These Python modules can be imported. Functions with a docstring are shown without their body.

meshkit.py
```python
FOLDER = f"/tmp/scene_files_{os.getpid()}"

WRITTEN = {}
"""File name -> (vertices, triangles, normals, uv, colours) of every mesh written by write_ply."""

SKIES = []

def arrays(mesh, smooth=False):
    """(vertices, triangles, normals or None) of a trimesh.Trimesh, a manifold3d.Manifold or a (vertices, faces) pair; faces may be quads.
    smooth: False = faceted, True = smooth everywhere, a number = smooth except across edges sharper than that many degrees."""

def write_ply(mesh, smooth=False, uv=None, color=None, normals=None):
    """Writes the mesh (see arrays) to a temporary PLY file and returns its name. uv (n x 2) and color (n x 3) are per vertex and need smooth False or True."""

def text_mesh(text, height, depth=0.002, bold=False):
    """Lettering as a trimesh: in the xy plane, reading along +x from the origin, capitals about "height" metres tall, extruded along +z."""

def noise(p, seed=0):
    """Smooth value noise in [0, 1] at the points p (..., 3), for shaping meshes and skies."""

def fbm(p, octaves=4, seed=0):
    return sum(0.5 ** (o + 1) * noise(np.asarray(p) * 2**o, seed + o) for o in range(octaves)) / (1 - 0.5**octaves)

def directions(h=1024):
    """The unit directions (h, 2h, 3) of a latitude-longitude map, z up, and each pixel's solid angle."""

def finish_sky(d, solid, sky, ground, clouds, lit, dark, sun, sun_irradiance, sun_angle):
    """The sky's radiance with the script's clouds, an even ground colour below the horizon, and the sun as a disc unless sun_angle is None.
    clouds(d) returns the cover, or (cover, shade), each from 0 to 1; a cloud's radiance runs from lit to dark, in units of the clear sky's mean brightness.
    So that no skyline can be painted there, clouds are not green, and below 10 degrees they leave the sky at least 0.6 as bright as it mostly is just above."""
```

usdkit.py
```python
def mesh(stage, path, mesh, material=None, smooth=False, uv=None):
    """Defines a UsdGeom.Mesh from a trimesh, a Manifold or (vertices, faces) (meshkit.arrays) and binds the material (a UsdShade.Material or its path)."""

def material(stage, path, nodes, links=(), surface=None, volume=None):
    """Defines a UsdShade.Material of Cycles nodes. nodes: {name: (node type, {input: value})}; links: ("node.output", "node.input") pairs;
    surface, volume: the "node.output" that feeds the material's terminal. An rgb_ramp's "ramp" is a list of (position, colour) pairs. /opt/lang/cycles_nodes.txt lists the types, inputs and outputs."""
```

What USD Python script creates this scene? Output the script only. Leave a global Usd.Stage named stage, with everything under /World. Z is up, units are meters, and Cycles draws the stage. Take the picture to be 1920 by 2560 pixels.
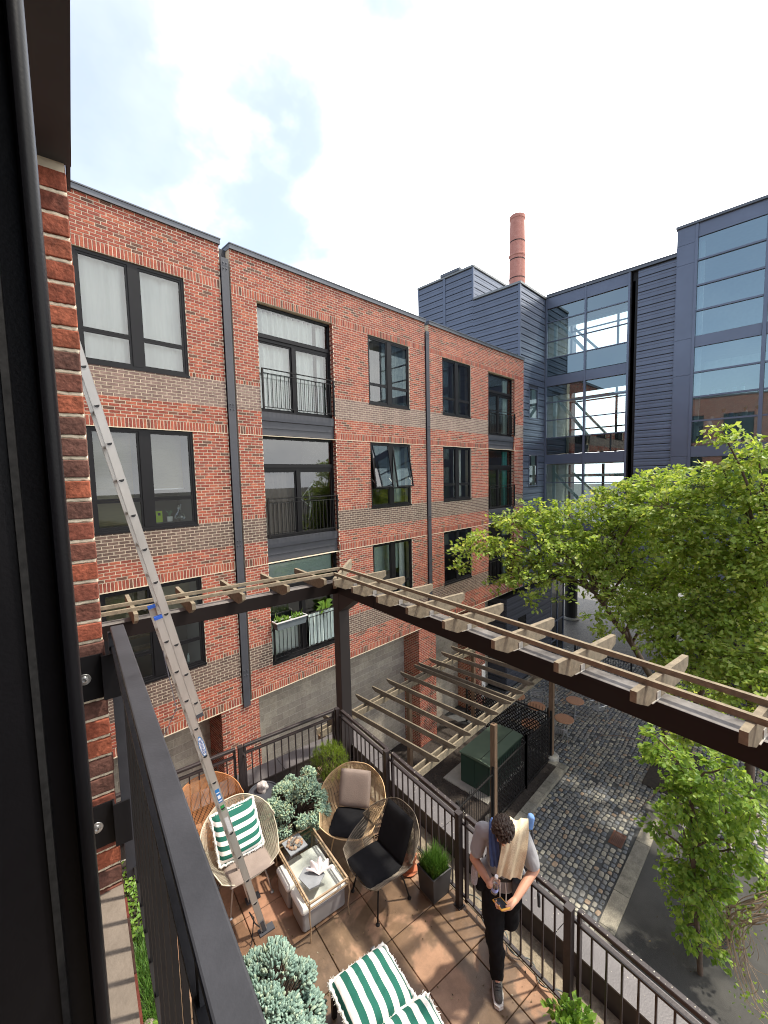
import math, random
import numpy as np, trimesh, usdkit, meshkit
from pxr import Usd, UsdGeom, UsdLux, UsdShade, Gf, Sdf, Vt
from scipy import sparse
from scipy.sparse import csgraph
import manifold3d as m3

stage = Usd.Stage.CreateInMemory()
UsdGeom.SetStageUpAxis(stage, 'Z')
UsdGeom.SetStageMetersPerUnit(stage, 1.0)
world = UsdGeom.Xform.Define(stage, '/World')
stage.SetDefaultPrim(world.GetPrim())
# World frame: x along the brick facade (away from the viewer), y towards the facade, z up, cobbles at z = 0.
EYE = np.array([0.0, 0.0, 10.4])

# ---------------------------------------------------------------- camera
def _cam():
    p, r, a = math.radians(4.78), math.radians(-1.31), math.radians(44.85)
    A = np.array([[1, 0, 0], [0, 0, -1], [0, 1, 0]], float)
    Pm = np.array([[1, 0, 0], [0, math.cos(p), -math.sin(p)], [0, math.sin(p), math.cos(p)]])
    Zm = np.array([[math.cos(r), -math.sin(r), 0], [math.sin(r), math.cos(r), 0], [0, 0, 1]])
    W = np.array([[math.sin(a), math.cos(a), 0], [math.sin(a - math.pi / 2), math.cos(a - math.pi / 2), 0], [0, 0, 1]])
    return Zm @ Pm @ A @ W.T            # world -> (right, down, forward)
CM = _cam()
cam = UsdGeom.Camera.Define(stage, '/World/camera')
cam.CreateHorizontalApertureAttr(36.0)
cam.CreateFocalLengthAttr(1054.0 / 1920.0 * 36.0)
cam.CreateClippingRangeAttr(Gf.Vec2f(0.02, 3000.0))
_m = np.eye(4); _m[0, :3], _m[1, :3], _m[2, :3], _m[3, :3] = CM[0], -CM[1], -CM[2], EYE
UsdGeom.Xformable(cam).AddTransformOp().Set(Gf.Matrix4d(*_m.ravel().tolist()))
cam.CreateExposureAttr(1.08)

# ---------------------------------------------------------------- sky and sun
SUN_AZ, SUN_EL = math.atan2(0.847, -0.532), math.radians(65.0)
SUN = np.array([math.sin(SUN_AZ) * math.cos(SUN_EL), math.cos(SUN_AZ) * math.cos(SUN_EL), math.sin(SUN_EL)])
sun = UsdLux.DistantLight.Define(stage, '/World/sun')
sun.CreateIntensityAttr(0.72); sun.CreateAngleAttr(2.2); sun.CreateColorAttr(Gf.Vec3f(1.0, 0.93, 0.80))
sun.CreateNormalizeAttr(True)
_z = SUN; _x = np.cross([0, 0, 1.0], _z); _x /= np.linalg.norm(_x); _y = np.cross(_z, _x)
_m = np.eye(4); _m[0, :3], _m[1, :3], _m[2, :3] = _x, _y, _z
UsdGeom.Xformable(sun).AddTransformOp().Set(Gf.Matrix4d(*_m.ravel().tolist()))
sky_mat = usdkit.material(stage, '/World/Looks/sky', {
    'tc': ('texture_coordinate', {}),
    'sky': ('sky_texture', {'sky_type': 'single_scattering', 'sun_disc': False, 'sun_elevation': SUN_EL, 'sun_rotation': SUN_AZ, 'aerosol_density': 1.6, 'altitude': 50.0}),
    # a bank of bright hazy cloud fills the half of the sky on the sun's side, broken puffs the other half
    'side': ('vector_math', {'math_type': 'dot_product', 'vector2': (0.967, -0.255, -0.05)}),
    'map': ('mapping', {'scale': (1.0, 1.0, 1.35), 'location': (0.35, 0.1, 0.4)}),
    'n1': ('noise_texture', {'scale': 3.3, 'detail': 6.0, 'roughness': 0.52, 'distortion': 0.0}),
    'nm': ('math', {'math_type': 'multiply_add', 'value2': 1.9, 'value3': -0.82}),
    'sm': ('math', {'math_type': 'multiply_add', 'value2': 1.5, 'value3': -0.44}),
    'sum': ('math', {'math_type': 'add'}),
    'cov': ('map_range', {'range_type': 'smoothstep', 'from_min': -0.08, 'from_max': 0.40, 'to_min': 0.19, 'to_max': 1.0, 'clamp': True}),
    'n2': ('noise_texture', {'scale': 3.4, 'detail': 6.0, 'roughness': 0.55}),
    'cc': ('rgb_ramp', {'ramp': [(0.0, (9.0, 9.6, 10.4)), (0.42, (10.6, 10.8, 11.2)), (0.6, (13.5, 13.5, 13.3)), (1.0, (15.5, 15.5, 15.2))]}),
    'mix': ('mix', {}),
    'bg': ('background_shader', {'strength': 0.115}),
}, [('tc.generated', 'map.vector'), ('map.vector', 'n1.vector'), ('map.vector', 'n2.vector'), ('tc.generated', 'side.vector1'),
    ('n1.fac', 'nm.value1'), ('side.value', 'sm.value1'), ('nm.value', 'sum.value1'), ('sm.value', 'sum.value2'), ('sum.value', 'cov.value'),
    ('n2.fac', 'cc.fac'), ('cov.result', 'mix.fac'), ('sky.color', 'mix.color1'), ('cc.color', 'mix.color2'), ('mix.color', 'bg.color')],
    surface='bg.background')
sky = UsdLux.DomeLight.Define(stage, '/World/sky')
sky.CreateIntensityAttr(1.0)
UsdShade.MaterialBindingAPI.Apply(sky.GetPrim()).Bind(sky_mat)
sky.GetPrim().SetCustomDataByKey('kind', 'structure')

# ---------------------------------------------------------------- helpers
used = {}
TONED = set()
TRNG = np.random.default_rng(77)
def path_for(name, parent):
    base = (parent.GetPath().pathString if parent else '/World') + '/'
    k = used.get((base, name), 0); used[(base, name)] = k + 1
    return base + (name if k == 0 else '%s_%03d' % (name, k))

def tag(prim, label=None, cat=None, group=None, kind=None):
    for k, v in (('label', label), ('category', cat), ('group', group), ('kind', kind)):
        if v: prim.SetCustomDataByKey(k, v)
    return prim

TR = -8.9           # the terrace and the viewer's own building are turned by this angle
_c, _s = math.cos(math.radians(TR)), math.sin(math.radians(TR))
NV, TV = np.array([_c, _s, 0]), np.array([-_s, _c, 0])
def tw(n, t, z=0.0):                        # terrace coordinates (out from the wall, along the wall, up) -> world
    return NV * n + TV * t + np.array([0, 0, z])

def thing(name, label, cat, loc=(0, 0, 0), rot=0.0, group=None, kind=None, terrace=None):
    if terrace is not None:
        loc, rot = tw(*terrace), TR + rot
    x = UsdGeom.Xform.Define(stage, path_for(name, None))
    x.AddTranslateOp().Set(Gf.Vec3d(*map(float, loc)))
    x.AddRotateZOp().Set(float(rot))
    return tag(x.GetPrim(), label, cat, group, kind)

def put(name, mesh, mat, parent=None, smooth=False, label=None, cat=None, group=None, kind=None):
    if isinstance(mesh, MB): mesh = mesh.get()
    m = usdkit.mesh(stage, path_for(name, parent), mesh, mat, smooth)
    if mat.GetPath().name in TONED:         # one random tone for every separate piece of the mesh
        v = len(m.GetPointsAttr().Get()); f = np.array(m.GetFaceVertexIndicesAttr().Get()).reshape(-1, 3)
        k, lab = csgraph.connected_components(sparse.coo_matrix((np.ones(2 * len(f)), (np.r_[f[:, 0], f[:, 0]], np.r_[f[:, 1], f[:, 2]])), shape=(v, v)), directed=False)
        UsdGeom.PrimvarsAPI(m).CreatePrimvar('tone', Sdf.ValueTypeNames.FloatArray, 'vertex').Set(Vt.FloatArray.FromNumpy(TRNG.random(k).astype(np.float32)[lab]))
    return tag(m.GetPrim(), label, cat, group, kind)

def dup(src, name, label, loc, rot=0.0, group=None, terrace=None):
    r = thing(name, label, src.GetCustomDataByKey('category'), loc, rot, group or src.GetCustomDataByKey('group'), terrace=terrace)
    r.GetReferences().AddInternalReference(src.GetPath()); r.SetInstanceable(True)
    return r

BOXF = np.array([[0, 2, 1], [0, 3, 2], [4, 5, 6], [4, 6, 7], [0, 1, 5], [0, 5, 4], [1, 2, 6], [1, 6, 5], [2, 3, 7], [2, 7, 6], [3, 0, 4], [3, 4, 7]])
class MB:
    """Collects shapes into one mesh."""
    def __init__(self): self.v, self.f, self.n = [], [], 0
    def add(self, v, f):
        v = np.asarray(v, float); f = np.asarray(f, int)
        if f.shape[1] == 4: f = np.vstack([f[:, [0, 1, 2]], f[:, [0, 2, 3]]])
        self.v.append(v); self.f.append(f + self.n); self.n += len(v); return self
    def tm(self, m): return self.add(m.vertices, m.faces)
    def mani(self, m):
        k = m.to_mesh(); return self.add(k.vert_properties[:, :3], k.tri_verts)
    def box(self, x0, x1, y0, y1, z0, z1):
        return self.add([[x0, y0, z0], [x1, y0, z0], [x1, y1, z0], [x0, y1, z0], [x0, y0, z1], [x1, y0, z1], [x1, y1, z1], [x0, y1, z1]], BOXF)
    def bar(self, a, b, w, h, up=(0, 0, 1)):
        """a box beam from a to b, w wide, h tall"""
        a, b = np.asarray(a, float), np.asarray(b, float); d = b - a; d /= np.linalg.norm(d)
        up = np.asarray(up, float)
        if abs(d @ up) > 0.99: up = np.array([1.0, 0, 0])
        s = np.cross(d, up); s /= np.linalg.norm(s); u = np.cross(s, d)
        s, u = s * w / 2, u * h / 2
        return self.add([a - s - u, a + s - u, b + s - u, b - s - u, a - s + u, a + s + u, b + s + u, b - s + u], BOXF)
    def tube(self, pts, r, n=6, cap=True):
        p = np.asarray(pts, float); k = len(p); r = np.broadcast_to(r, (k,))
        t = np.gradient(p, axis=0); t /= np.linalg.norm(t, axis=1, keepdims=True) + 1e-12
        ref = np.array([0, 0, 1.0]) if np.mean(np.abs(t[:, 2])) < 0.8 else np.array([1.0, 0.13, 0])
        a = np.cross(t, ref); a /= np.linalg.norm(a, axis=1, keepdims=True) + 1e-12; b = np.cross(t, a)
        an = np.arange(n) * 2 * math.pi / n
        v = p[:, None] + r[:, None, None] * (np.cos(an)[None, :, None] * a[:, None] + np.sin(an)[None, :, None] * b[:, None])
        i, j = np.meshgrid(np.arange(k - 1), np.arange(n), indexing='ij')
        q = np.stack([i * n + j, i * n + (j + 1) % n, (i + 1) * n + (j + 1) % n, (i + 1) * n + j], -1).reshape(-1, 4)
        f = np.vstack([q[:, [0, 2, 1]], q[:, [0, 3, 2]]])
        v = v.reshape(-1, 3)
        if cap:
            c = len(v); v = np.vstack([v, p[:1], p[-1:]])
            jj = np.arange(n)
            f = np.vstack([f, np.stack([np.full(n, c), jj, (jj + 1) % n], 1), np.stack([np.full(n, c + 1), (k - 1) * n + (jj + 1) % n, (k - 1) * n + jj], 1)])
        return self.add(v, f)
    def lathe(self, prof, n=20, c=(0, 0, 0)):
        pr = np.asarray(prof, float); k = len(pr); an = np.arange(n) * 2 * math.pi / n
        v = np.stack([pr[:, None, 0] * np.cos(an), pr[:, None, 0] * np.sin(an), np.broadcast_to(pr[:, None, 1], (k, n))], -1).reshape(-1, 3) + np.asarray(c, float)
        i, j = np.meshgrid(np.arange(k - 1), np.arange(n), indexing='ij')
        q = np.stack([i * n + j, i * n + (j + 1) % n, (i + 1) * n + (j + 1) % n, (i + 1) * n + j], -1).reshape(-1, 4)
        return self.add(v, q)
    def grid(self, V):
        """a sheet from an (a, b, 3) array of points"""
        V = np.asarray(V, float); a, b = V.shape[:2]
        i, j = np.meshgrid(np.arange(a - 1), np.arange(b - 1), indexing='ij')
        q = np.stack([i * b + j, (i + 1) * b + j, (i + 1) * b + j + 1, i * b + j + 1], -1).reshape(-1, 4)
        return self.add(V.reshape(-1, 3), q)
    def prism(self, poly, y0, y1, axis='y'):
        """a polygon in (x, z) extruded along y (axis 'y'), in (y, z) along x ('x') or in (x, y) along z ('z')"""
        from shapely.geometry import Polygon
        m = trimesh.creation.extrude_polygon(Polygon(poly), y1 - y0, engine='earcut')
        v = np.array(m.vertices)
        if axis == 'y': v = np.stack([v[:, 0], y0 + v[:, 2], v[:, 1]], 1); f = m.faces[:, ::-1]
        elif axis == 'x': v = np.stack([y0 + v[:, 2], v[:, 0], v[:, 1]], 1); f = m.faces
        else: v = np.stack([v[:, 0], v[:, 1], y0 + v[:, 2]], 1); f = m.faces
        return self.add(v, f)
    def move(self, R=None, T=None):
        self.v = [(v @ np.asarray(R).T if R is not None else v) + (0 if T is None else np.asarray(T)) for v in self.v]; return self
    def get(self): return (np.vstack(self.v), np.vstack(self.f))

def rbox(sx, sy, sz, r=0.02, seg=12):
    """a box with rounded edges, centred"""
    h = np.array([sx, sy, sz]) / 2 - r
    s = m3.Manifold.sphere(r, seg)
    return m3.Manifold.batch_hull([s.translate([a * h[0], b * h[1], c * h[2]]) for a in (-1, 1) for b in (-1, 1) for c in (-1, 1)])

def rotz(d): d = math.radians(d); return np.array([[math.cos(d), -math.sin(d), 0], [math.sin(d), math.cos(d), 0], [0, 0, 1]])
def rotx(d): d = math.radians(d); return np.array([[1, 0, 0], [0, math.cos(d), -math.sin(d)], [0, math.sin(d), math.cos(d)]])

# ---------------------------------------------------------------- materials
LK = '/World/Looks/'
def mat(name, col, rough=0.6, var=0.12, scale=6.0, bump=0.0, bscale=40.0, metal=0.0, spec=0.5, coat=0.0, stretch=(1, 1, 1), sheen=0.0):
    col = np.array(col, float)
    nodes = {'g': ('geometry', {}), 'mp': ('mapping', {'scale': stretch}), 'n': ('noise_texture', {'scale': scale, 'detail': 5.0, 'roughness': 0.6}),
             'r': ('rgb_ramp', {'ramp': [(0.25, col * (1 - var)), (0.5, col), (0.75, np.minimum(col * (1 + var), 0.95))]}),
             'p': ('principled_bsdf', {'roughness': rough, 'metallic': metal, 'specular_ior_level': spec, 'coat_weight': coat, 'sheen_weight': sheen})}
    links = [('g.position', 'mp.vector'), ('mp.vector', 'n.vector'), ('n.fac', 'r.fac'), ('r.color', 'p.base_color')]
    if bump:
        nodes['nb'] = ('noise_texture', {'scale': bscale, 'detail': 4.0}); nodes['b'] = ('bump', {'strength': min(1.0, bump), 'distance': 0.01})
        links += [('mp.vector', 'nb.vector'), ('nb.fac', 'b.height'), ('b.normal', 'p.normal')]
    return usdkit.material(stage, LK + name, nodes, links, surface='p.BSDF')

def mat_pick(name, stops, rough=0.85, dirt=0.25, scale=9.0, bump=0.3, bscale=60.0, spec=0.3, interp=False, fine=40.0):
    """every separate piece takes its own tone from the ramp"""
    TONED.add(name)
    return usdkit.material(stage, LK + name, {
        'g': ('geometry', {}), 'at': ('attribute', {'attribute': 'tone'}),
        'r': ('rgb_ramp', {'ramp': stops, 'interpolate': interp}),
        'n': ('noise_texture', {'scale': scale, 'detail': 6.0, 'roughness': 0.65}), 'n2': ('noise_texture', {'scale': fine, 'detail': 3.0}),
        'dr': ('map_range', {'from_min': 0.3, 'from_max': 0.7, 'to_min': 1 - dirt, 'to_max': 1 + dirt, 'clamp': True}),
        'dr2': ('map_range', {'from_min': 0.3, 'from_max': 0.7, 'to_min': 1 - dirt * 0.6, 'to_max': 1 + dirt * 0.6, 'clamp': True}),
        'mm': ('math', {'math_type': 'multiply'}),
        'mx': ('vector_math', {'math_type': 'scale'}), 'mp': ('mapping', {'scale': (2.2, 2.2, 0.16)}), 'ns': ('noise_texture', {'scale': 1.0, 'detail': 5.0, 'roughness': 0.65}), 'ds': ('map_range', {'from_min': 0.35, 'from_max': 0.65, 'to_min': 1 - dirt * 0.55, 'to_max': 1 + dirt * 0.4, 'clamp': True}), 'm3': ('math', {'math_type': 'multiply'}),
        'b': ('bump', {'strength': bump, 'distance': 0.004}), 'nb': ('noise_texture', {'scale': bscale, 'detail': 4.0}),
        'p': ('principled_bsdf', {'roughness': rough, 'specular_ior_level': spec})},
        [('at.fac', 'r.fac'), ('g.position', 'n.vector'), ('g.position', 'n2.vector'), ('g.position', 'nb.vector'),
         ('n.fac', 'dr.value'), ('n2.fac', 'dr2.value'), ('dr.result', 'mm.value1'), ('dr2.result', 'mm.value2'), ('r.color', 'mx.vector1'), ('g.position', 'mp.vector'), ('mp.vector', 'ns.vector'), ('ns.fac', 'ds.value'), ('mm.value', 'm3.value1'), ('ds.result', 'm3.value2'), ('m3.value', 'mx.scale'), ('mx.vector', 'p.base_color'), ('nb.fac', 'b.height'), ('b.normal', 'p.normal')], surface='p.BSDF')

def mat_leaf(name, stops, trans=0.35, rough=0.45, spec=0.4):
    TONED.add(name)
    return usdkit.material(stage, LK + name, {
        'g': ('attribute', {'attribute': 'tone'}), 'r': ('rgb_ramp', {'ramp': stops}), 'p': ('principled_bsdf', {'roughness': rough, 'specular_ior_level': spec}),
        't': ('translucent_bsdf', {}), 'tint': ('mix', {'mix_type': 'multiply', 'fac': 1.0, 'color2': (1.4, 1.3, 0.75)}), 'm': ('mix_closure', {'fac': trans})},
        [('g.fac', 'r.fac'), ('r.color', 'p.base_color'), ('r.color', 'tint.color1'), ('tint.color', 't.color'), ('p.BSDF', 'm.closure1'), ('t.BSDF', 'm.closure2')], surface='m.closure')

def mat_glass(name, tint=(0.9, 0.95, 0.93), ior=1.6, rough=0.0, refl=(1, 1, 1), base=0.0):
    return usdkit.material(stage, LK + name, {
        'f': ('fresnel', {'IOR': ior}), 't': ('transparent_bsdf', {'color': tint}), 'gl': ('glossy_bsdf', {'color': refl, 'roughness': rough}),
        'mx': ('math', {'math_type': 'add', 'value2': base, 'use_clamp': True}), 'm': ('mix_closure', {})},
        [('f.fac', 'mx.value1'), ('mx.value', 'm.fac'), ('t.BSDF', 'm.closure1'), ('gl.BSDF', 'm.closure2')], surface='m.closure')

def mat_clear(name, tint, edge=0.55, lo=0.06):
    """thin clear plastic or blown glass: more mirror-like towards its outline"""
    return usdkit.material(stage, LK + name, {
        'f': ('layer_weight', {'blend': 0.35}), 't': ('transparent_bsdf', {'color': tint}), 'gl': ('glossy_bsdf', {'color': (1, 1, 1), 'roughness': 0.03}),
        'mx': ('map_range', {'to_min': lo, 'to_max': edge, 'clamp': True}), 'm': ('mix_closure', {})},
        [('f.facing', 'mx.value'), ('mx.result', 'm.fac'), ('t.BSDF', 'm.closure1'), ('gl.BSDF', 'm.closure2')], surface='m.closure')

def mat_stripe(name, axis, period, duty, ca, cb, phase=0.0, rough=0.85):
    """woven stripes across the object's own axis"""
    return usdkit.material(stage, LK + name, {
        'tc': ('texture_coordinate', {}), 'sx': ('separate_xyz', {}), 'd': ('math', {'math_type': 'multiply_add', 'value2': 1.0 / period, 'value3': phase}), 'fr': ('math', {'math_type': 'fraction'}),
        'r': ('rgb_ramp', {'ramp': [(0, ca), (duty - 0.02, ca), (duty + 0.02, cb), (0.98, cb), (1, ca)]}),
        'n': ('noise_texture', {'scale': 90.0, 'detail': 3.0}), 'b': ('bump', {'strength': 0.4, 'distance': 0.003}),
        'p': ('principled_bsdf', {'roughness': rough, 'specular_ior_level': 0.2})},
        [('tc.object', 'sx.vector'), ('sx.' + axis, 'd.value1'), ('d.value', 'fr.value1'), ('fr.value', 'r.fac'), ('r.color', 'p.base_color'), ('tc.object', 'n.vector'), ('n.fac', 'b.height'), ('b.normal', 'p.normal')], surface='p.BSDF')

RED = [(0.0, (0.33, 0.088, 0.056)), (0.17, (0.27, 0.072, 0.048)), (0.36, (0.37, 0.102, 0.062)), (0.52, (0.30, 0.08, 0.052)), (0.68, (0.24, 0.066, 0.047)), (0.8, (0.38, 0.115, 0.066)), (0.90, (0.13, 0.066, 0.048)), (0.95, (0.165, 0.075, 0.052))]
BRN = [(0.0, (0.15, 0.10, 0.08)), (0.25, (0.135, 0.089, 0.072)), (0.5, (0.165, 0.11, 0.088)), (0.75, (0.125, 0.083, 0.068))]
BRN_LIT = [(0.0, (0.24, 0.165, 0.14)), (0.25, (0.22, 0.15, 0.128)), (0.5, (0.255, 0.178, 0.15)), (0.75, (0.21, 0.142, 0.122))]  # lighter copy of the brown brick: brighter light on the upper band, as colour
M = {}
M['red'] = mat_pick('red_brick', RED)
M['brown'] = mat_pick('brown_brick', BRN)
M['taupe'] = mat_pick('taupe_brick', BRN_LIT)
M['mortar'] = mat('cream_mortar', (0.70, 0.60, 0.45), 0.95, 0.15, 5.0)
M['nearframe'] = mat('near_frame', (0.0045, 0.0042, 0.005), 0.38, 0.3, 4.0, 0.05, 200.0, spec=0.14)
M['black'] = mat('black_frame', (0.007, 0.0065, 0.0075), 0.45, 0.2, 3.0, spec=0.25)
M['iron'] = mat('black_iron', (0.012, 0.011, 0.011), 0.5, 0.25, 6.0, spec=0.25)
M['dkmetal'] = mat('dark_grey_steel', (0.05, 0.052, 0.062), 0.5, 0.15, 4.0)
M['coping'] = mat('coping_metal', (0.10, 0.107, 0.12), 0.4, 0.15, 2.0, metal=0.3)
M['siding'] = mat('blue_grey_siding', (0.112, 0.13, 0.172), 0.34, 0.14, 0.9, 0.25, 1.6, metal=0.3, stretch=(1, 1, 0.5))
M['panelb'] = mat('blue_grey_panel', (0.112, 0.13, 0.175), 0.32, 0.10, 0.8, 0.2, 1.2, metal=0.3)
M['cmu'] = mat_pick('concrete_block', [(0, (0.40, 0.35, 0.285)), (0.3, (0.365, 0.32, 0.265)), (0.6, (0.43, 0.38, 0.31)), (0.85, (0.34, 0.295, 0.245))], 0.95, 0.18)
M['cmujoint'] = mat('block_mortar', (0.50, 0.45, 0.375), 0.95, 0.1)
M['room'] = mat('room_paint', (0.20, 0.195, 0.175), 0.9, 0.1, 0.7)
M['curtain'] = mat('white_curtain', (0.84, 0.83, 0.80), 0.9, 0.05, 3.0, stretch=(6, 6, 0.4))
M['shade'] = mat('tan_shade', (0.24, 0.215, 0.13), 0.9, 0.12, 8.0, stretch=(1, 1, 12))
M['paleshade'] = mat('pale_green_shade', (0.50, 0.58, 0.54), 0.9, 0.05)
M['teal'] = mat('teal_curtain', (0.03, 0.33, 0.30), 0.8, 0.15)
M['pane'] = mat_glass('window_pane', (0.86, 0.92, 0.9), 1.9)
M['paneb'] = mat_glass('tinted_pane', (0.54, 0.68, 0.71), 1.8, refl=(0.76, 0.93, 1.0), base=0.15)
M['panec'] = mat_glass('bay_pane', (0.46, 0.58, 0.60), 1.8, refl=(0.70, 0.91, 1.0), base=0.20)
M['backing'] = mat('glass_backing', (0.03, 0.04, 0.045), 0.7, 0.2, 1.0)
M['wood'] = mat('weathered_timber', (0.215, 0.175, 0.12), 0.88, 0.35, 3.0, 0.4, 30.0, stretch=(6, 6, 6))
M['woodg'] = mat('grey_timber', (0.145, 0.118, 0.083), 0.88, 0.35, 4.0, 0.4, 30.0)
M['brownsteel'] = mat('brown_steel_beam', (0.014, 0.010, 0.0095), 0.45, 0.2, 3.0)
M['alu'] = mat('ladder_aluminium', (0.50, 0.475, 0.44), 0.42, 0.14, 7.0, metal=0.75, stretch=(1, 1, 0.3))
M['conc'] = mat('concrete', (0.30, 0.285, 0.25), 0.9, 0.18, 5.0, 0.3)
M['white'] = mat('white_plastic', (0.72, 0.70, 0.68), 0.45, 0.06, 4.0)
M['greyp'] = mat('grey_plastic', (0.28, 0.26, 0.26), 0.5, 0.1)
M['blackp'] = mat('black_rubber', (0.015, 0.015, 0.017), 0.6)
M['blackcloth'] = mat('black_cloth', (0.0075, 0.0075, 0.009), 0.95, 0.2, 20.0, 0.3, 120.0, spec=0.2)
M['tan'] = mat('taupe_cushion', (0.245, 0.192, 0.163), 0.9, 0.1, 6.0, 0.25, 80.0)
M['fringe'] = mat('white_fringe', (0.80, 0.78, 0.74), 0.95, 0.08, 60.0, 0.8, 140.0)
M['terracotta'] = mat('terracotta', (0.40, 0.13, 0.06), 0.8, 0.2)
M['slate'] = mat('slate_tray', (0.23, 0.24, 0.255), 0.7, 0.2, 12.0)
M['soil'] = mat('dark_soil', (0.028, 0.021, 0.016), 0.98, 0.5, 14.0, 1.0, 60.0)
M['bark'] = mat('tree_bark', (0.10, 0.068, 0.05), 0.9, 0.4, 8.0, 0.6, 40.0)
M['stem'] = mat('dry_stem', (0.30, 0.22, 0.15), 0.9, 0.25)
M['skin'] = mat('skin', (0.50, 0.26, 0.17), 0.55, 0.08, 12.0)
M['blue'] = mat('blue_plastic', (0.02, 0.09, 0.42), 0.5, 0.1)
# ================================================================= ground
XM = 22.68            # front plane of the metal-clad wing
HEADS = [14.87, 11.53, 8.19]
YF = 9.9              # face of the brick facade

ground = put('ground', MB().box(-400, 400, -400, 400, -0.5, -0.045), mat('far_ground', (0.09, 0.085, 0.075), 0.95, 0.2, 0.3), kind='structure')

# ================================================================= brickwork
rng = np.random.default_rng(5)
CO, BR_L, JT = 0.0675, 0.2032, 0.0138

def subtract(iv, holes):
    for a, b in holes:
        nxt = []
        for x0, x1 in iv:
            if b <= x0 or a >= x1: nxt.append((x0, x1)); continue
            if a > x0: nxt.append((x0, a))
            if b < x1: nxt.append((b, x1))
        iv = nxt
    return iv

def course(out, z0, z1, x0, x1, holes, shift, L=BR_L, j=JT):
    hs = [(h[0], h[1]) for h in holes if h[2] < (z0 + z1) / 2 < h[3]]
    for a, b in subtract([(x0, x1)], hs):
        k = math.floor((a - shift) / L)
        while True:
            s, e = shift + k * L, shift + (k + 1) * L
            if s >= b: break
            s2, e2 = max(s, a - j / 2), min(e, b + j / 2)
            if e2 - s2 > 0.035: out.append((s2 + j / 2, e2 - j / 2, z0 + j / 2, z1 - j / 2))
            k += 1

def brick_arrays(rects, front=0.0, back=0.010, jit=0.0016):
    """rects (u0, u1, w0, w1) -> boxes without a back, in (u, depth, w); depth 0 is the face of the wall"""
    r = np.asarray(rects, float); n = len(r)
    yf = front + rng.uniform(-jit, jit, n); e = 0.0025
    u0, u1, w0, w1 = r.T
    v = np.stack([np.stack([u0 + e, yf, w0 + e], 1), np.stack([u1 - e, yf, w0 + e], 1), np.stack([u1 - e, yf, w1 - e], 1), np.stack([u0 + e, yf, w1 - e], 1),
                  np.stack([u0, np.full(n, back), w0], 1), np.stack([u1, np.full(n, back), w0], 1), np.stack([u1, np.full(n, back), w1], 1), np.stack([u0, np.full(n, back), w1], 1)], 1)
    f = np.array([[0, 1, 2], [0, 2, 3], [0, 4, 5], [0, 5, 1], [1, 5, 6], [1, 6, 2], [2, 6, 7], [2, 7, 3], [3, 7, 4], [3, 4, 0]])
    return v, f

def lay(rects, parent, material, singles=(), place=lambda v: v, name='brick', rest='brickwork'):
    """the bricks of one colour: those in SINGLES each a mesh of its own, the rest one mesh"""
    v, f = brick_arrays(rects)
    singles = set(singles); keep = [i for i in range(len(v)) if i not in singles]
    for i in sorted(singles): put(name, (place(v[i]), f), material, parent)
    if keep:
        V = place(v[keep].reshape(-1, 3)); F = (f[None] + 8 * np.arange(len(keep))[:, None, None]).reshape(-1, 3)
        put(rest, (V, F), material, parent, kind='stuff')

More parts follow.
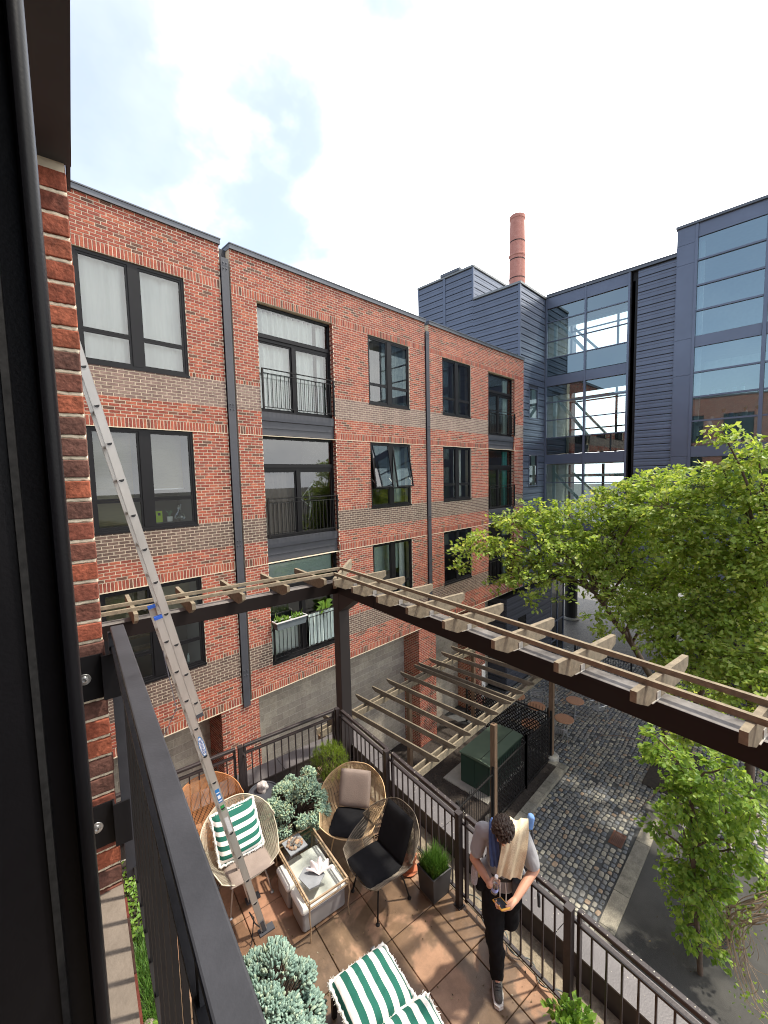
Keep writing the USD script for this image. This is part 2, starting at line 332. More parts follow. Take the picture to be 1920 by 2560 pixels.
# ================================================================= the brick building across the courtyard
house = thing('brick_building', 'red brick apartment building with dark window frames and taupe brick bands across the courtyard', 'building')
SECT = [(1.60, 4.69), (4.945, 12.235), (12.455, 19.82)]
WX = [(1.83, 3.85), (9.40, 11.36), (13.26, 15.20)]
JX = [(5.60, 8.00), (16.56, 18.93)]
ZB = 4.72
holes = []
for k, H in enumerate(HEADS):
    for x0, x1 in WX: holes.append((x0, x1, H - 2.13 if k < 2 else 6.08, H))
    for x0, x1 in JX: holes.append((x0, x1, HEADS[k + 1] if k < 2 else 5.45, H))
red, brn, brn_lit = [], [], []
def field(za, zb_, x0, x1, out, n=None):
    n = n or round((zb_ - za) / CO); h = (zb_ - za) / n
    for i in range(n):
        course(out, za + i * h, za + (i + 1) * h, x0, x1, holes, (0.0 if round(za / CO + i) % 2 else BR_L / 2))
for x0, x1 in SECT:
    for H in HEADS + [ZB]:
        course(red, H, H + 0.2025, x0, x1, holes, 0.0, L=0.0677)                       # soldier course
        if H == HEADS[0]:
            field(H + 0.2025, 15.87, x0, x1, red, 12); continue
        b0 = H + 0.6075 if H != ZB else 5.463
        field(H + 0.2025, b0, x0, x1, red)
        field(b0, b0 + 0.6075, x0, x1, brn_lit if H == HEADS[1] else brn, 9)
        course(red, b0 + 0.6075, b0 + 0.7085, x0, x1, holes, 0.0, L=0.0677)              # rowlock course
        up = {ZB: HEADS[2], HEADS[2]: HEADS[1], HEADS[1]: HEADS[0]}[H]
        field(b0 + 0.7085, up, x0, x1, red)
def nearest(rects, n, ok=lambda r: True):
    r = np.asarray(rects); c = np.stack([(r[:, 0] + r[:, 1]) / 2, np.full(len(r), YF), (r[:, 2] + r[:, 3]) / 2], 1)
    size = (r[:, 1] - r[:, 0]) * (r[:, 3] - r[:, 2]) / ((c - EYE) ** 2).sum(1)
    size[[not ok(x) for x in r]] = 0
    return np.argsort(-size)[:n]
seen = lambda r: r[0] > 1.9 and r[2] > 8.9
fplace = lambda v: np.stack([v[..., 0], YF + v[..., 1], v[..., 2]], -1)
wall = MB()
def wall_sheet(mb, x0, x1, z0, z1, y, hs):
    xs = sorted({x0, x1, *[min(max(h[i], x0), x1) for h in hs for i in (0, 1)]}); zs = sorted({z0, z1, *[min(max(h[i], z0), z1) for h in hs for i in (2, 3)]})
    for a, b in zip(xs, xs[1:]):
        for c, d in zip(zs, zs[1:]):
            m, n = (a + b) / 2, (c + d) / 2
            if not any(h[0] < m < h[1] and h[2] < n < h[3] for h in hs): mb.add([[a, y, c], [b, y, c], [b, y, d], [a, y, d]], [[0, 1, 2], [0, 2, 3]])
for x0, x1 in SECT:
    hs = [h for h in holes if h[0] > x0 and h[1] < x1]
    wall_sheet(wall, x0, x1, ZB, 15.87, YF + 0.0065, hs)
    for a, b, c, d in hs:                                                                  # the sides of the openings
        for x in (a, b): wall.add([[x, YF + 0.0065, c], [x, YF + 0.30, c], [x, YF + 0.30, d], [x, YF + 0.0065, d]], [[0, 1, 2], [0, 2, 3]])
        wall.add([[a, YF + 0.0065, d], [b, YF + 0.0065, d], [b, YF + 0.30, d], [a, YF + 0.30, d]], [[0, 1, 2], [0, 2, 3]])
    for x in (x0, x1): wall.add([[x, YF + 0.0065, ZB], [x, YF + 0.3, ZB], [x, YF + 0.3, 15.87], [x, YF + 0.0065, 15.87]], [[0, 1, 2], [0, 2, 3]])
wallp = put('wall', wall, M['mortar'], house)
lay(red, wallp, M['red'], nearest(red, 230, seen), fplace)
lay(brn, wallp, M['brown'], nearest(brn, 35, seen), fplace)
lay(brn_lit, wallp, M['taupe'], nearest(brn_lit, 35, seen), fplace)
# brick returns in the balcony openings (they show as toothed brick ends) and at the far corner
ret = []
for x0, x1 in JX:
    for k, H in enumerate(HEADS):
        z, i = (HEADS[k + 1] if k < 2 else 5.45), 0
        while z < H - 0.03:
            ret.append((0.004, 0.1 if i % 2 else 0.145, z + JT / 2, min(z + CO, H) - JT / 2, x1)); z += CO; i += 1
rm = MB()
for d0, d1, z0, z1, x in ret: rm.box(x - 0.006, x + 0.02, YF + d0 + 0.004, YF + d1, z0, z1)
put('brick_return', rm, M['red'], house, kind='stuff')
# core of the building, roof, soffit
core = MB().box(1.6, 19.7, YF + 2.6, 20, 0, 15.6)
for z in (4.72, 8.6, 11.95, 15.3): core.box(1.6, 19.8, YF + 0.31, YF + 2.62, z - 0.06 if z > 5 else z, z + 0.02 if z > 5 else z + 0.1)
for x in (4.4, 8.6, 12.35, 15.9): core.box(x - 0.05, x + 0.05, YF + 0.31, YF + 2.61, 4.8, 15.3)
core.box(1.6, 4.69, YF + 0.3, YF + 0.33, 15.24, 15.86)
put('inner_wall', core, M['room'], house)
put('roof', MB().box(1.6, 19.75, YF + 0.3, 20, 15.6, 15.72), M['coping'], house)
put('soffit', MB().box(1.6, 19.8, YF + 0.004, 10.66, ZB - 0.02, ZB - 0.006), M['conc'], house)
put('lintel', MB().box(1.6, 19.8, YF - 0.006, YF + 0.0, ZB - 0.014, ZB + 0.004), M['mortar'], house)
for H in HEADS[1:]:
    put('lintel', MB().box(1.6, 4.66, YF - 0.006, YF, H - 0.012, H + 0.004).box(4.96, 12.22, YF - 0.006, YF, H - 0.012, H + 0.004).box(12.47, 19.8, YF - 0.006, YF, H - 0.012, H + 0.004), M['mortar'], house)
for x0, x1 in SECT:
    put('coping', MB().box(x0 - 0.01, x1 + 0.02, YF - 0.045, YF + 0.34, 15.87, 15.99).box(x0 - 0.02, x1 + 0.03, YF - 0.06, YF + 0.35, 15.975, 16.0), M['coping'], house)
# steel columns between the brick bays
def column(x0, x1, w):
    c = put('steel_column', MB().box(x0 + 0.012, x0 + w, YF - 0.045, YF - 0.02, 4.62, 15.6).box(x0 + 0.012 + w / 2 - 0.01, x0 + w / 2 + 0.012, YF - 0.02, YF + 0.2, 4.62, 15.6).box(x0 - 0.001, x1 + 0.001, YF + 0.2, YF + 0.22, 4.6, 15.9), M['dkmetal'], house)
    for z in (15.42, 12.16, 8.84, 5.51):
        b = MB()
        for dx in (0.3, 0.7):
            for dz in (-0.06, 0.06): b.tm(trimesh.creation.icosphere(1, 0.017).apply_translation([x0 + 0.012 + dx * (w - 0.012), YF - 0.047, z + dz]))
        put('bolt_group', b.box(x0 + 0.012, x0 + w, YF - 0.048, YF - 0.044, z - 0.003, z + 0.003), M['dkmetal'], c)
column(4.69, 4.945, 0.195)
column(12.235, 12.455, 0.20)

# ---------------------------------------------------------------- windows
def curtain_sheet(x0, x1, z0, z1, y, wave=0.05, n=None, per=0.16):
    n = n or max(8, int((x1 - x0) / 0.025)); x = np.linspace(x0, x1, n)
    dy = wave * np.sin(x * 2 * math.pi / per + 0.8 * np.sin(x * 5)) + 0.4 * wave * np.sin(x * 2 * math.pi / per * 0.37 + 1)
    return MB().grid(np.stack([np.stack([x, y + dy, np.full(n, z)], 1) for z in (z1, z0)]))

def double_window(x0, x1, z0, z1, opened=False, fill=None, label=None, tr=0.63):
    y0 = YF + 0.035; xm = (x0 + x1) / 2; mw = 0.095; fw = 0.05
    f = MB()
    f.box(x0, x1, y0, y0 + 0.09, z0, z0 + fw).box(x0, x1, y0, y0 + 0.09, z1 - fw, z1)
    f.box(x0, x0 + fw, y0, y0 + 0.09, z0 + fw, z1 - fw).box(x1 - fw, x1, y0, y0 + 0.09, z0 + fw, z1 - fw)
    f.box(xm - mw, xm + mw, y0 - 0.004, y0 + 0.09, z0 + fw, z1 - fw)
    f.box(x0 - 0.01, x1 + 0.01, YF - 0.012, y0, z0 - 0.035, z0 + 0.012)
    w = put('window', f, M['black'], house, label=label)
    for a, b in ((x0 + fw, xm - mw), (xm + mw, x1 - fw)):
        zt = z0 + tr
        def sash(za, zb_, y):
            s = 0.042
            return MB().box(a, b, y, y + 0.04, za, za + s).box(a, b, y, y + 0.04, zb_ - s, zb_).box(a, a + s, y, y + 0.04, za + s, zb_ - s).box(b - s, b, y, y + 0.04, za + s, zb_ - s), MB().add([[a + s, y + 0.02, za + s], [b - s, y + 0.02, za + s], [b - s, y + 0.02, zb_ - s], [a + s, y + 0.02, zb_ - s]], [[0, 1, 2], [0, 2, 3]])
        for lo, (za, zb_) in enumerate(((zt, z1 - fw), (z0 + fw, zt - 0.004))):
            s, g = sash(za, zb_, y0 + 0.012)
            if opened and lo == 0:
                for q in (s, g):
                    q.v = [(np.asarray(v) - [0, y0, zb_]) @ rotx(-9).T + [0, y0, zb_] for v in q.v]
                st = MB().bar((a + 0.01, y0 + 0.02, za + 0.32), (a + 0.02, y0 - 0.19, za + 0.12), 0.012, 0.02).bar((b - 0.01, y0 + 0.02, za + 0.32), (b - 0.02, y0 - 0.19, za + 0.12), 0.012, 0.02)
                put('stay_arm', st, M['alu'], w)
            put('sash', s, M['black'], w); put('pane', g, M['pane'], w)
    for kind, args in (fill or []): put(*([kind] + list(args)), parent=w)
    return w

def box_sheet(x0, x1, z0, z1, y): return MB().box(x0, x1, y, y + 0.01, z0, z1)
rowfill = {
 (0, 0): [('curtain', (curtain_sheet(1.95, 3.8, 12.85, 14.83, YF + 0.24, 0.03, per=0.3), M['curtain']))],
 (0, 1): [('curtain', (curtain_sheet(9.5, 11.3, 12.8, 14.83, YF + 0.5, 0.05), M['room']))],
 (0, 2): [('curtain', (curtain_sheet(14.55, 15.15, 12.8, 14.83, YF + 0.5, 0.05), M['room'])), ('vase', (MB().lathe([(0.05, 0), (0.13, 0.08), (0.15, 0.2), (0.07, 0.36), (0.05, 0.42), (0.0, 0.42)], 14, (13.62, YF + 0.35, 12.8)), M['tan']))],
 (1, 0): [('roller_shade', (box_sheet(1.9, 2.68, 9.5, 11.5, YF + 0.42), M['shade'])), ('roller_shade', (box_sheet(2.94, 3.72, 10.25, 11.5, YF + 0.42), M['shade'])), ('roller_shade', (MB().box(2.94, 3.72, YF + 0.40, YF + 0.43, 10.22, 10.25), M['white']))],
 (1, 1): [('curtain', (curtain_sheet(10.95, 11.3, 9.5, 11.5, YF + 0.45, 0.04), M['paleshade']))],
 (1, 2): [('curtain', (curtain_sheet(14.5, 15.1, 9.5, 11.5, YF + 0.45, 0.05), M['curtain']))],
 (2, 0): [('blind', (box_sheet(1.9, 3.75, 7.0, 8.15, YF + 0.5), M['shade'])), ('shelf', (MB().box(1.9, 3.0, YF + 0.9, YF + 1.1, 6.5, 6.55).box(1.9, 3.0, YF + 0.9, YF + 1.1, 6.8, 6.85), M['wood']))],
 (2, 1): [('roller_shade', (box_sheet(9.5, 11.25, 7.1, 8.15, YF + 0.4), M['paleshade'])), ('curtain', (curtain_sheet(11.0, 11.3, 6.1, 8.1, YF + 0.36, 0.03), M['curtain']))],
 (2, 2): [('roller_shade', (box_sheet(13.3, 14.1, 7.55, 8.15, YF + 0.4), M['paleshade']))],
}
for k, H in enumerate(HEADS):
    for i, (x0, x1) in enumerate(WX):
        double_window(x0 + 0.004, x1 - 0.004, H - 2.13 + 0.004 if k < 2 else 6.084, H - 0.014, opened=(k == 1 and i == 1), fill=rowfill.get((k, i)),
                      label='double window with both upper sashes tilted open' if (k == 1 and i == 1) else None)

def balcony(x0, x1, zs, H, zbot, k, i):
    y0 = YF + 0.15; fw = 0.06; zt = H - 0.76; xm = x0 + 0.47 * (x1 - x0)
    f = MB().box(x0, x1, y0, y0 + 0.1, zs, zs + fw).box(x0, x1, y0, y0 + 0.1, H - fw, H).box(x0, x0 + fw, y0, y0 + 0.1, zs + fw, H - fw).box(x1 - fw, x1, y0, y0 + 0.1, zs + fw, H - fw)
    f.box(x0 + fw, x1 - fw, y0 - 0.012, y0 + 0.1, zt - 0.05, zt + 0.05)
    f.box(x0 + fw, x1 - fw, y0 + 0.02, y0 + 0.1, zt - 0.13, zt - 0.05)
    f.box(xm - 0.05, xm + 0.05, y0 + 0.01, y0 + 0.1, zs + fw, zt - 0.13)
    w = put('balcony_door', f, M['black'], house)
    put('pane', MB().add([[x0 + fw, y0 + 0.04, zt + 0.05], [x1 - fw, y0 + 0.04, zt + 0.05], [x1 - fw, y0 + 0.04, H - fw], [x0 + fw, y0 + 0.04, H - fw]], [[0, 1, 2], [0, 2, 3]]), M['pane'], w)
    for a, b, y in ((x0 + fw, xm - 0.05, y0 + 0.06), (xm + 0.05, x1 - fw, y0 + 0.04)):
        s = 0.045
        put('sash', MB().box(a, b, y - 0.015, y + 0.015, zs + fw, zs + fw + s).box(a, b, y - 0.015, y + 0.015, zt - 0.13 - s, zt - 0.13).box(a, a + s, y - 0.015, y + 0.015, zs + fw + s, zt - 0.13 - s).box(b - s, b, y - 0.015, y + 0.015, zs + fw + s, zt - 0.13 - s), M['black'], w)
        put('pane', MB().add([[a + s, y, zs + fw + s], [b - s, y, zs + fw + s], [b - s, y, zt - 0.13 - s], [a + s, y, zt - 0.13 - s]], [[0, 1, 2], [0, 2, 3]]), M['pane'], w)
    if k == 0 and i == 0:
        put('curtain', curtain_sheet(x0 + 0.08, x0 + 1.9, zs + 0.06, H - 0.05, y0 + 0.22, 0.05), M['curtain'], w)
        put('curtain', curtain_sheet(x0 + 2.05, x1 - 0.08, zs + 0.06, H - 0.05, y0 + 0.25, 0.05), M['curtain'], w)
    if k == 1 and i == 0: put('curtain', curtain_sheet(x0 + 0.1, xm, zs + 0.06, zt, y0 + 0.3, 0.04), M['tan'], w)
    if k == 2 and i == 0:
        put('roller_shade', box_sheet(x0 + 0.06, x1 - 0.06, H - 0.55, H - 0.05, y0 + 0.2), M['paleshade'], w)
        put('drape', curtain_sheet(xm + 0.1, x1 - 0.15, zs + 0.08, zs + 1.02, y0 - 0.06, 0.03), M['paleshade'], w)
        put('curtain', curtain_sheet(x0 + 0.1, xm - 0.1, zs + 0.06, zs + 0.9, y0 + 0.2, 0.03), M['curtain'], w)
    if i == 1:
        put('curtain', curtain_sheet(x1 - 0.55, x1 - 0.1, zs + 0.06, H - 0.05, y0 + 0.25, 0.05), M['teal'] if k == 1 else M['paleshade'], w)
    # sill and spandrel panel under the doors
    if zbot < zs - 0.1:
        put('spandrel_panel', MB().box(x0 + 0.003, x1 - 0.003, YF + 0.045, YF + 0.14, zs - 0.23, zs - 0.004).box(x0 + 0.003, x1 - 0.003, YF + 0.075, YF + 0.14, zbot + 0.02, zs - 0.24).box(x0 + 0.003, x1 - 0.003, YF + 0.06, YF + 0.075, zbot + 0.2, zbot + 0.205), M['dkmetal'], w)
    else:
        put('sill', MB().box(x0 - 0.01, x1 + 0.01, YF - 0.03, YF + 0.15, zs - 0.05, zs - 0.002), M['black'], w)
    # railing
    ya = YF - 0.03; z0 = zs + 0.10; z1 = zs + 1.08
    r = put('railing', MB().box(x0 + 0.03, x1 - 0.03, ya - 0.022, ya + 0.022, z1 - 0.02, z1).box(x0 + 0.03, x1 - 0.03, ya - 0.012, ya + 0.012, z1 - 0.13, z1 - 0.112).box(x0 + 0.03, x1 - 0.03, ya - 0.012, ya + 0.012, z0, z0 + 0.018)
            .box(x0 + 0.03, x0 + 0.07, ya - 0.022, ya + 0.022, zs + 0.05, z1 - 0.02).box(x1 - 0.07, x1 - 0.03, ya - 0.022, ya + 0.022, zs + 0.05, z1 - 0.02)
            .box(x0 + 0.008, x0 + 0.03, ya - 0.03, YF - 0.002, z1 - 0.2, z1 - 0.14).box(x1 - 0.03, x1 - 0.008, ya - 0.03, YF - 0.002, z1 - 0.2, z1 - 0.14), M['iron'], house)
    n = 17
    for q in range(n):
        x = x0 + 0.07 + (x1 - x0 - 0.14) * (q + 1) / (n + 1)
        put('baluster', MB().box(x - 0.007, x + 0.007, ya - 0.007, ya + 0.007, z0 + 0.018, z1 - 0.13), M['iron'], r)
for k, H in enumerate(HEADS):
    for i, (x0, x1) in enumerate(JX):
        zs = H - 2.72; balcony(x0 + 0.004, x1 - 0.004, zs, H - 0.014, HEADS[k + 1] if k < 2 else 5.45, k, i)

# storey below: piers of brick in front of a concrete block wall
PIERS = [(4.13, 5.14), (11.64, 12.65), (15.22, 16.23)]
for x0, x1 in PIERS:
    p = put('pier', MB().box(x0 + 0.006, x1 - 0.006, YF + 0.0065, 10.67, 0, ZB - 0.02), M['mortar'], house)
    rr, ss = [], []
    n = round(ZB / CO); h = (ZB - 0.02) / n
    for q in range(n):
        course(rr, q * h, (q + 1) * h, x0, x1, [], x0 + (0 if q % 2 else -BR_L / 2))
        course(ss, q * h, (q + 1) * h, YF, 10.67, [], YF + (-BR_L / 2 if q % 2 else 0))
    lay(rr, p, M['red'], [], fplace)
    lay(ss, p, M['red'], [], lambda v, x=x0: np.stack([x + v[..., 1], v[..., 0], v[..., 2]], -1)[:, ::1])
blockwall = put('block_wall', MB().box(1.0, 19.6, 10.676, 10.9, 0, ZB - 0.02), M['cmujoint'], house)
bl = []
n = 23; h = ZB / n
for q in range(n): course(bl, q * h, min((q + 1) * h, ZB - 0.02), 1.0, 17.8, [], 0.0 if q % 2 else 0.2032, L=0.4064, j=0.012)
bl = [b for b in bl if not any(x0 - 0.02 < (b[0] + b[1]) / 2 < x1 + 0.02 for x0, x1 in PIERS)]
vis = [i for i, b in enumerate(bl) if 5.2 < b[0] < 11.6 and b[2] > 1.2][:285]
lay(bl, blockwall, M['cmu'], vis, lambda v: np.stack([v[..., 0], 10.67 + v[..., 1], v[..., 2]], -1), name='concrete_block', rest='blockwork')

# things at the windows
t = thing('desk_sign', 'bright lime green square box standing in the second floor window sill', 'box', (3.06, YF + 0.3, 9.5))
put('body', MB().box(-0.12, 0.12, -0.02, 0.03, 0, 0.25), mat('lime', (0.42, 0.62, 0.01), 0.6, 0.03), t); put('clip', MB().box(0.03, 0.08, -0.03, -0.02, 0.15, 0.21), M['blackp'], t)
t = thing('sill_plant', 'small spiky plant in a white pot between the lime box and the glass flask', 'potted plant', (3.34, YF + 0.3, 9.5))
put('pot', MB().lathe([(0, 0), (0.055, 0), (0.062, 0.11), (0.05, 0.11), (0, 0.1)], 12), M['white'], t)
b = MB()
for q in range(16):
    a = q * 2.4; b.tube([(0, 0, 0.1), (0.03 * math.cos(a), 0.03 * math.sin(a), 0.18), (0.09 * math.cos(a), 0.09 * math.sin(a), 0.26 + 0.03 * math.sin(q))], [0.006, 0.006, 0.001], 4)
put('leaves', b, mat('aloe', (0.12, 0.22, 0.13)), t)
t = thing('glass_flask', 'clear round-bellied glass flask on the sill right of the small plant', 'flask', (3.56, YF + 0.3, 9.5))
put('body', MB().lathe([(0, 0), (0.10, 0.01), (0.13, 0.07), (0.10, 0.15), (0.04, 0.22), (0.035, 0.34), (0.05, 0.37)], 18), mat_clear('flask_glass', (0.82, 0.88, 0.88)), t, True)
t = thing('kitchen_items', 'row of small pale bottles on the lowest left window sill', 'bottles', (3.45, YF + 0.3, 6.12))
for q in range(5): put('bottle', MB().lathe([(0, 0), (0.03, 0), (0.03, 0.12 + 0.02 * (q % 3)), (0.012, 0.17), (0.012, 0.2 + 0.02 * (q % 2)), (0, 0.22)], 10, (-0.3 + q * 0.1, 0.02 * (q % 2), 0)), [M['white'], M['paleshade'], M['tan']][q % 3], t)
t = thing('window_box', 'grey balcony planter box with white rim and sprouting greens hung on the lowest railing', 'planter', (6.08, YF - 0.16, 6.42))
put('box', MB().prism([(-0.44, 0.0), (0.44, 0.0), (0.47, 0.19), (-0.47, 0.19)], -0.1, 0.1), mat('planter_grey', (0.10, 0.12, 0.13), 0.7), t)
put('rim', MB().box(-0.49, 0.49, -0.12, -0.1, 0.185, 0.215).box(-0.49, 0.49, 0.1, 0.12, 0.185, 0.215).box(-0.49, -0.47, -0.1, 0.1, 0.185, 0.215).box(0.47, 0.49, -0.1, 0.1, 0.185, 0.215).box(-0.01, 0.01, -0.1, 0.1, 0.185, 0.215), M['white'], t)
put('soil', MB().box(-0.46, 0.46, -0.098, 0.098, 0.17, 0.19), M['soil'], t)
b = MB()
for q in range(90):
    x, y = rng.uniform(-0.44, 0.4), rng.uniform(-0.08, 0.08); a = rng.uniform(0, 6.28); h = rng.uniform(0.04, 0.16) * (1.8 if rng.random() < 0.1 else 1)
    c = np.array([x, y, 0.19]); d = np.array([math.cos(a) * 0.05, math.sin(a) * 0.05, h]); s = np.array([-math.sin(a), math.cos(a), 0]) * 0.018
    b.add([c, c + d * 0.6 - s, c + d, c + d * 0.6 + s], [[0, 1, 2], [0, 2, 3]])
M['herb'] = mat_leaf('herb_leaf', [(0, (0.10, 0.22, 0.03)), (1, (0.22, 0.36, 0.06))])
put('herbs', b, M['herb'], t, kind='stuff')
t = thing('balcony_plant', 'dark trailing houseplant in a pale pot behind the lowest balcony railing', 'potted plant', (7.45, YF + 0.07, 6.3))
put('pot', MB().lathe([(0, 0), (0.08, 0), (0.1, 0.2), (0.08, 0.2), (0, 0.17)], 12), M['paleshade'], t)
b = MB()
for q in range(40):
    a = rng.uniform(0, 6.28); r = rng.uniform(0.1, 0.4); p0 = np.array([0, 0, 0.2]); p1 = np.array([math.cos(a) * r * 0.5, math.sin(a) * r * 0.12, 0.3 + rng.uniform(0, 0.2)]); p2 = np.array([math.cos(a) * r, math.sin(a) * r * 0.2, 0.2 + rng.uniform(-0.25, 0.3)])
    s = np.array([0.015, 0, 0.008]); b.add([p0, p1 - s, p2, p1 + s], [[0, 1, 2], [0, 2, 3]])
put('leaves', b, M['herb'], t, kind='stuff')
t = thing('white_bicycle', 'pale bicycle frame parked upright behind the middle balcony door glass', 'bicycle', (7.35, YF + 0.6, 8.85))
b = MB()
for c in (0.32, 0.95): b.tube([(0.12 * math.cos(a) * 1.0, 0.3 * math.sin(a) * 0.4, c + 0.3 * math.cos(a)) for a in np.linspace(0, 6.283, 20)], 0.015, 5)
put('wheels', b, M['blackp'], t)
put('frame', MB().tube([(0, 0, 0.32), (0.1, 0.02, 0.7), (0.05, 0.05, 1.25), (0.25, 0.1, 1.4)], 0.022, 6).tube([(0.1, 0.02, 0.7), (-0.2, 0.1, 0.95), (0.05, 0.05, 1.25)], 0.02, 6), M['white'], t)

# roof top kerb of the brick building
t = thing('roof_hatch', 'low dark metal roof kerb showing above the brick parapet', 'roof hatch', (13.4, 12.6, 15.7))
put('body', MB().box(-0.7, 1.6, 0, 1.5, 0, 1.6), M['dkmetal'], t); put('cap', MB().box(-0.76, 1.66, -0.06, 1.56, 1.6, 1.7), M['coping'], t); put('spike', MB().tube([(-0.55, 0.1, 1.7), (-0.55, 0.1, 1.95)], 0.012, 5), M['iron'], t)
# ================================================================= the metal-clad wing
KS = 22.68 / 22.23
def qy(y): return y * KS
def qz(z): return 10.4 + (z - 10.4) * KS
wing = thing('metal_clad_building', 'blue-grey metal clad wing with glazed stair link and tall glass bay beyond the brick building', 'building')
def siding(parent, face, a0, a1, z0, z1, off, pitch=0.328, ztop=None, outward=-1, skip=()):
    """boards of ribbed metal siding; face 'x' lies in a plane x = off (a along y), 'y' in a plane y = off (a along x)"""
    z = (ztop or z1); k = 0
    while z > z0 + 0.02:
        lo, hi = max(z - pitch, z0), min(z, z1); z -= pitch
        if hi - lo < 0.03: continue
        t = pitch
        prof = [(0.0, hi - 0.022), (-0.012, hi - 0.028), (-0.026, hi - 0.07), (-0.026, lo + 0.62 * (hi - lo)), (-0.018, lo + 0.55 * (hi - lo)), (-0.021, lo + 0.5 * (hi - lo)), (-0.028, lo + 0.1), (-0.030, lo + 0.012), (0.0, lo + 0.001), (0.012, lo + 0.001), (0.012, hi - 0.022)]
        if hi - lo < 0.2: prof = [(0.0, hi - 0.003), (-0.026, hi - 0.006), (-0.030, lo + 0.012), (0.0, lo + 0.001), (0.012, lo + 0.001), (0.012, hi - 0.003)]
        ivs = [(a0, a1)]
        for s in skip:
            if s[2] < (lo + hi) / 2 < s[3]: ivs = subtract(ivs, [(s[0], s[1])])
        for p, q in ivs:
            pts = [((off + d), zz) if face == 'y' else ((off + d), zz) for d, zz in prof]
            m = MB()
            if face == 'y': m.prism(pts, p, q, 'x')                    # (y, z) along x
            else: m.prism(pts, p, q, 'y')                               # (x, z) along y
            put('siding_board', m, M['siding'], parent)
XS, YS = 19.80, 10.10      # the stair block: left side and front
YT = qy(12.47)
stair = put('stair_block', MB().box(XS + 0.02, 27, YS + 0.02, YT, 4.0, qz(19.36)).box(XS + 0.02, 23.2, YT, qy(16.1), 4.0, qz(21.0)), M['dkmetal'], wing)
SL = [(qy(20.42), qy(21.31), qz(13.17), qz(14.62)), (qy(20.42), qy(21.31), qz(9.80), qz(11.31))]
siding(stair, 'y', XS + 0.06, XM - 0.12, 4.6, qz(19.34), YS, skip=[(a - 0.06, b + 0.06, c - 0.1, d + 0.08) for a, b, c, d in SL])
siding(stair, 'x', YS + 0.06, YT, 15.7, qz(19.34), XS)
siding(stair, 'x', YT, qy(14.2), 17.0, qz(20.98), XS, ztop=qz(20.98)); siding(stair, 'x', qy(14.35), qy(16.05), 17.0, qz(20.98), XS, ztop=qz(20.98))
siding(stair, 'y', XS + 0.06, 23.2, qz(19.5), qz(20.98), YT, ztop=qz(20.98))
trim = MB()
trim.box(XS - 0.04, XS + 0.07, YS - 0.04, YS + 0.07, 4.6, qz(19.34)).box(XS - 0.04, XS + 0.06, YT - 0.04, YT + 0.06, qz(19.44), qz(20.98)).box(XS - 0.05, XS + 0.03, qy(14.2), qy(14.35), 16.0, qz(21.05)).box(XS - 0.03, XS + 0.03, qy(16.05), qy(16.13), 16.0, qz(21.0))
for a, b, c, d in SL:
    trim.box(a - 0.06, a, YS - 0.045, YS + 0.03, c - 0.06, d + 0.06).box(b, b + 0.06, YS - 0.045, YS + 0.03, c - 0.06, d + 0.06).box(a, b, YS - 0.045, YS + 0.03, d, d + 0.06).box(a, b, YS - 0.045, YS + 0.03, c - 0.06, c)
put('trim', trim, M['panelb'], wing)
put('coping', MB().box(XS - 0.07, XS + 0.25, YS - 0.07, YT - 0.05, qz(19.36), qz(19.46)).box(XS + 0.25, XM + 0.3, YS - 0.07, YS + 0.25, qz(19.36), qz(19.46)).box(XS - 0.07, XS + 0.25, YT - 0.06, qy(16.15), qz(21.0), qz(21.1)).box(XS + 0.25, 23.3, YT - 0.06, YT + 0.25, qz(21.0), qz(21.1)), mat('pale_coping', (0.22, 0.225, 0.22), 0.45, 0.1, metal=0.3), wing)
put('gutter', MB().box(XS - 0.1, XS + 0.1, qy(13.24), qy(14.49), qz(21.1), qz(21.24)), M['coping'], wing)
for a, b, c, d in SL:
    put('window', MB().add([[a, YS - 0.004, c], [b, YS - 0.004, c], [b, YS - 0.004, d], [a, YS - 0.004, d]], [[0, 1, 2], [0, 2, 3]]), mat_glass('slit_pane', (0.5, 0.58, 0.56), 1.8), wing)
    put('curtain', MB().box(a + 0.3, b - 0.2, YS + 0.005, YS + 0.012, c, d), M['paleshade'], wing)
# glazed link: rows of panes between spandrels, see-through to the back glazing
Y0, Y1, YMID = qy(9.80), qy(5.97), qy(7.89)
ROWS = [qz(z) for z in (18.83, 18.16, 17.17, 16.33, 15.42)], [qz(z) for z in (14.90, 14.07, 13.15, 12.23, 11.38)], [qz(z) for z in (10.85, 9.88, 8.9, 7.9)]
lk = MB(); sp = MB()
for y in (Y0 + 0.04, YMID, Y1 + 0.02): lk.box(XM - 0.07, XM + 0.08, y - 0.045, y + 0.045, 7.4, qz(19.4))
spz = [(qz(19.38), qz(18.85)), (qz(15.40), qz(14.92)), (qz(11.36), qz(10.87)), (7.85, 7.4)]
for a, b in spz:
    for p, q in ((Y1 + 0.066, YMID - 0.046), (YMID + 0.046, Y0 - 0.006)): put('spandrel', MB().box(XM - 0.045, XM + 0.02, p, q, b, a), M['panelb'], wing)
for rows in ROWS:
    for z in rows[1:-1]: lk.box(XM - 0.055, XM + 0.05, Y1 + 0.066, YMID - 0.046, z - 0.022, z + 0.022).box(XM - 0.055, XM + 0.05, YMID + 0.046, Y0 - 0.006, z - 0.022, z + 0.022)
link = put('curtain_wall', lk, M['panelb'], wing)
for rows in ROWS:
    for za, zb_ in zip(rows, rows[1:]):
        for p, q in ((Y1 + 0.066, YMID - 0.046), (YMID + 0.046, Y0 - 0.006)):
            put('pane', MB().add([[XM, p, zb_ + 0.02], [XM, q, zb_ + 0.02], [XM, q, za - 0.02], [XM, p, za - 0.02]], [[0, 2, 1], [0, 3, 2]]), M['paneb'], link)
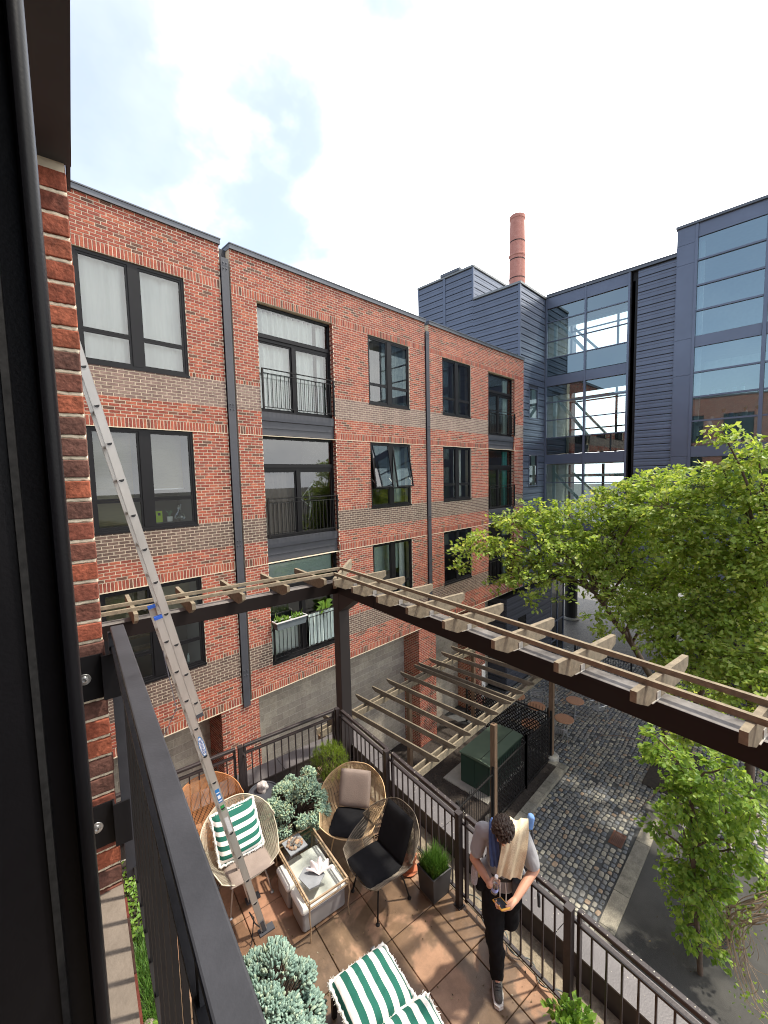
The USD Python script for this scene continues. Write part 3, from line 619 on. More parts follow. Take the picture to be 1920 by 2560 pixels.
for za, zb_ in ((ROWS[0][3], ROWS[0][4]), (ROWS[1][3], ROWS[1][4]), (ROWS[0][0], ROWS[0][1]), (ROWS[1][0], ROWS[1][1] + 0.35)):
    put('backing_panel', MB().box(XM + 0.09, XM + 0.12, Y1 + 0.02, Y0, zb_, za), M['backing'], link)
XB = XM + 3.0         # back wall of the link
bk = MB()
for rows in ROWS[:2]:
    for y in (Y1 + 0.1, Y1 + 1.35, Y0 - 0.1): bk.box(XB, XB + 0.1, y - 0.05, y + 0.05, rows[-1], rows[0])
    for z in (rows[-1] + 0.55, rows[-1] + 1.5, rows[0] - 0.5): bk.box(XB + 0.01, XB + 0.09, Y1, Y0, z - 0.035, z + 0.035)
for y in (Y1 + 0.1, (Y1 + Y0) / 2, Y0 - 0.1): bk.box(XB, XB + 0.1, y - 0.06, y + 0.06, 7.5, ROWS[2][0])
put('back_glazing_frame', bk, mat('brown_frame', (0.07, 0.05, 0.045), 0.6), wing)
for z in (qz(19.1), qz(15.15), qz(11.1)): put('floor_slab', MB().box(XM + 0.1, XB + 0.1, Y1 - 0.1, Y0 + 0.1, z - 0.24, z + 0.24), M['room'], wing)
put('floor_slab', MB().box(XM + 0.1, XB + 0.2, Y1 - 0.1, Y0 + 0.2, 4.9, 7.6), M['room'], wing)
put('link_wall', MB().box(XM + 0.25, XB + 0.1, Y0 + 0.05, Y0 + 0.12, 7.6, qz(19.0)).box(XM + 0.1, XB + 0.1, Y1 - 0.2, Y1 - 0.06, 7.6, qz(19.0)), mat('link_wall', (0.42, 0.42, 0.36), 0.9), wing)
br = MB()
wsteel = mat('white_steel', (0.62, 0.66, 0.62), 0.5)
for rows in ROWS:
    zt, zl = rows[0] - 0.15, rows[-1] + 0.15
    br.bar((XM + 0.45, Y0 - 0.25, zt - 0.3), (XM + 0.45, Y1 + 1.2, zl - 0.2), 0.12, 0.14)
    br.bar((XB - 0.35, Y0 - 0.4, zt - 0.3), (XB - 0.35, Y1 + 0.9, zl), 0.10, 0.12)
    br.box(XM + 0.35, XM + 0.5, Y0 - 0.35, Y0 - 0.2, zl - 0.3, zt + 0.1)
    br.box(XM + 1.2, XM + 1.35, Y1, Y0, zt - 0.55, zt - 0.40)
put('brace', br, wsteel, wing)
hr = MB()
for z in (qz(12.1), qz(12.3)): hr.tube([(XM + 0.6, Y1, z), (XM + 0.6, Y0, z)], 0.02, 5)
for y in np.linspace(Y1 + 0.2, Y0 - 0.2, 5): hr.tube([(XM + 0.6, y, qz(11.35)), (XM + 0.6, y, qz(12.3))], 0.015, 5)
put('hand_rail', hr, M['dkmetal'], wing)
put('coping', MB().box(XM - 0.10, XM + 0.3, qy(4.18) + 0.02, YS - 0.08, qz(19.40), qz(19.50)).box(XM - 0.10, XM + 0.3, qy(4.18) + 0.02, YS - 0.08, qz(19.52), qz(19.56)), M['coping'], wing)
put('roof', MB().box(XM + 0.3, XB + 0.3, 4.3, YS - 0.1, qz(19.3), qz(19.42)), M['coping'], wing)
put('downpipe_recess', MB().box(XM + 0.10, XM + 0.14, qy(5.68), qy(5.95), 5, qz(19.38)).box(XM - 0.05, XM + 0.1, qy(5.90), qy(5.95), 5, qz(19.38)), M['iron'], wing)
# ribbed wall between the link and the tall bay
rib = put('ribbed_wall', MB().box(XM + 0.02, XM + 6, qy(4.16), qy(5.66), 5.0, qz(19.38)), M['dkmetal'], wing)
siding(rib, 'x', qy(4.19), qy(5.64), 5.0, qz(19.36), XM, pitch=0.33)
# tall glass bay
ZT = qz(20.45)
bay = put('glass_bay_frame', MB().box(XM - 0.13, XM - 0.05, qy(3.47), qy(3.57), 5.0, ZT).box(XM - 0.13, XM - 0.05, qy(1.24), qy(1.36), 5.0, qz(19.9)).box(XM - 0.10, XM - 0.04, qy(-2.6), qy(-2.5), 5.0, ZT), M['panelb'], wing)
JZ = [qz(20.45), qz(19.75), qz(18.95), qz(15.9), qz(14.4), qz(10.98), 7.9, 5.0]
for a, b in zip(JZ, JZ[1:]):
    put('flat_panel', MB().box(XM - 0.11, XM + 0.05, qy(3.575), qy(4.17), b + 0.006, a - 0.006), M['panelb'], bay)
put('bay_side', MB().box(XM - 0.10, XM + 6, qy(4.171), qy(4.2), 5.0, ZT), M['panelb'], bay)
GZ = [qz(19.89), qz(19.0), qz(17.99), qz(16.98), qz(15.97)], [qz(15.49), qz(14.47), qz(13.45), qz(12.45), qz(11.42)], [qz(10.92), qz(9.9), qz(8.9), qz(7.9)]
sg = MB()
for a, b in ((ZT, qz(19.91)), (qz(15.95), qz(15.51)), (qz(11.40), qz(10.94)), (qz(7.88), 5.0)):
    for p, q in ((qy(1.37), qy(3.465)), (qy(-2.5), qy(1.23))): put('spandrel', MB().box(XM - 0.085, XM, p, q, b, a), M['panelb'], bay)
tb = MB()
for rows in GZ:
    for z in rows[1:-1]:
        for p, q in ((qy(1.37), qy(3.465)), (qy(-2.5), qy(1.23))): put('transom', MB().box(XM - 0.095, XM, p, q, z - 0.035, z + 0.035), M['panelb'], bay)
for rows in GZ:
    for za, zb_ in zip(rows, rows[1:]):
        for p, q in ((qy(1.37), qy(3.465)), (qy(-2.5), qy(1.23))):
            put('pane', MB().add([[XM - 0.03, p, zb_], [XM - 0.03, q, zb_], [XM - 0.03, q, za], [XM - 0.03, p, za]], [[0, 2, 1], [0, 3, 2]]), M['panec'], bay)
ib = MB().box(XM + 5, XM + 5.1, -4, 4.3, 5, ZT).box(XM + 0.05, XM + 5, -4, 4.25, qz(15.5), qz(15.95)).box(XM + 0.05, XM + 5, -4, 4.25, qz(10.95), qz(11.40)).box(XM + 0.05, XM + 5, -4, 4.25, 5, 7.8).box(XM + 0.05, XM + 5, -4, 4.25, qz(19.9), ZT)
put('inner_wall', ib, mat('bay_room', (0.30, 0.30, 0.27), 0.9), wing)
put('inner_post', MB().box(XM + 0.3, XM + 0.46, qy(3.3), qy(3.44), 5, ZT - 0.3).box(XM + 1.3, XM + 1.5, -3, qy(3.3), qz(14.7), qz(15.1)), wsteel, wing)
put('coping', MB().box(XM - 0.18, XM + 0.2, qy(-2.7), qy(4.24), ZT, qz(20.55)), M['coping'], wing)
put('roof', MB().box(XM + 0.2, XM + 6, qy(-2.7), qy(4.2), ZT - 0.05, ZT + 0.02), M['coping'], wing)
# underside, ground floor and its columns
put('soffit', MB().box(XM - 0.05, XM + 15, qy(-2.6), YS + 3.0, 4.86, 4.99), M['dkmetal'], wing)  # unseen rear length added to shade the far paving
put('ground_floor_wall', MB().box(XM + 2.6, XM + 8, -4, 3.9, 0, 4.86), M['dkmetal'], wing)
low = put('ground_floor_block', MB().box(17.78, 24.55, 9.72, 13, 0, 4.5), M['iron'], wing)
M['siding2'] = mat('dark_siding', (0.045, 0.048, 0.062), 0.45, 0.1)
_keep = M['siding']; M['siding'] = M['siding2']
siding(low, 'y', 17.78, 22.75, 0.05, 4.5, 9.70, pitch=0.30, skip=[(18.9, 19.8, 1.6, 3.4)])
siding(low, 'x', 9.72, 10.66, 0.05, 4.5, 17.77, pitch=0.30)
M['siding'] = _keep
wf = MB()
for x in (22.78, 23.65, 24.5): wf.box(x - 0.04, x + 0.04, 9.66, 9.72, 0, 4.5)
for z in (0.9, 2.0, 3.2, 4.4): wf.box(22.8, 24.5, 9.665, 9.715, z - 0.04, z + 0.04)
put('shopfront_frame', wf, M['panelb'], low)
put('shopfront_pane', MB().add([[22.82, 9.70, 0.05], [24.46, 9.70, 0.05], [24.46, 9.70, 4.4], [22.82, 9.70, 4.4]], [[0, 1, 2], [0, 2, 3]]), mat_glass('dark_pane', (0.12, 0.15, 0.15), 1.7), low)
put('window', MB().add([[18.9, 9.70, 1.6], [19.8, 9.70, 1.6], [19.8, 9.70, 3.4], [18.9, 9.70, 3.4]], [[0, 1, 2], [0, 2, 3]]), mat_glass('dark_pane2', (0.1, 0.12, 0.12), 1.7), low)
for q, (x, y) in enumerate(((30.2, 11.4), (30.2, 5.5))):
    c = thing('round_column', ['dark round steel column in the passage beyond the low black siding', 'dark round steel column under the glazed link behind the trees'][q], 'column', (x, y, 0))
    put('shaft', MB().lathe([(0.42, 0), (0.42, 5.2)], 18), M['iron'], c); put('base', MB().lathe([(0.55, 0), (0.55, 0.12), (0.44, 0.16)], 18), M['conc'], c)
# pots and a lamp on the sills of the glass bay
pm = [M['white'], M['paleshade'], mat('blue_pot', (0.35, 0.42, 0.52), 0.4), mat('pot_tan', (0.5, 0.42, 0.34), 0.6)]
M['potgreen'] = mat_leaf('pot_leaf', [(0, (0.07, 0.14, 0.04)), (1, (0.16, 0.24, 0.06))])
def window_pot(y, z, k, h, hasplant, label):
    t = thing('window_pot', label, 'plant pot', (XM + 0.06, qy(y), qz(z)), group='plant pots on the glass bay sills')
    r = h * 0.45
    put('pot', MB().lathe([(0, 0), (r * 0.8, 0), (r, h), (r * 0.85, h), (0, h * 0.9)], 12), pm[k], t)
    if hasplant:
        b = MB()
        for q in range(14):
            a = q * 2.4; l = h * (0.6 + 0.5 * ((q * 7) % 5) / 5); c = np.array([0, 0, h]); d = np.array([math.cos(a) * l * 0.5, math.sin(a) * l * 0.5, l]); s = np.array([-math.sin(a), math.cos(a), 0]) * 0.03
            b.add([c, c + d * 0.6 - s, c + d, c + d * 0.6 + s], [[0, 1, 2], [0, 2, 3]])
        put('leaves', b, M['potgreen'], t)
for y, z, k, h, pl, lab in [(2.81, 13.49, 0, 0.17, 1, 'leftmost of the five small pots on the upper sill of the glass bay, patterned white'), (2.60, 13.49, 0, 0.17, 0, 'second of the five small pots on the upper sill of the glass bay'), (2.38, 13.49, 3, 0.13, 1, 'tan pot in the middle of the five on the upper bay sill'), (2.12, 13.49, 1, 0.18, 0, 'pale pot fourth along the upper bay sill'), (1.86, 13.49, 1, 0.17, 1, 'rightmost pot on the upper bay sill'),
        (2.80, 12.49, 0, 0.11, 0, 'low white bowl beside the white lampshade on the middle bay sill'), (2.44, 12.49, 1, 0.2, 1, 'wide pot with yellow-green leaves on the middle bay sill'), (2.19, 12.49, 2, 0.19, 0, 'blue-grey pot on the middle bay sill'), (1.98, 12.49, 0, 0.12, 0, 'small white cube pot right of the blue-grey pot'), (1.76, 12.49, 0, 0.2, 1, 'large white pot with upright cactus on the middle bay sill'), (1.58, 12.49, 0, 0.12, 0, 'smallest white pot near the right of the middle bay sill'), (1.40, 12.49, 3, 0.2, 1, 'tan pot at the right end of the middle bay sill'),
        (3.26, 11.46, 3, 0.2, 1, 'tan pot with tall leaves in the left corner of the lowest bay sill'), (3.09, 11.46, 0, 0.2, 0, 'white pot under the lampshade, left of a twin'), (2.93, 11.46, 0, 0.2, 0, 'white pot under the lampshade stem'), (2.74, 11.46, 0, 0.19, 1, 'white pot with bushy green plant on the lowest bay sill'), (2.15, 11.46, 1, 0.2, 0, 'pale pot on the lowest bay sill beside the tree tip'), (1.94, 11.46, 0, 0.24, 1, 'large white pot on the lowest bay sill behind the tree tip')]:
    window_pot(y, z, k, h, pl, lab)
t = thing('floor_lamp', 'white drum lampshade on a thin stem behind the glass bay', 'lamp', (XM + 0.45, qy(3.1), qz(11.46)))
put('shade', MB().lathe([(0.22, 1.05), (0.30, 0.82)], 20), M['white'], t); put('stem', MB().tube([(0, 0, 0), (0, 0, 0.95)], 0.012, 6), M['iron'], t); put('base', MB().lathe([(0, 0), (0.14, 0), (0.14, 0.02), (0, 0.03)], 16), M['iron'], t)

# brick chimney far behind
ch = thing('brick_chimney', 'tall tapering red brick factory chimney with iron bands above the roofs', 'chimney', (55.0, 28.45, 0))
CT = 44.4
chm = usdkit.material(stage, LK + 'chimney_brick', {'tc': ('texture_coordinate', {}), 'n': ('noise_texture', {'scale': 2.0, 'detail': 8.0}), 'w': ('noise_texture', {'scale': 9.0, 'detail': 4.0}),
    'a': ('math', {'math_type': 'add'}), 'h': ('math', {'math_type': 'multiply', 'value2': 0.5}), 'r': ('rgb_ramp', {'ramp': [(0.32, (0.36, 0.15, 0.115)), (0.5, (0.45, 0.195, 0.15)), (0.68, (0.50, 0.25, 0.20))]}), 'p': ('principled_bsdf', {'roughness': 0.95})},  # brick tones paled and greyed: distance haze is put into the colour
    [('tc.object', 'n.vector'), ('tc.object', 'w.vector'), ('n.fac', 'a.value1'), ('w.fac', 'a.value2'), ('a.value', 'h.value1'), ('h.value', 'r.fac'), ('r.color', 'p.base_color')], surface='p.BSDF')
R = lambda z: 0.93 + (CT - z) * 0.0135
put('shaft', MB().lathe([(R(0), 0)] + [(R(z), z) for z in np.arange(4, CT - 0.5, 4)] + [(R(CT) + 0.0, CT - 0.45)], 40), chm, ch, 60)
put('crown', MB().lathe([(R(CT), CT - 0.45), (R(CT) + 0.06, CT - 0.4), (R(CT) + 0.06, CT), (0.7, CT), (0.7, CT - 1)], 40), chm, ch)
for z in (CT - 3.3, CT - 5.6, CT - 8.0, CT - 10.6, CT - 13.2):
    put('iron_band', MB().lathe([(R(z) - 0.02, z - 0.05), (R(z) + 0.025, z - 0.05), (R(z) + 0.025, z + 0.05), (R(z) - 0.02, z + 0.05)], 40), M['iron'], ch)
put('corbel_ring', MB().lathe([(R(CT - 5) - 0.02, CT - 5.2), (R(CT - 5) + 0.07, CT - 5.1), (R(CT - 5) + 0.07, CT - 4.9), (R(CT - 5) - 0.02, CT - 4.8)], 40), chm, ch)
put('lightning_rod', MB().tube([(-R(CT) * 0.95, 0.2, CT - 14), (-R(CT) * 0.95, 0.2, CT)], 0.02, 4), M['iron'], ch)
# ================================================================= the courtyard
rng = np.random.default_rng(11)
paving = put('cobble_paving', MB().add([[8.0, -2, -0.012], [26, -2, -0.012], [26, 10.5, -0.012], [8.0, 10.5, -0.012]], [[0, 1, 2], [0, 2, 3]]), mat('cobble_joint', (0.045, 0.046, 0.047), 0.75, 0.4, 8.0, 0.6, 90.0), kind='structure')
def stone(cx, cy, lx, ly, h):
    a = (np.arange(8) + 0.5) * math.pi / 4
    ex = np.sign(np.cos(a)) * np.abs(np.cos(a)) ** 0.55; ey = np.sign(np.sin(a)) * np.abs(np.sin(a)) ** 0.55
    j = 1 + rng.uniform(-0.09, 0.09, 8)
    tw_ = rng.uniform(-0.16, 0.16); ct_, sn_ = math.cos(tw_), math.sin(tw_); ox, oy = ex * lx / 2 * j, ey * ly / 2 * j
    o = np.stack([cx + ox * ct_ - oy * sn_, cy + ox * sn_ + oy * ct_], 1); i = np.array([cx, cy]) + (o - [cx, cy]) * 0.72
    tilt = rng.uniform(-0.006, 0.006, 2)
    v = np.vstack([np.c_[o, np.full(8, -0.03)], np.c_[o, np.full(8, h - 0.009)], np.c_[i, np.full(8, h)], [[cx, cy, h + 0.003]]]); v[8:, 2] += (v[8:, :2] - [cx, cy]) @ tilt * 6
    f = []
    for k in range(8):
        n = (k + 1) % 8
        f += [[k, n, 8 + n], [k, 8 + n, 8 + k], [8 + k, 8 + n, 16 + n], [8 + k, 16 + n, 16 + k], [16 + k, 16 + n, 24]]
    return v, np.array(f)
M['cobble'] = mat_pick('cobblestone', [(0, (0.16, 0.16, 0.15)), (0.16, (0.12, 0.128, 0.138)), (0.3, (0.23, 0.215, 0.18)), (0.44, (0.18, 0.175, 0.16)), (0.56, (0.29, 0.27, 0.215)), (0.66, (0.105, 0.113, 0.124)), (0.78, (0.22, 0.205, 0.175)), (0.88, (0.26, 0.19, 0.13)), (0.93, (0.32, 0.30, 0.24))], 0.55, 0.22, 7.0, 0.5, 45.0, 0.5)
stones = []
y = -1.6
while y < 9.6:
    w = rng.uniform(0.12, 0.165); x = 9.0 + rng.uniform(0, 0.15)
    while x < 25.0:
        l = rng.uniform(0.115, 0.21); cx, cy = x + l / 2, y + w / 2 + 0.030 * math.sin(x * 0.9 + y * 0.7) + 0.018 * math.sin(x * 2.3 + y) + rng.uniform(-0.012, 0.012)
        ok = (cx > 14.22) or (2.95 < cy < 5.44)
        if cx > 14.0 and cy > 5.9 and cx < 14.5: ok = False
        if 15.3 < cx < 18.2 and 2.1 < cy < 3.4: ok = False
        if 12.1 < cx < 12.72 and 3.12 < cy < 3.5: ok = False
        if ok and rng.random() > 0.025: stones.append((cx, cy, l - 0.032, w - 0.028, rng.uniform(0.004, 0.013)))
        x += l
    y += w
st = np.array(stones); dist = np.hypot(np.hypot(st[:, 0], st[:, 1]), 10.4)
order = np.argsort(dist)
vis = [i for i in order if 9.9 < st[i, 0] and 2.95 < st[i, 1] < 5.44][:300]; vs = set(vis)
for i in vis: v, f = stone(*st[i]); put('cobble', (v, f), M['cobble'], paving)
mb = MB()
for i in range(len(st)):
    if i not in vs: mb.add(*stone(*st[i]))
put('cobbles', mb, M['cobble'], paving, kind='stuff')
far = usdkit.material(stage, LK + 'far_cobble', {'g': ('geometry', {}), 'v': ('voronoi_texture', {'scale': 6.0, 'feature': 'f1'}), 'e': ('voronoi_texture', {'scale': 6.0, 'feature': 'distance_to_edge'}), 'er': ('map_range', {'from_min': 0.02, 'from_max': 0.1, 'to_min': 0.25, 'to_max': 1.0, 'clamp': True}),
    'bw': ('rgb_to_bw', {}), 'r': ('rgb_ramp', {'ramp': [(0.2, (0.07, 0.07, 0.07)), (0.8, (0.12, 0.11, 0.095))]}), 'm': ('vector_math', {'math_type': 'scale'}), 'p': ('principled_bsdf', {'roughness': 0.6})},
    [('g.position', 'v.vector'), ('g.position', 'e.vector'), ('v.color', 'bw.color'), ('bw.val', 'r.fac'), ('e.distance', 'er.value'), ('r.color', 'm.vector1'), ('er.result', 'm.scale'), ('m.vector', 'p.base_color')], surface='p.BSDF')
put('far_cobble_paving', MB().add([[25, -4, -0.02], [70, -4, -0.02], [70, 60, -0.02], [25, 60, -0.02]], [[0, 1, 2], [0, 2, 3]]), far, kind='structure')
put('asphalt_drive', MB().add([[4, -14, 0.0], [14.12, -14, 0.0], [14.12, 2.56, 0.0], [4, 2.56, 0.0]], [[0, 1, 2], [0, 2, 3]]), mat('old_asphalt', (0.052, 0.05, 0.046), 0.9, 0.35, 1.2, 0.8, 120.0), kind='structure')
M['kerb'] = mat_pick('granite_kerb', [(0, (0.20, 0.185, 0.15)), (0.3, (0.17, 0.16, 0.135)), (0.6, (0.225, 0.205, 0.165)), (0.85, (0.185, 0.17, 0.14))], 0.85, 0.3, 5.0, 0.4)
k = tag(stage.DefinePrim('/World/kerb', 'Xform'), kind='structure')
x = 8.6
while x < 14.1:
    l = min(rng.uniform(0.7, 1.2), 14.12 - x)
    put('kerb_stone', MB().box(x, x + l - 0.012, 2.57, 2.92, -0.1, 0.028 + rng.uniform(-0.004, 0.004)), M['kerb'], k); x += l
x = 8.6
while x < 14.0:
    l = min(rng.uniform(0.45, 0.62), 14.05 - x)
    put('kerb_stone', MB().box(x, x + l - 0.015, 5.45, 5.72, -0.1, 0.13 + rng.uniform(-0.006, 0.006)), M['kerb'], k); x += l
for y in np.arange(5.45, 6.0, 0.3): put('kerb_stone', MB().box(14.06, 14.34, y, y + 0.285, -0.1, 0.125), M['kerb'], k)
# mulch bed below the timber pergola
n = 60
X, Y = np.meshgrid(np.linspace(5.2, 14.04, 110), np.linspace(5.73, 10.66, n), indexing='ij')
Z = 0.05 + 0.035 * meshkit.fbm(np.stack([X * 9, Y * 9, X * 0], -1), 3, 4) + 0.03 * meshkit.noise(np.stack([X * 30, Y * 30, X * 0], -1), 2)
mulch = put('mulch_bed', MB().grid(np.stack([X, Y, Z], -1)), mat('mulch', (0.034, 0.026, 0.021), 0.95, 0.6, 22.0, 1.0, 90.0), smooth=True, kind='structure')
b = MB()
for q in range(2600):
    c = np.array([rng.uniform(8.5, 14), rng.uniform(5.8, 9.8), 0.085]); a = rng.uniform(0, 6.28); l = rng.uniform(0.02, 0.05); d = np.array([math.cos(a) * l, math.sin(a) * l, rng.uniform(-0.01, 0.02)]); s = np.array([-math.sin(a), math.cos(a), 0.3]) * 0.008
    b.add([c - d - s, c + d - s, c + d + s, c - d + s], [[0, 1, 2], [0, 2, 3]])
put('bark_chips', b, mat_pick('bark_chip', [(0, (0.05, 0.035, 0.025)), (0.5, (0.03, 0.022, 0.018)), (0.85, (0.10, 0.07, 0.05))], 0.9), mulch, kind='stuff')
d = thing('drain_grate', 'rusty rectangular drain grate set in the cobbles', 'drain', (12.42, 3.31, 0))
rust = mat('rust', (0.13, 0.055, 0.035), 0.85, 0.4, 30.0)
put('frame', MB().box(-0.27, 0.27, -0.165, -0.14, -0.01, 0.008).box(-0.27, 0.27, 0.14, 0.165, -0.01, 0.008).box(-0.27, -0.245, -0.14, 0.14, -0.01, 0.008).box(0.245, 0.27, -0.14, 0.14, -0.01, 0.008), rust, d)
for q in range(7): put('bar', MB().box(-0.245, 0.245, -0.125 + q * 0.04, -0.105 + q * 0.04, -0.01, 0.005), rust, d)

# ---------------------------------------------------------------- timber pergola
pg = thing('timber_pergola', 'weathered timber pergola with open slats over the mulch bed below the terrace', 'pergola')
PX = [7.06, 7.77, 8.46, 9.17, 9.86, 10.56, 11.33, 11.56, 12.14, 12.89, 13.60, 14.32]
for x in PX:
    y0, y1 = 6.0 + rng.uniform(-0.03, 0.03), 9.84 + rng.uniform(-0.03, 0.03)
    put('slat', MB().prism([(y0 + 0.18, 3.36), (y0, 3.44), (y0, 3.50), (y1, 3.50), (y1, 3.44), (y1 - 0.15, 3.36)], x - 0.022, x + 0.022, 'x'), M['woodg'], pg)
for y in (6.32, 9.35):
    for dy in (-0.085, 0.085): put('beam', MB().box(6.6, 14.7, y + dy - 0.02, y + dy + 0.02, 3.18, 3.36), M['wood'], pg)
    for x in PX: put('block', MB().box(x - 0.02, x + 0.02, y - 0.064, y + 0.064, 3.2, 3.355), M['wood'], pg)
M['post'] = mat('post_timber', (0.15, 0.095, 0.058), 0.88, 0.4, 4.0, 0.4, 30.0, stretch=(8, 8, 0.8))
for x in (6.7, 10.42, 14.42):
    put('post', MB().box(x - 0.075, x + 0.075, 6.0, 6.15, 0.1, 3.18 if x < 14 else 3.5), M['post'], pg); put('post', MB().box(x - 0.075, x + 0.075, 9.28, 9.42, 0, 3.18), M['post'], pg)
for x in (10.42, 14.42): put('footing', MB().lathe([(0.26, -0.05), (0.26, 0.2), (0.22, 0.24), (0, 0.24)], 18, (x, 6.07, 0)), M['conc'], pg)
put('footing', MB().lathe([(0.24, -0.05), (0.24, 0.3), (0.2, 0.34), (0, 0.34)], 18, (8.6, 6.6, 0)), M['conc'], pg)
# ---------------------------------------------------------------- transformer
tf = thing('transformer_cabinet', 'dark green metal utility cabinet on a concrete pad behind the iron fence', 'utility cabinet', (12.3, 7.24, 0))
gm = mat('cabinet_green', (0.022, 0.05, 0.035), 0.45, 0.12, 2.0)
put('pad', MB().box(-1.38, 1.2, -0.66, 1.06, -0.02, 0.12), M['conc'], tf)
put('body', MB().box(-1.08, 1.08, -0.54, 0.54, 0.12, 1.12), gm, tf)
gt = mat('cabinet_top', (0.085, 0.125, 0.085), 0.6, 0.15, 2.0)
put('lid', MB().prism([(-0.58, 1.12), (0.58, 1.12), (0.58, 1.16), (-0.18, 1.21), (-0.58, 1.17)], -1.12, 1.12, 'x'), gt, tf)
put('seam', MB().box(-1.115, 1.115, -0.205, -0.19, 1.205, 1.214), M['iron'], tf)
put('door', MB().box(-1.09, -1.08, -0.5, -0.01, 0.2, 1.05).box(-1.09, -1.08, 0.01, 0.5, 0.2, 1.05), gm, tf)
# ---------------------------------------------------------------- iron fences
def fence(p0, p1, label, h=1.9, lattice=None, posts=True):
    p0, p1 = np.array(p0, float), np.array(p1, float); L = np.linalg.norm(p1 - p0); d = (p1 - p0) / L
    t = thing('iron_fence', label, 'fence', (p0[0], p0[1], 0), math.degrees(math.atan2(d[1], d[0])), group='black iron fences in the courtyard')
    r = put('rail', MB().box(0.04, L - 0.04, -0.02, 0.02, h - 0.22, h - 0.18), M['iron'], t); put('rail', MB().box(0.04, L - 0.04, -0.02, 0.02, 0.16, 0.2), M['iron'], t)
    n = max(2, round(L / 0.115))
    for q in range(1, n):
        x = L * q / n; put('picket', MB().tube([(x, 0, 0.06), (x, 0, h - 0.04), (x, 0, h)], [0.009, 0.009, 0.001], 4), M['iron'], t)
    for x in (0, L): put('post', MB().box(x - 0.035, x + 0.035, -0.035, 0.035, 0, h + 0.02), M['iron'], t)
    if lattice:
        m = MB(); z0, z1 = lattice; s = 0.15; y = 0.03
        for sgn in (1, -1):
            c = -L - z1
            while c < L + z1:
                pts = []
                for x in (0.05, L - 0.05):
                    z = z0 + sgn * (x - c) if sgn > 0 else z0 - (x - c)
                    pts.append((x, z))
                (xa, za), (xb, zb_) = pts
                ts = [0.0, 1.0]
                dz = zb_ - za
                lo, hi = sorted([(z0 - za) / dz, (z1 - za) / dz]); lo, hi = max(lo, 0), min(hi, 1)
                if hi - lo > 0.01: m.bar((xa + (xb - xa) * lo, y + 0.008 * sgn, za + dz * lo), (xa + (xb - xa) * hi, y + 0.008 * sgn, za + dz * hi), 0.010, 0.034)
                c += s
        put('lattice', m, M['iron'], t)
    return t
fence((8.55, 6.05), (10.34, 6.05), 'black picket fence left of the timber post, half hidden by the terrace edge')
fence((10.5, 6.05), (12.4, 6.05), 'black picket fence directly in front of the green cabinet', lattice=(0.1, 1.66))
fence((12.4, 6.05), (14.34, 6.05), 'black picket fence with diamond lattice between the green cabinet and the cobbles', lattice=(0.1, 1.66))
fence((14.45, 6.2), (14.45, 9.7), 'black diamond lattice fence panel behind the green cabinet', lattice=(0.15, 1.62))
fence((22.9, 8.4), (23.0, 5.7), 'low black picket fence by the passage, seen between the pergola rafters', h=1.05)
# ---------------------------------------------------------------- bistro tables and chairs
M['table'] = mat('table_wood', (0.33, 0.165, 0.09), 0.5, 0.2, 4.0, stretch=(1, 9, 1))
M['chrome'] = mat('chair_aluminium', (0.50, 0.50, 0.50), 0.3, 0.1, 5.0, metal=0.9)
def bistro_table(label, loc):
    t = thing('bistro_table', label, 'table', loc, group='round bistro tables on the cobbles')
    put('tabletop', MB().lathe([(0, 0.70), (0.34, 0.70), (0.36, 0.71), (0.36, 0.725), (0.345, 0.735), (0, 0.735)], 28), M['table'], t)
    put('column', MB().lathe([(0.03, 0.04), (0.03, 0.70), (0.12, 0.70)], 10), M['chrome'], t)
    for q in range(4):
        a = q * math.pi / 2 + 0.4; put('foot', MB().bar((0, 0, 0.07), (0.3 * math.cos(a), 0.3 * math.sin(a), 0.025), 0.04, 0.03), M['chrome'], t)
    return t
tab = bistro_table('round wooden bistro table standing alone farthest right on the cobbles', (17.8, 6.5, 0))
for loc, lab in (((16.15, 6.3, 0), 'round wooden bistro table behind the empty metal armchair'), ((16.3, 7.5, 0), 'round wooden bistro table right behind the lattice fence top'), ((16.5, 8.5, 0), 'round wooden bistro table farthest left behind the lattice fence'), ((14.95, 7.1, 0), 'round wooden bistro table seen low through the lattice fence')):
    dup(tab, 'bistro_table', lab, loc, rng.uniform(0, 80))
def metal_chair(label, loc, rot):
    t = thing('metal_chair', label, 'chair', loc, rot, group='metal chairs around the bistro tables')
    for q in range(7): put('seat_slat', MB().box(-0.21, 0.21, -0.2 + q * 0.062, -0.155 + q * 0.062, 0.44, 0.452), M['chrome'], t)
    for q in range(4): put('back_slat', MB().bar((-0.2, -0.235 - q * 0.014, 0.58 + q * 0.075), (0.2, -0.235 - q * 0.014, 0.58 + q * 0.075), 0.008, 0.055), M['chrome'], t)
    for s in (-1, 1):
        put('arm', MB().tube([(s * 0.23, -0.29, 0.86), (s * 0.24, -0.24, 0.66), (s * 0.27, 0.0, 0.66), (s * 0.27, 0.18, 0.65), (s * 0.25, 0.22, 0.44), (s * 0.25, 0.24, 0.0)], 0.012, 6), M['chrome'], t)
        put('leg', MB().tube([(s * 0.23, -0.29, 0.86), (s * 0.22, -0.2, 0.44), (s * 0.25, -0.28, 0.0)], 0.012, 6), M['chrome'], t)
    return t
c0 = metal_chair('silver slatted metal armchair in front of the nearer bistro table', (15.75, 6.25, 0), 200)
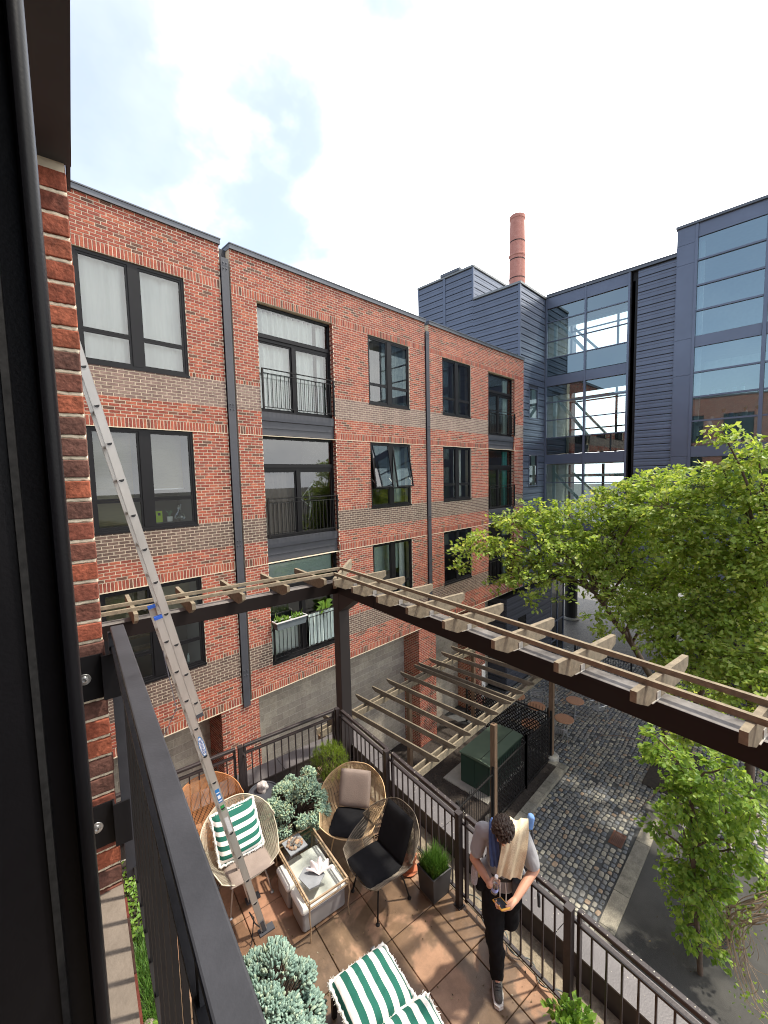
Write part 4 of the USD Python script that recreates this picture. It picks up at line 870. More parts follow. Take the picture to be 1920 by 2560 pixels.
for loc, r, lab in (((18.35, 5.75, 0), 60, 'silver metal armchair right of the lone bistro table'), ((17.6, 7.4, 0), -150, 'silver metal armchair left of the lone bistro table'), ((15.6, 7.2, 0), -60, 'silver metal armchair in the middle behind the lattice fence'), ((15.5, 8.2, 0), -100, 'silver metal armchair at the left behind the lattice fence'), ((17.2, 7.9, 0), 120, 'silver metal armchair behind the tables at the lattice fence')):
    dup(c0, 'metal_chair', lab, loc, r)
sg = thing('white_sign', 'narrow white upright sign beyond the pergola slats', 'sign', (15.6, 9.6, 0))
put('post', MB().box(-0.03, 0.03, -0.03, 0.03, 0, 0.6), M['iron'], sg); put('board', MB().box(-0.13, 0.13, -0.015, 0.015, 0.6, 2.1), M['white'], sg)
gl = thing('grey_stone_block', 'flat granite paving block at the end of the flush kerb', 'stone', (14.32, 2.72, 0)); put('slab', MB().mani(rbox(0.36, 0.6, 0.16, 0.02, 8).translate([0, 0, 0.0])), M['kerb'], gl)

# ---------------------------------------------------------------- trees
LEAFQ = np.array([[0, 0, 0], [0.5, 0.34, 0.07], [1.0, 0, -0.06], [0.5, -0.34, 0.07]])
def leaves(mb, pts, out, size, droop=0.25, seed=0):
    """folded leaves at pts, pointing roughly along out"""
    n = len(pts); g = np.random.default_rng(seed)
    d = out + g.normal(0, 0.55, (n, 3)); d[:, 2] -= droop; d /= np.linalg.norm(d, axis=1, keepdims=True)
    up = np.array([0, 0, 1.0]) + g.normal(0, 0.62, (n, 3)); s = np.cross(up, d); s /= np.linalg.norm(s, axis=1, keepdims=True) + 1e-9; u = np.cross(d, s)
    l = size * g.uniform(0.65, 1.2, n)[:, None]
    V = np.stack([pts + l * (q[0] * d + q[1] * s + q[2] * u) for q in LEAFQ], 1)
    F = (np.array([[0, 2, 1], [0, 3, 2]])[None] + 4 * np.arange(n)[:, None, None]).reshape(-1, 3)
    mb.add(V.reshape(-1, 3), F)
def crown(blobs, size, dens, seed, hang=0.22, clump=0.18, flat=0.65):
    g = np.random.default_rng(seed); mb = MB(); tw_ = MB()
    for bx, by, bz, r in blobs:
        c = np.array([bx, by, bz]); k = max(5, int(26 * (r / 0.5) ** 2))
        q = g.normal(0, 1, (k, 3)); q /= np.linalg.norm(q, axis=1, keepdims=True)
        rad = r * (0.35 + 0.75 * g.random(k) ** 0.6)[:, None]; p = c + q * rad * [1, 1, flat]
        for i in range(k):
            m = max(4, int(dens * g.uniform(0.5, 1.3)))
            o = q[i] * [1, 1, 0.45] + [0, 0, 0.05]; ax = o / np.linalg.norm(o)
            tt = g.random(m)[:, None]; L = clump * 2.4
            pts = p[i] + ax * (tt - 0.4) * L + g.normal(0, clump * 0.42, (m, 3)) * [1, 1, 0.55] + np.array([0, 0, -1]) * (tt ** 2) * L * 0.25
            leaves(mb, pts, np.broadcast_to(ax, (m, 3)), size, hang, seed * 1000 + i)
            if g.random() < 0.5: tw_.tube([c + (p[i] - c) * 0.2, (c + p[i]) / 2 + [0, 0, 0.04], p[i] + ax * 0.1], [0.009, 0.006, 0.003], 4)
    return mb, tw_
def limb(mb, a, b, r0, r1, seed, sag=0.0):
    g = np.random.default_rng(seed); a, b = np.array(a, float), np.array(b, float); L = np.linalg.norm(b - a); n = 7; t = np.linspace(0, 1, n)[:, None]
    p = a + (b - a) * t + np.sin(t * math.pi) * np.array([0, 0, L * (0.10 - sag)]) + g.normal(0, 0.018 * L, (n, 3)) * np.sin(t * math.pi)
    mb.tube(p, np.linspace(r0, r1, n), 6)
M['leafa'] = mat_leaf('courtyard_leaf', [(0, (0.18, 0.28, 0.05)), (0.3, (0.28, 0.40, 0.07)), (0.65, (0.32, 0.425, 0.09)), (0.9, (0.43, 0.51, 0.13)), (1, (0.56, 0.59, 0.24))], 0.5)
M['leafd'] = mat_leaf('low_leaf', [(0, (0.12, 0.225, 0.035)), (0.5, (0.20, 0.325, 0.05)), (1, (0.34, 0.45, 0.09))], 0.5)
AL = [(12.3, 8.2, 7.8, 0.42), (12.1, 8.2, 7.2, 0.29), (12.8, 7.8, 8.1, 0.55), (13.2, 7.3, 7.7, 0.64), (13.7, 7.2, 8.7, 0.59), (14.5, 6.7, 9.0, 0.66), (14.2, 6.4, 8.0, 0.84), (13.4, 6.8, 7.1, 0.64), (15.1, 6.0, 8.9, 0.66), (14.8, 5.6, 7.9, 0.88), (14.0, 6.0, 7.0, 0.69), (15.8, 5.1, 9.2, 0.73), (15.5, 4.8, 8.2, 0.92), (14.6, 5.1, 7.0, 0.59), (15.3, 4.3, 7.4, 0.78), (16.2, 3.9, 8.6, 0.87), (15.9, 3.6, 7.6, 0.85), (16.1, 4.6, 9.7, 0.52), (16.5, 3.9, 10.0, 0.57), (16.9, 3.2, 10.2, 0.56), (14.6, 3.9, 6.4, 0.53), (15.2, 3.4, 6.7, 0.65), (15.8, 2.9, 7.0, 0.65), (13.8, 4.4, 5.9, 0.32), (14.0, 3.7, 5.9, 0.37), (13.2, 6.4, 6.3, 0.31), (12.9, 7.2, 6.8, 0.38), (13.6, 5.5, 6.3, 0.24), (14.7, 3.0, 6.0, 0.51)]
BL = [(14.7, 2.8, 9.3, 0.68), (15.0, 2.2, 9.9, 0.64), (15.1, 1.6, 10.4, 0.52), (14.9, 1.1, 10.7, 0.47), (14.5, 1.6, 11.4, 0.25), (14.6, 1.2, 11.2, 0.32), (14.8, 0.8, 10.9, 0.36), (15.0, 1.6, 9.5, 0.78), (14.9, 0.8, 9.8, 0.74), (14.9, 2.2, 8.9, 0.74), (14.8, 1.3, 8.5, 0.70), (14.7, 0.7, 8.6, 0.66), (14.6, 2.4, 8.2, 0.54), (14.3, 1.1, 7.8, 0.46), (14.3, 0.6, 7.5, 0.47), (14.5, 1.7, 8.0, 0.38), (14.8, 0.3, 9.3, 0.82), (14.4, 0.0, 8.0, 0.69)]
GL = [(15.0, 2.6, 7.4, 0.56), (14.8, 2.1, 7.0, 0.59), (14.8, 1.6, 7.3, 0.52), (14.6, 1.1, 7.0, 0.55), (14.4, 0.7, 7.0, 0.55), (14.5, 2.7, 6.5, 0.49), (14.2, 3.1, 6.1, 0.47), (14.3, 2.2, 6.5, 0.53), (14.5, 1.6, 6.8, 0.51), (13.7, 2.8, 5.6, 0.48), (13.5, 2.3, 5.3, 0.43), (14.7, 1.0, 7.7, 0.55), (14.8, 0.6, 7.9, 0.48), (14.9, 1.6, 8.1, 0.57), (15.0, 2.2, 7.9, 0.54), (15.2, 2.8, 8.4, 0.62), (15.6, 3.5, 9.3, 0.66), (15.7, 3.3, 9.9, 0.50), (15.7, 4.2, 9.0, 0.68)]
CL = [(14.2, 2.5, 6.1, 0.59), (13.9, 1.9, 5.7, 0.66), (14.3, 1.4, 6.2, 0.60), (14.5, 0.9, 6.5, 0.54), (14.2, 0.6, 6.3, 0.54), (13.5, 1.4, 5.5, 0.62), (13.4, 0.8, 5.7, 0.64), (13.1, 0.4, 5.5, 0.53), (13.4, 2.0, 5.1, 0.50), (12.9, 1.1, 5.1, 0.50), (12.6, 0.6, 4.8, 0.47), (13.3, 0.2, 6.0, 0.65), (12.6, 0.0, 5.2, 0.62), (14.5, 2.0, 6.4, 0.40), (13.9, 2.7, 5.3, 0.32)]
EL = [(12.5, 0.4, 3.1, 0.32), (12.3, 0.6, 2.8, 0.28), (11.8, 0.3, 2.9, 0.30), (12.1, 1.0, 2.7, 0.17), (10.1, 0.3, 2.9, 0.19), (9.8, 0.1, 2.7, 0.17), (10.0, 0.2, 2.8, 0.21)]
FL = [(15.1, 1.4, 2.7, 0.27), (13.9, 2.3, 2.8, 0.27), (13.5, 1.8, 3.1, 0.33), (14.3, 0.7, 3.2, 0.32), (16.7, 5.2, 4.3, 0.35), (15.3, 2.8, 3.6, 0.44), (15.5, 1.9, 3.6, 0.51)]
DL = [(9.9, 1.9, 4.8, 0.25), (10.1, 1.8, 4.3, 0.33), (10.0, 2.1, 4.4, 0.18), (10.2, 1.4, 4.3, 0.38), (10.2, 1.3, 4.1, 0.42), (9.8, 0.9, 4.4, 0.41), (9.7, 0.7, 4.9, 0.34), (10.4, 0.4, 4.8, 0.32), (9.9, 1.5, 3.6, 0.32), (9.9, 1.3, 3.7, 0.41), (10.5, 1.0, 3.4, 0.42), (10.1, 0.7, 3.4, 0.27), (10.4, 1.5, 2.7, 0.42), (10.1, 1.1, 3.0, 0.43), (10.2, 1.8, 3.0, 0.20), (9.8, 1.9, 2.9, 0.14), (10.2, 1.5, 2.2, 0.41), (10.4, 1.2, 2.1, 0.47), (10.1, 0.8, 2.5, 0.31), (10.3, 1.6, 1.4, 0.26), (10.2, 1.4, 1.3, 0.34), (9.8, 1.0, 2.1, 0.40), (10.3, 1.2, 0.8, 0.35), (10.2, 1.0, 1.2, 0.28), (9.9, 1.4, 0.9, 0.17), (9.7, 0.9, 1.0, 0.20), (10.4, 1.2, 0.45, 0.22), (10.3, 0.6, 2.9, 0.18)]
def tree(name, label, base, fork, blobs, r0, size, dens, seed, lean=None, m=None, every=1, **kw):
    t = thing(name, label, 'tree')
    tk = MB(); pts = [base] + (lean or []) + [fork]
    p = np.array(pts, float); n = 4 * len(p); s = np.linspace(0, len(p) - 1, n)
    q = np.stack([np.interp(s, range(len(p)), p[:, i]) for i in range(3)], 1) + np.random.default_rng(seed).normal(0, 0.015, (n, 3))
    tk.tube(q, np.linspace(r0, r0 * 0.6, n), 9); put('trunk', tk, M['bark'], t, True)
    for i, b in enumerate(blobs[::every]):
        k = np.argmin(np.linalg.norm(q - np.array(b[:3]) * [1, 1, 0.85], axis=1)); k = max(k, n // 3)
        lb = MB(); limb(lb, q[k], b[:3], r0 * 0.42, 0.014, seed * 50 + i); put('limb', lb, M['bark'], t, True)
    mb, tw_ = crown(blobs, size, dens, seed, **kw)
    put('twigs', tw_, M['bark'], t, kind='stuff'); put('crown', mb, m or M['leafa'], t, kind='stuff')
    return t
tree('courtyard_tree', 'bright green tree reaching left in front of the brick facade, leaning limb over the cobbles', (17.0, 2.9, -0.1), (15.2, 4.9, 6.2), AL + FL[4:5] + [(16.9, 5.2, 6.6, 0.7), (17.4, 4.4, 5.6, 0.7), (16.6, 4.6, 5.9, 0.6), (17.2, 3.4, 6.4, 0.7), (16.4, 5.6, 7.4, 0.7)] + GL[13:], 0.12, 0.155, 14, 3, lean=[(16.2, 3.2, 3.0), (15.3, 3.8, 4.7)], every=2)
tree('courtyard_tree', 'tallest green tree at the right edge in front of the glass bay', (15.6, 0.7, -0.1), (15.1, 0.6, 7.4), BL + GL[11:13], 0.13, 0.155, 14, 4, lean=[(14.5, 0.75, 4.6)], every=2)
tree('courtyard_tree', 'lower green tree whose leaves fill the space behind the pergola purlins', (15.9, 2.4, -0.1), (14.2, 1.6, 4.9), CL + GL[:11] + FL[:4] + FL[5:], 0.10, 0.15, 15, 5, lean=[(15.2, 2.2, 2.6)], every=2)
tree('slender_tree', 'slender tree with trailing light green leaves hanging down to the asphalt', (10.05, 1.05, -0.1), (10.0, 1.35, 4.0), DL + [(9.8, 0.4, 4.3, 0.34), (10.0, 0.5, 3.8, 0.3), (10.2, 0.4, 3.3, 0.28), (9.7, 1.7, 4.6, 0.28), (10.1, 1.75, 3.6, 0.25), (10.3, 1.5, 1.9, 0.3), (10.2, 0.95, 1.7, 0.32), (10.0, 1.15, 2.6, 0.34)], 0.055, 0.12, 21, 6, lean=[(10.05, 1.12, 0.8), (9.98, 1.22, 1.9), (10.0, 1.3, 3.0)], every=3, m=M['leafd'], hang=0.55, clump=0.12, flat=1.1)
tree('slender_tree', 'thin dark-stemmed sapling at the right edge under the steel beam', (11.3, 0.72, -0.1), (11.0, 0.88, 3.5), EL, 0.05, 0.105, 22, 7, lean=[(11.0, 0.76, 1.7)], every=2, m=M['leafd'], hang=0.5, clump=0.12)
bd = put('planting_bed', MB().box(15.3, 18.2, 2.1, 3.4, -0.02, 0.03), M['soil'], kind='structure')
br = thing('bare_branch', 'thin bare dark branches arching over the cobbles below the steel beam', 'branch')
b = MB()
b.tube([(11.7, 1.4, 3.6), (11.92, 1.99, 3.33), (11.92, 2.48, 3.48), (11.77, 3.08, 3.48), (11.6, 3.52, 3.4), (11.38, 3.75, 3.17), (11.1, 3.89, 2.8)], [0.016, 0.014, 0.012, 0.010, 0.008, 0.006, 0.003], 5)
b.tube([(11.77, 3.08, 3.48), (11.87, 3.17, 3.69), (12.01, 3.12, 3.92)], [0.007, 0.005, 0.002], 4); b.tube([(11.6, 3.52, 3.4), (11.75, 3.8, 3.7), (11.8, 4.2, 3.6)], [0.006, 0.004, 0.002], 4)
b.tube([(10.2, 1.3, 3.6), (10.88, 1.76, 3.51), (10.69, 1.97, 3.27), (10.43, 2.2, 2.95), (10.04, 2.51, 2.53)], [0.013, 0.012, 0.010, 0.007, 0.003], 5)
put('twig', b, M['bark'], br)
vi = thing('dry_vines', 'tangle of dry brown vine stems at the lower right beyond the railing', 'vine')
b = MB()
P0 = [np.array(p) for p in ((9.6, 0.05, 2.71), (9.55, 0.37, 2.31), (9.6, 0.56, 1.99), (9.62, 0.57, 1.57), (9.5, 0.31, 0.8), (9.7, 0.05, 0.4))]
for q in range(26):
    o = rng.normal(0, 0.10, 3) * [1, 1, 0.5]; pp = [p + o + rng.normal(0, 0.07, 3) for p in P0[: rng.integers(4, 7)]]
    s = np.linspace(0, len(pp) - 1, 24); pts = np.stack([np.interp(s, range(len(pp)), np.array(pp)[:, i]) for i in range(3)], 1)
    kx = np.ones(5) / 5; pts[2:-2] = np.stack([np.convolve(pts[:, i], kx, 'valid') for i in range(3)], 1)
    b.tube(pts, np.linspace(0.009, 0.003, 24) * rng.uniform(0.6, 1.6), 5)
for q in range(16):
    a = rng.uniform(0, 6.28); c = P0[3] + rng.normal(0, 0.2, 3); r = rng.uniform(0.1, 0.3)
    b.tube([c + r * np.array([0.3 * math.cos(a + t), math.cos(a + t), math.sin(a + t)]) + np.array([0, 0, -0.1 * t]) for t in np.linspace(0, 3.6, 12)], 0.005, 4)
put('stems', b, M['stem'], vi, kind='stuff')
mb = MB()
for q in range(220):
    c = P0[rng.integers(0, 5)] + rng.normal(0, 0.14, 3); leaves(mb, c[None], np.array([[0, 0, -0.3]]), 0.08, 0.4, 9000 + q)
put('leaves', mb, M['leafd'], vi, kind='stuff')
# ================================================================= terrace (coordinates: out from the wall n, along the wall t, up z)
rng = np.random.default_rng(21)
ZT0 = 5.9
ORG = dict(terrace=(0, 0, 0))
def tthing(name, label, cat, n=0, t=0, z=0, rot=0.0, group=None, kind=None): return thing(name, label, cat, terrace=(n, t, z), rot=rot, group=group, kind=kind)
tr = tag(UsdGeom.Xform.Define(stage, '/World/terrace_floor').GetPrim(), kind='structure')
UsdGeom.Xformable(tr).AddRotateZOp().Set(TR)
put('deck_base', MB().box(0.02, 3.62, -4.0, 6.05, 0.0, ZT0 - 0.05), M['conc'], tr)
put('tile_bed', MB().box(0.34, 3.06, -4.0, 5.70, ZT0 - 0.05, ZT0 - 0.022), mat('tile_joint', (0.055, 0.038, 0.025), 0.95, 0.3), tr)
M['tile'] = usdkit.material(stage, LK + 'terrace_paver', {
    'g': ('geometry', {}), 'oi': ('object_info', {}), 'r': ('rgb_ramp', {'ramp': [(0, (0.30, 0.172, 0.104)), (0.3, (0.33, 0.20, 0.125)), (0.6, (0.27, 0.165, 0.108)), (0.85, (0.315, 0.165, 0.10))], 'interpolate': False}),
    # drying water: darker, smoother patches with soft tide lines
    'nw': ('noise_texture', {'scale': 1.35, 'detail': 5.0, 'roughness': 0.55, 'distortion': 0.4}), 'wr': ('map_range', {'range_type': 'smoothstep', 'from_min': 0.45, 'from_max': 0.50, 'to_min': 0.0, 'to_max': 1.0, 'clamp': True}),
    'n': ('noise_texture', {'scale': 6.0, 'detail': 7.0, 'roughness': 0.7}), 'dr': ('map_range', {'from_min': 0.3, 'from_max': 0.7, 'to_min': 0.72, 'to_max': 1.25, 'clamp': True}), 'm': ('vector_math', {'math_type': 'scale'}),
    'wet': ('mix', {'mix_type': 'multiply', 'color2': (0.50, 0.54, 0.53)}), 'ro': ('map_range', {'to_min': 0.72, 'to_max': 0.36}), 'nb': ('noise_texture', {'scale': 150.0, 'detail': 3.0}), 'b': ('bump', {'strength': 0.35, 'distance': 0.003}),
    'p': ('principled_bsdf', {'specular_ior_level': 0.4})},
    [('oi.random', 'r.fac'), ('g.position', 'nw.vector'), ('g.position', 'n.vector'), ('g.position', 'nb.vector'), ('nw.fac', 'wr.value'), ('n.fac', 'dr.value'), ('r.color', 'm.vector1'), ('dr.result', 'm.scale'), ('m.vector', 'wet.color1'), ('wr.result', 'wet.fac'), ('wet.color', 'p.base_color'),
     ('wr.result', 'ro.value'), ('ro.result', 'p.roughness'), ('nb.fac', 'b.height'), ('b.normal', 'p.normal')], surface='p.BSDF')
tj = [1.97 + 0.5355 * k for k in range(-9, 8)]; nj = [0.36, 0.58, 1.12, 1.66, 2.205, 2.75, 3.05]
for a, b in zip(tj, tj[1:]):
    for c, d in zip(nj, nj[1:]):
        if a < 5.72: put('paver', MB().mani(rbox(d - c - 0.008, min(b, 5.7) - a - 0.008, 0.05, 0.004, 4).translate([(c + d) / 2, (a + min(b, 5.7)) / 2, ZT0 - 0.025 + rng.uniform(-0.0015, 0.0015)])), M['tile'], tr)
gravel = put('gravel_strip', MB().box(3.058, 3.33, -4, 5.74, ZT0 - 0.05, ZT0 - 0.012), mat('pale_gravel', (0.23, 0.19, 0.135), 0.95, 0.45, 14.0, 1.0, 70.0), tr, kind='stuff')
# parapet: dark inner face, grey metal cap in pieces
put('parapet', MB().box(3.335, 3.60, -4, 6.04, ZT0 - 0.05, ZT0 + 0.215).box(0.05, 3.335, 5.745, 6.04, ZT0 - 0.05, ZT0 + 0.16), mat('parapet_dark', (0.035, 0.028, 0.026), 0.7, 0.3), tr)
M['cap'] = mat('parapet_cap', (0.115, 0.105, 0.105), 0.5, 0.22, 3.0, 0.2, 60.0, metal=0.25)
for a in np.arange(-4, 6.0, 1.5): put('parapet_cap', MB().box(3.325, 3.63, a + 0.004, min(a + 1.496, 6.06), ZT0 + 0.216, ZT0 + 0.232), M['cap'], tr)
for a in np.arange(0.06, 3.3, 1.1): put('parapet_cap', MB().box(a + 0.004, min(a + 1.096, 3.32), 5.735, 6.06, ZT0 + 0.161, ZT0 + 0.177), M['cap'], tr)
put('terrace_wall', MB().box(3.6, 3.63, -4, 6.06, 0, ZT0 + 0.2).box(0.05, 3.6, 6.045, 6.06, 0, ZT0 + 0.15), M['conc'], tr)
# ---------------------------------------------------------------- terrace railings
M['rail'] = mat('brown_black_rail', (0.034, 0.026, 0.026), 0.42, 0.25, 5.0, 0.15, 60.0, metal=0.2)
def rail_post(n, t, label, h=1.035):
    p = tthing('railing_post', label, 'railing post', n, t, ZT0, group='posts of the terrace railing')
    put('shaft', MB().box(-0.029, 0.029, -0.029, 0.029, 0.01, h), M['rail'], p); put('cap', MB().box(-0.033, 0.033, -0.033, 0.033, h, h + 0.012), M['rail'], p); put('foot', MB().box(-0.042, 0.042, -0.042, 0.042, 0, 0.012), M['rail'], p)
    put('bracket', MB().box(0.0295, 0.05, -0.07, 0.07, h - 0.13, h - 0.105), M['rail'], p); put('bracket', MB().box(0.0295, 0.05, -0.07, 0.07, 0.1, 0.125), M['rail'], p)
def rail_panel(n0, t0, n1, t1, label):
    L = math.hypot(n1 - n0, t1 - t0); a = math.degrees(math.atan2(t1 - t0, n1 - n0))
    p = tthing('terrace_railing', label, 'railing', n0, t0, ZT0, rot=a, group='railings around the terrace')
    put('top_rail', MB().mani(rbox(L, 0.046, 0.038, 0.005, 4).translate([L / 2, 0, 1.025 - 0.019])), M['rail'], p)
    put('mid_rail', MB().box(0.025, L - 0.025, -0.022, 0.022, 0.895, 0.915), M['rail'], p)
    put('bottom_rail', MB().box(0.025, L - 0.025, -0.015, 0.015, 0.075, 0.095), M['rail'], p)
    for x in (0.012, L - 0.012): put('stile', MB().box(x - 0.013, x + 0.013, -0.018, 0.018, 0.05, 0.987), M['rail'], p)
    k = round(L / 0.108)
    for q in range(1, k): put('baluster', MB().box(L * q / k - 0.007, L * q / k + 0.007, -0.007, 0.007, 0.095, 0.895), M['rail'], p)
TP = [5.36, 4.115, 2.867, 1.66, 0.44, -0.78]
plab = ['railing post at the far corner of the terrace by the steel column', 'railing post beside the tan cushioned wire chair', 'railing post right of the square grass planter', 'railing post nearest the bottom right, behind the leafy plant', 'railing post near the bottom edge', 'railing post out of sight']
nlab = ['railing panel beside the round green pine shrub', 'railing panel behind the wire chairs and the terracotta pot', 'railing panel behind the standing person', 'railing panel at the lower right beyond the person', 'railing panel running out at the bottom edge']
for k, t in enumerate(TP[:-1]): rail_post(2.965, t, plab[k])
for k, (a, b) in enumerate(zip(TP, TP[1:])): rail_panel(3.02, b + 0.045, 3.02, a - 0.045, nlab[k])
rail_panel(1.575, 5.40, 2.93, 5.40, 'back railing panel between its middle post and the steel column'); rail_panel(0.12, 5.40, 1.465, 5.40, 'back railing panel behind the ladder'); rail_post(1.52, 5.36, 'middle post of the back railing behind the round side table')
# ---------------------------------------------------------------- steel frame with timber rafters
sf = tthing('steel_frame', 'dark brown steel post and beams above the terrace corner with a row of timber rafters', 'pergola')
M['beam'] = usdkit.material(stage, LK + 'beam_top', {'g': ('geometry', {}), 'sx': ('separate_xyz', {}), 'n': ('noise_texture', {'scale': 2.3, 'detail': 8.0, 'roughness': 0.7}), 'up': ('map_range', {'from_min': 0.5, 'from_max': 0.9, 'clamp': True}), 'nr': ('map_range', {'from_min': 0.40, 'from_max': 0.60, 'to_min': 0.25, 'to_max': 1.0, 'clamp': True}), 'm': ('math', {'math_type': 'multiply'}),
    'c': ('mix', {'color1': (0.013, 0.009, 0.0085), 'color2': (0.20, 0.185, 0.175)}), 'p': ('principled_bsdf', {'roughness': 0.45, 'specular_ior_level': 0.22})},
    [('g.true_normal', 'sx.vector'), ('sx.z', 'up.value'), ('g.position', 'n.vector'), ('n.fac', 'nr.value'), ('up.result', 'm.value1'), ('nr.result', 'm.value2'), ('m.value', 'c.fac'), ('c.color', 'p.base_color')], surface='p.BSDF')   # paler, mottled upper faces
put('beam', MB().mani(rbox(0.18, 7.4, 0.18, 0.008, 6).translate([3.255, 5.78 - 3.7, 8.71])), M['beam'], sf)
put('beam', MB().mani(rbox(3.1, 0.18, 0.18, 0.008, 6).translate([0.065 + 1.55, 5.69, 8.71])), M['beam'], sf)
put('post', MB().mani(rbox(0.18, 0.18, 2.72, 0.008, 6).translate([3.256, 5.64, ZT0 + 1.36])), M['brownsteel'], sf)
put('haunch', MB().prism([(5.10, 8.62), (5.55, 8.62), (5.55, 8.34)], 3.17, 3.34, 'x'), M['brownsteel'], sf)
put('base_plate', MB().box(3.12, 3.33, 5.5, 5.74, ZT0 - 0.01, ZT0 + 0.015), M['brownsteel'], sf)
put('seam', MB().box(3.16, 3.163, 4.6, 4.604, 8.63, 8.79), M['iron'], sf)
def rafter_profile(a, b): return [(a, 8.885), (a, 8.962), (b, 8.962), (b, 8.885), (b - 0.16, 8.803), (a + 0.18, 8.803)]
for t in (-0.53, 0.05, 0.625, 1.19, 1.74, 2.325, 2.95, 3.525, 4.09, 4.66, 5.15):
    put('rafter', MB().prism(rafter_profile(2.86 + rng.uniform(-0.015, 0.015), 3.77 + rng.uniform(-0.02, 0.02)), t - 0.021, t + 0.021, 'y'), M['wood'], sf)
    put('rafter_clip', MB().box(3.18, 3.24, t - 0.026, t - 0.021, 8.80, 8.86).box(3.10, 3.235, t - 0.03, t - 0.021, 8.802, 8.806), M['alu'], sf)
for n in (0.46, 1.05, 1.64, 2.24, 2.80):
    put('rafter', MB().prism(rafter_profile(5.27, 6.28), n - 0.021, n + 0.021, 'x'), M['wood'], sf)
put('hip_rafter', MB().bar((2.92, 5.22, 8.89), (3.86, 6.30, 8.89), 0.045, 0.15), M['wood'], sf)
for n, te in ((3.03, 5.41), (3.30, 5.69)): put('purlin', MB().box(n - 0.016, n + 0.016, -0.9, te, 8.963, 9.003), M['wood'], sf)
for t, ne in ((5.41, 3.011), (5.69, 3.281)): put('purlin', MB().box(0.07, ne, t - 0.018, t + 0.018, 8.963, 9.003), M['wood'], sf)

# ================================================================= the viewer's own building
mat_dark = mat('dark_pane3', (0.02, 0.025, 0.03), 0.05, 0.1, spec=0.8)
own = tthing('near_brick_building', 'near brick building at the left edge, its brick window jamb seen up close', 'building')
brickmat = usdkit.material(stage, LK + 'own_wall', {'g': ('geometry', {}), 'mp': ('mapping', {'rotation': (math.radians(90), 0, 0)}), 'sx': ('separate_xyz', {}), 'cx': ('combine_xyz', {}), 'ad': ('math', {'math_type': 'add'}),
    'b': ('brick_texture', {'color1': (0.25, 0.07, 0.045), 'color2': (0.15, 0.05, 0.04), 'mortar': (0.32, 0.26, 0.2), 'scale': 1.0, 'brick_width': 0.203, 'row_height': 0.0677, 'mortar_size': 0.005}), 'p': ('principled_bsdf', {'roughness': 0.9})},
    [('g.position', 'sx.vector'), ('sx.x', 'ad.value1'), ('sx.y', 'ad.value2'), ('ad.value', 'cx.x'), ('sx.z', 'cx.y'), ('cx.vector', 'b.vector'), ('b.color', 'p.base_color')], surface='p.BSDF')
TJ = 1.68
put('wall', MB().box(-0.35, 0.046, TJ + 0.012, 9.4, 0, 16.3).box(-0.35, 0.046, -0.85, TJ + 0.012, 0, 8.86).box(-0.35, 0.046, -0.85, TJ + 0.012, 11.65, 16.3).box(-0.35, 0.046, -14, -0.85, 0, 16.3), brickmat, own)
put('rear_block', MB().box(-12, -5, -14, 9.2, 0, 16.0).box(-5, -0.351, -14, 9.2, 16.0, 16.2).box(-5, -0.351, 6.5, 9.2, 0, 16.0).box(-5, -0.351, -14, -4, 0, 16.0).box(-5, -0.351, -4, 6.5, 11.7, 11.9).box(-5, -0.351, -4, 6.5, 8.4, 8.6), mat('dim_room', (0.07, 0.065, 0.06), 0.9), own)
put('coping', MB().box(-0.4, 0.08, -14, 9.4, 16.3, 16.42), M['coping'], own)
for z0, z1 in ((12.7, 14.9), (9.4, 11.5), (6.7, 8.3)):
    for t0, t1 in ((3.0, 4.9), (6.2, 8.3), (-3.6, -1.6), (-6.8, -4.6), (-11.0, -8.6)):
        w_ = put('window', MB().box(0.047, 0.07, t0, t1, z1 - 0.06, z1).box(0.047, 0.07, t0, t1, z0, z0 + 0.06).box(0.047, 0.07, t0, t0 + 0.06, z0 + 0.06, z1 - 0.06).box(0.047, 0.07, t1 - 0.06, t1, z0 + 0.06, z1 - 0.06).box(0.047, 0.07, (t0 + t1) / 2 - 0.08, (t0 + t1) / 2 + 0.08, z0 + 0.06, z1 - 0.06), M['black'], own)
        put('pane', MB().box(0.0465, 0.05, t0 + 0.06, t1 - 0.06, z0 + 0.06, z1 - 0.06), mat_dark, w_)
jamb = put('jamb', MB().box(-0.20, 0.044, TJ + 0.009, TJ + 0.013, 8.86, 11.40), M['mortar'], own)
M['jambbrick'] = mat_pick('jamb_brick', [(0, (0.27, 0.075, 0.042)), (0.2, (0.20, 0.062, 0.04)), (0.4, (0.30, 0.088, 0.048)), (0.55, (0.16, 0.06, 0.042)), (0.7, (0.25, 0.07, 0.04)), (0.85, (0.12, 0.055, 0.042))], 0.9, 0.45, 16.0, 0.8, 70.0, fine=90.0)
k = 0; z = 8.93
while z < 11.36:
    b = rbox(0.118, 0.030, CO - 0.0125, 0.004, 6).translate([-0.013, 0.0, 0.0]).rotate([rng.uniform(-0.6, 0.6), rng.uniform(-1.0, 1.0), rng.uniform(-0.8, 0.8)])
    put('brick', MB().mani(b.translate([0.0 + rng.uniform(-0.003, 0.003), TJ + 0.013 + rng.uniform(-0.002, 0.002), z + CO / 2])), M['jambbrick'], jamb, 30); z += CO; k += 1
ms = MB()
z = 8.93
while z < 11.36:
    x = np.linspace(-0.07, 0.044, 14); ms.tube(np.stack([x, TJ + 0.008 + 0.004 * rng.random(14), z + 0.003 * rng.random(14)], 1), 0.0075, 6); z += CO
put('mortar_joint', ms, M['mortar'], jamb, True, kind='stuff')
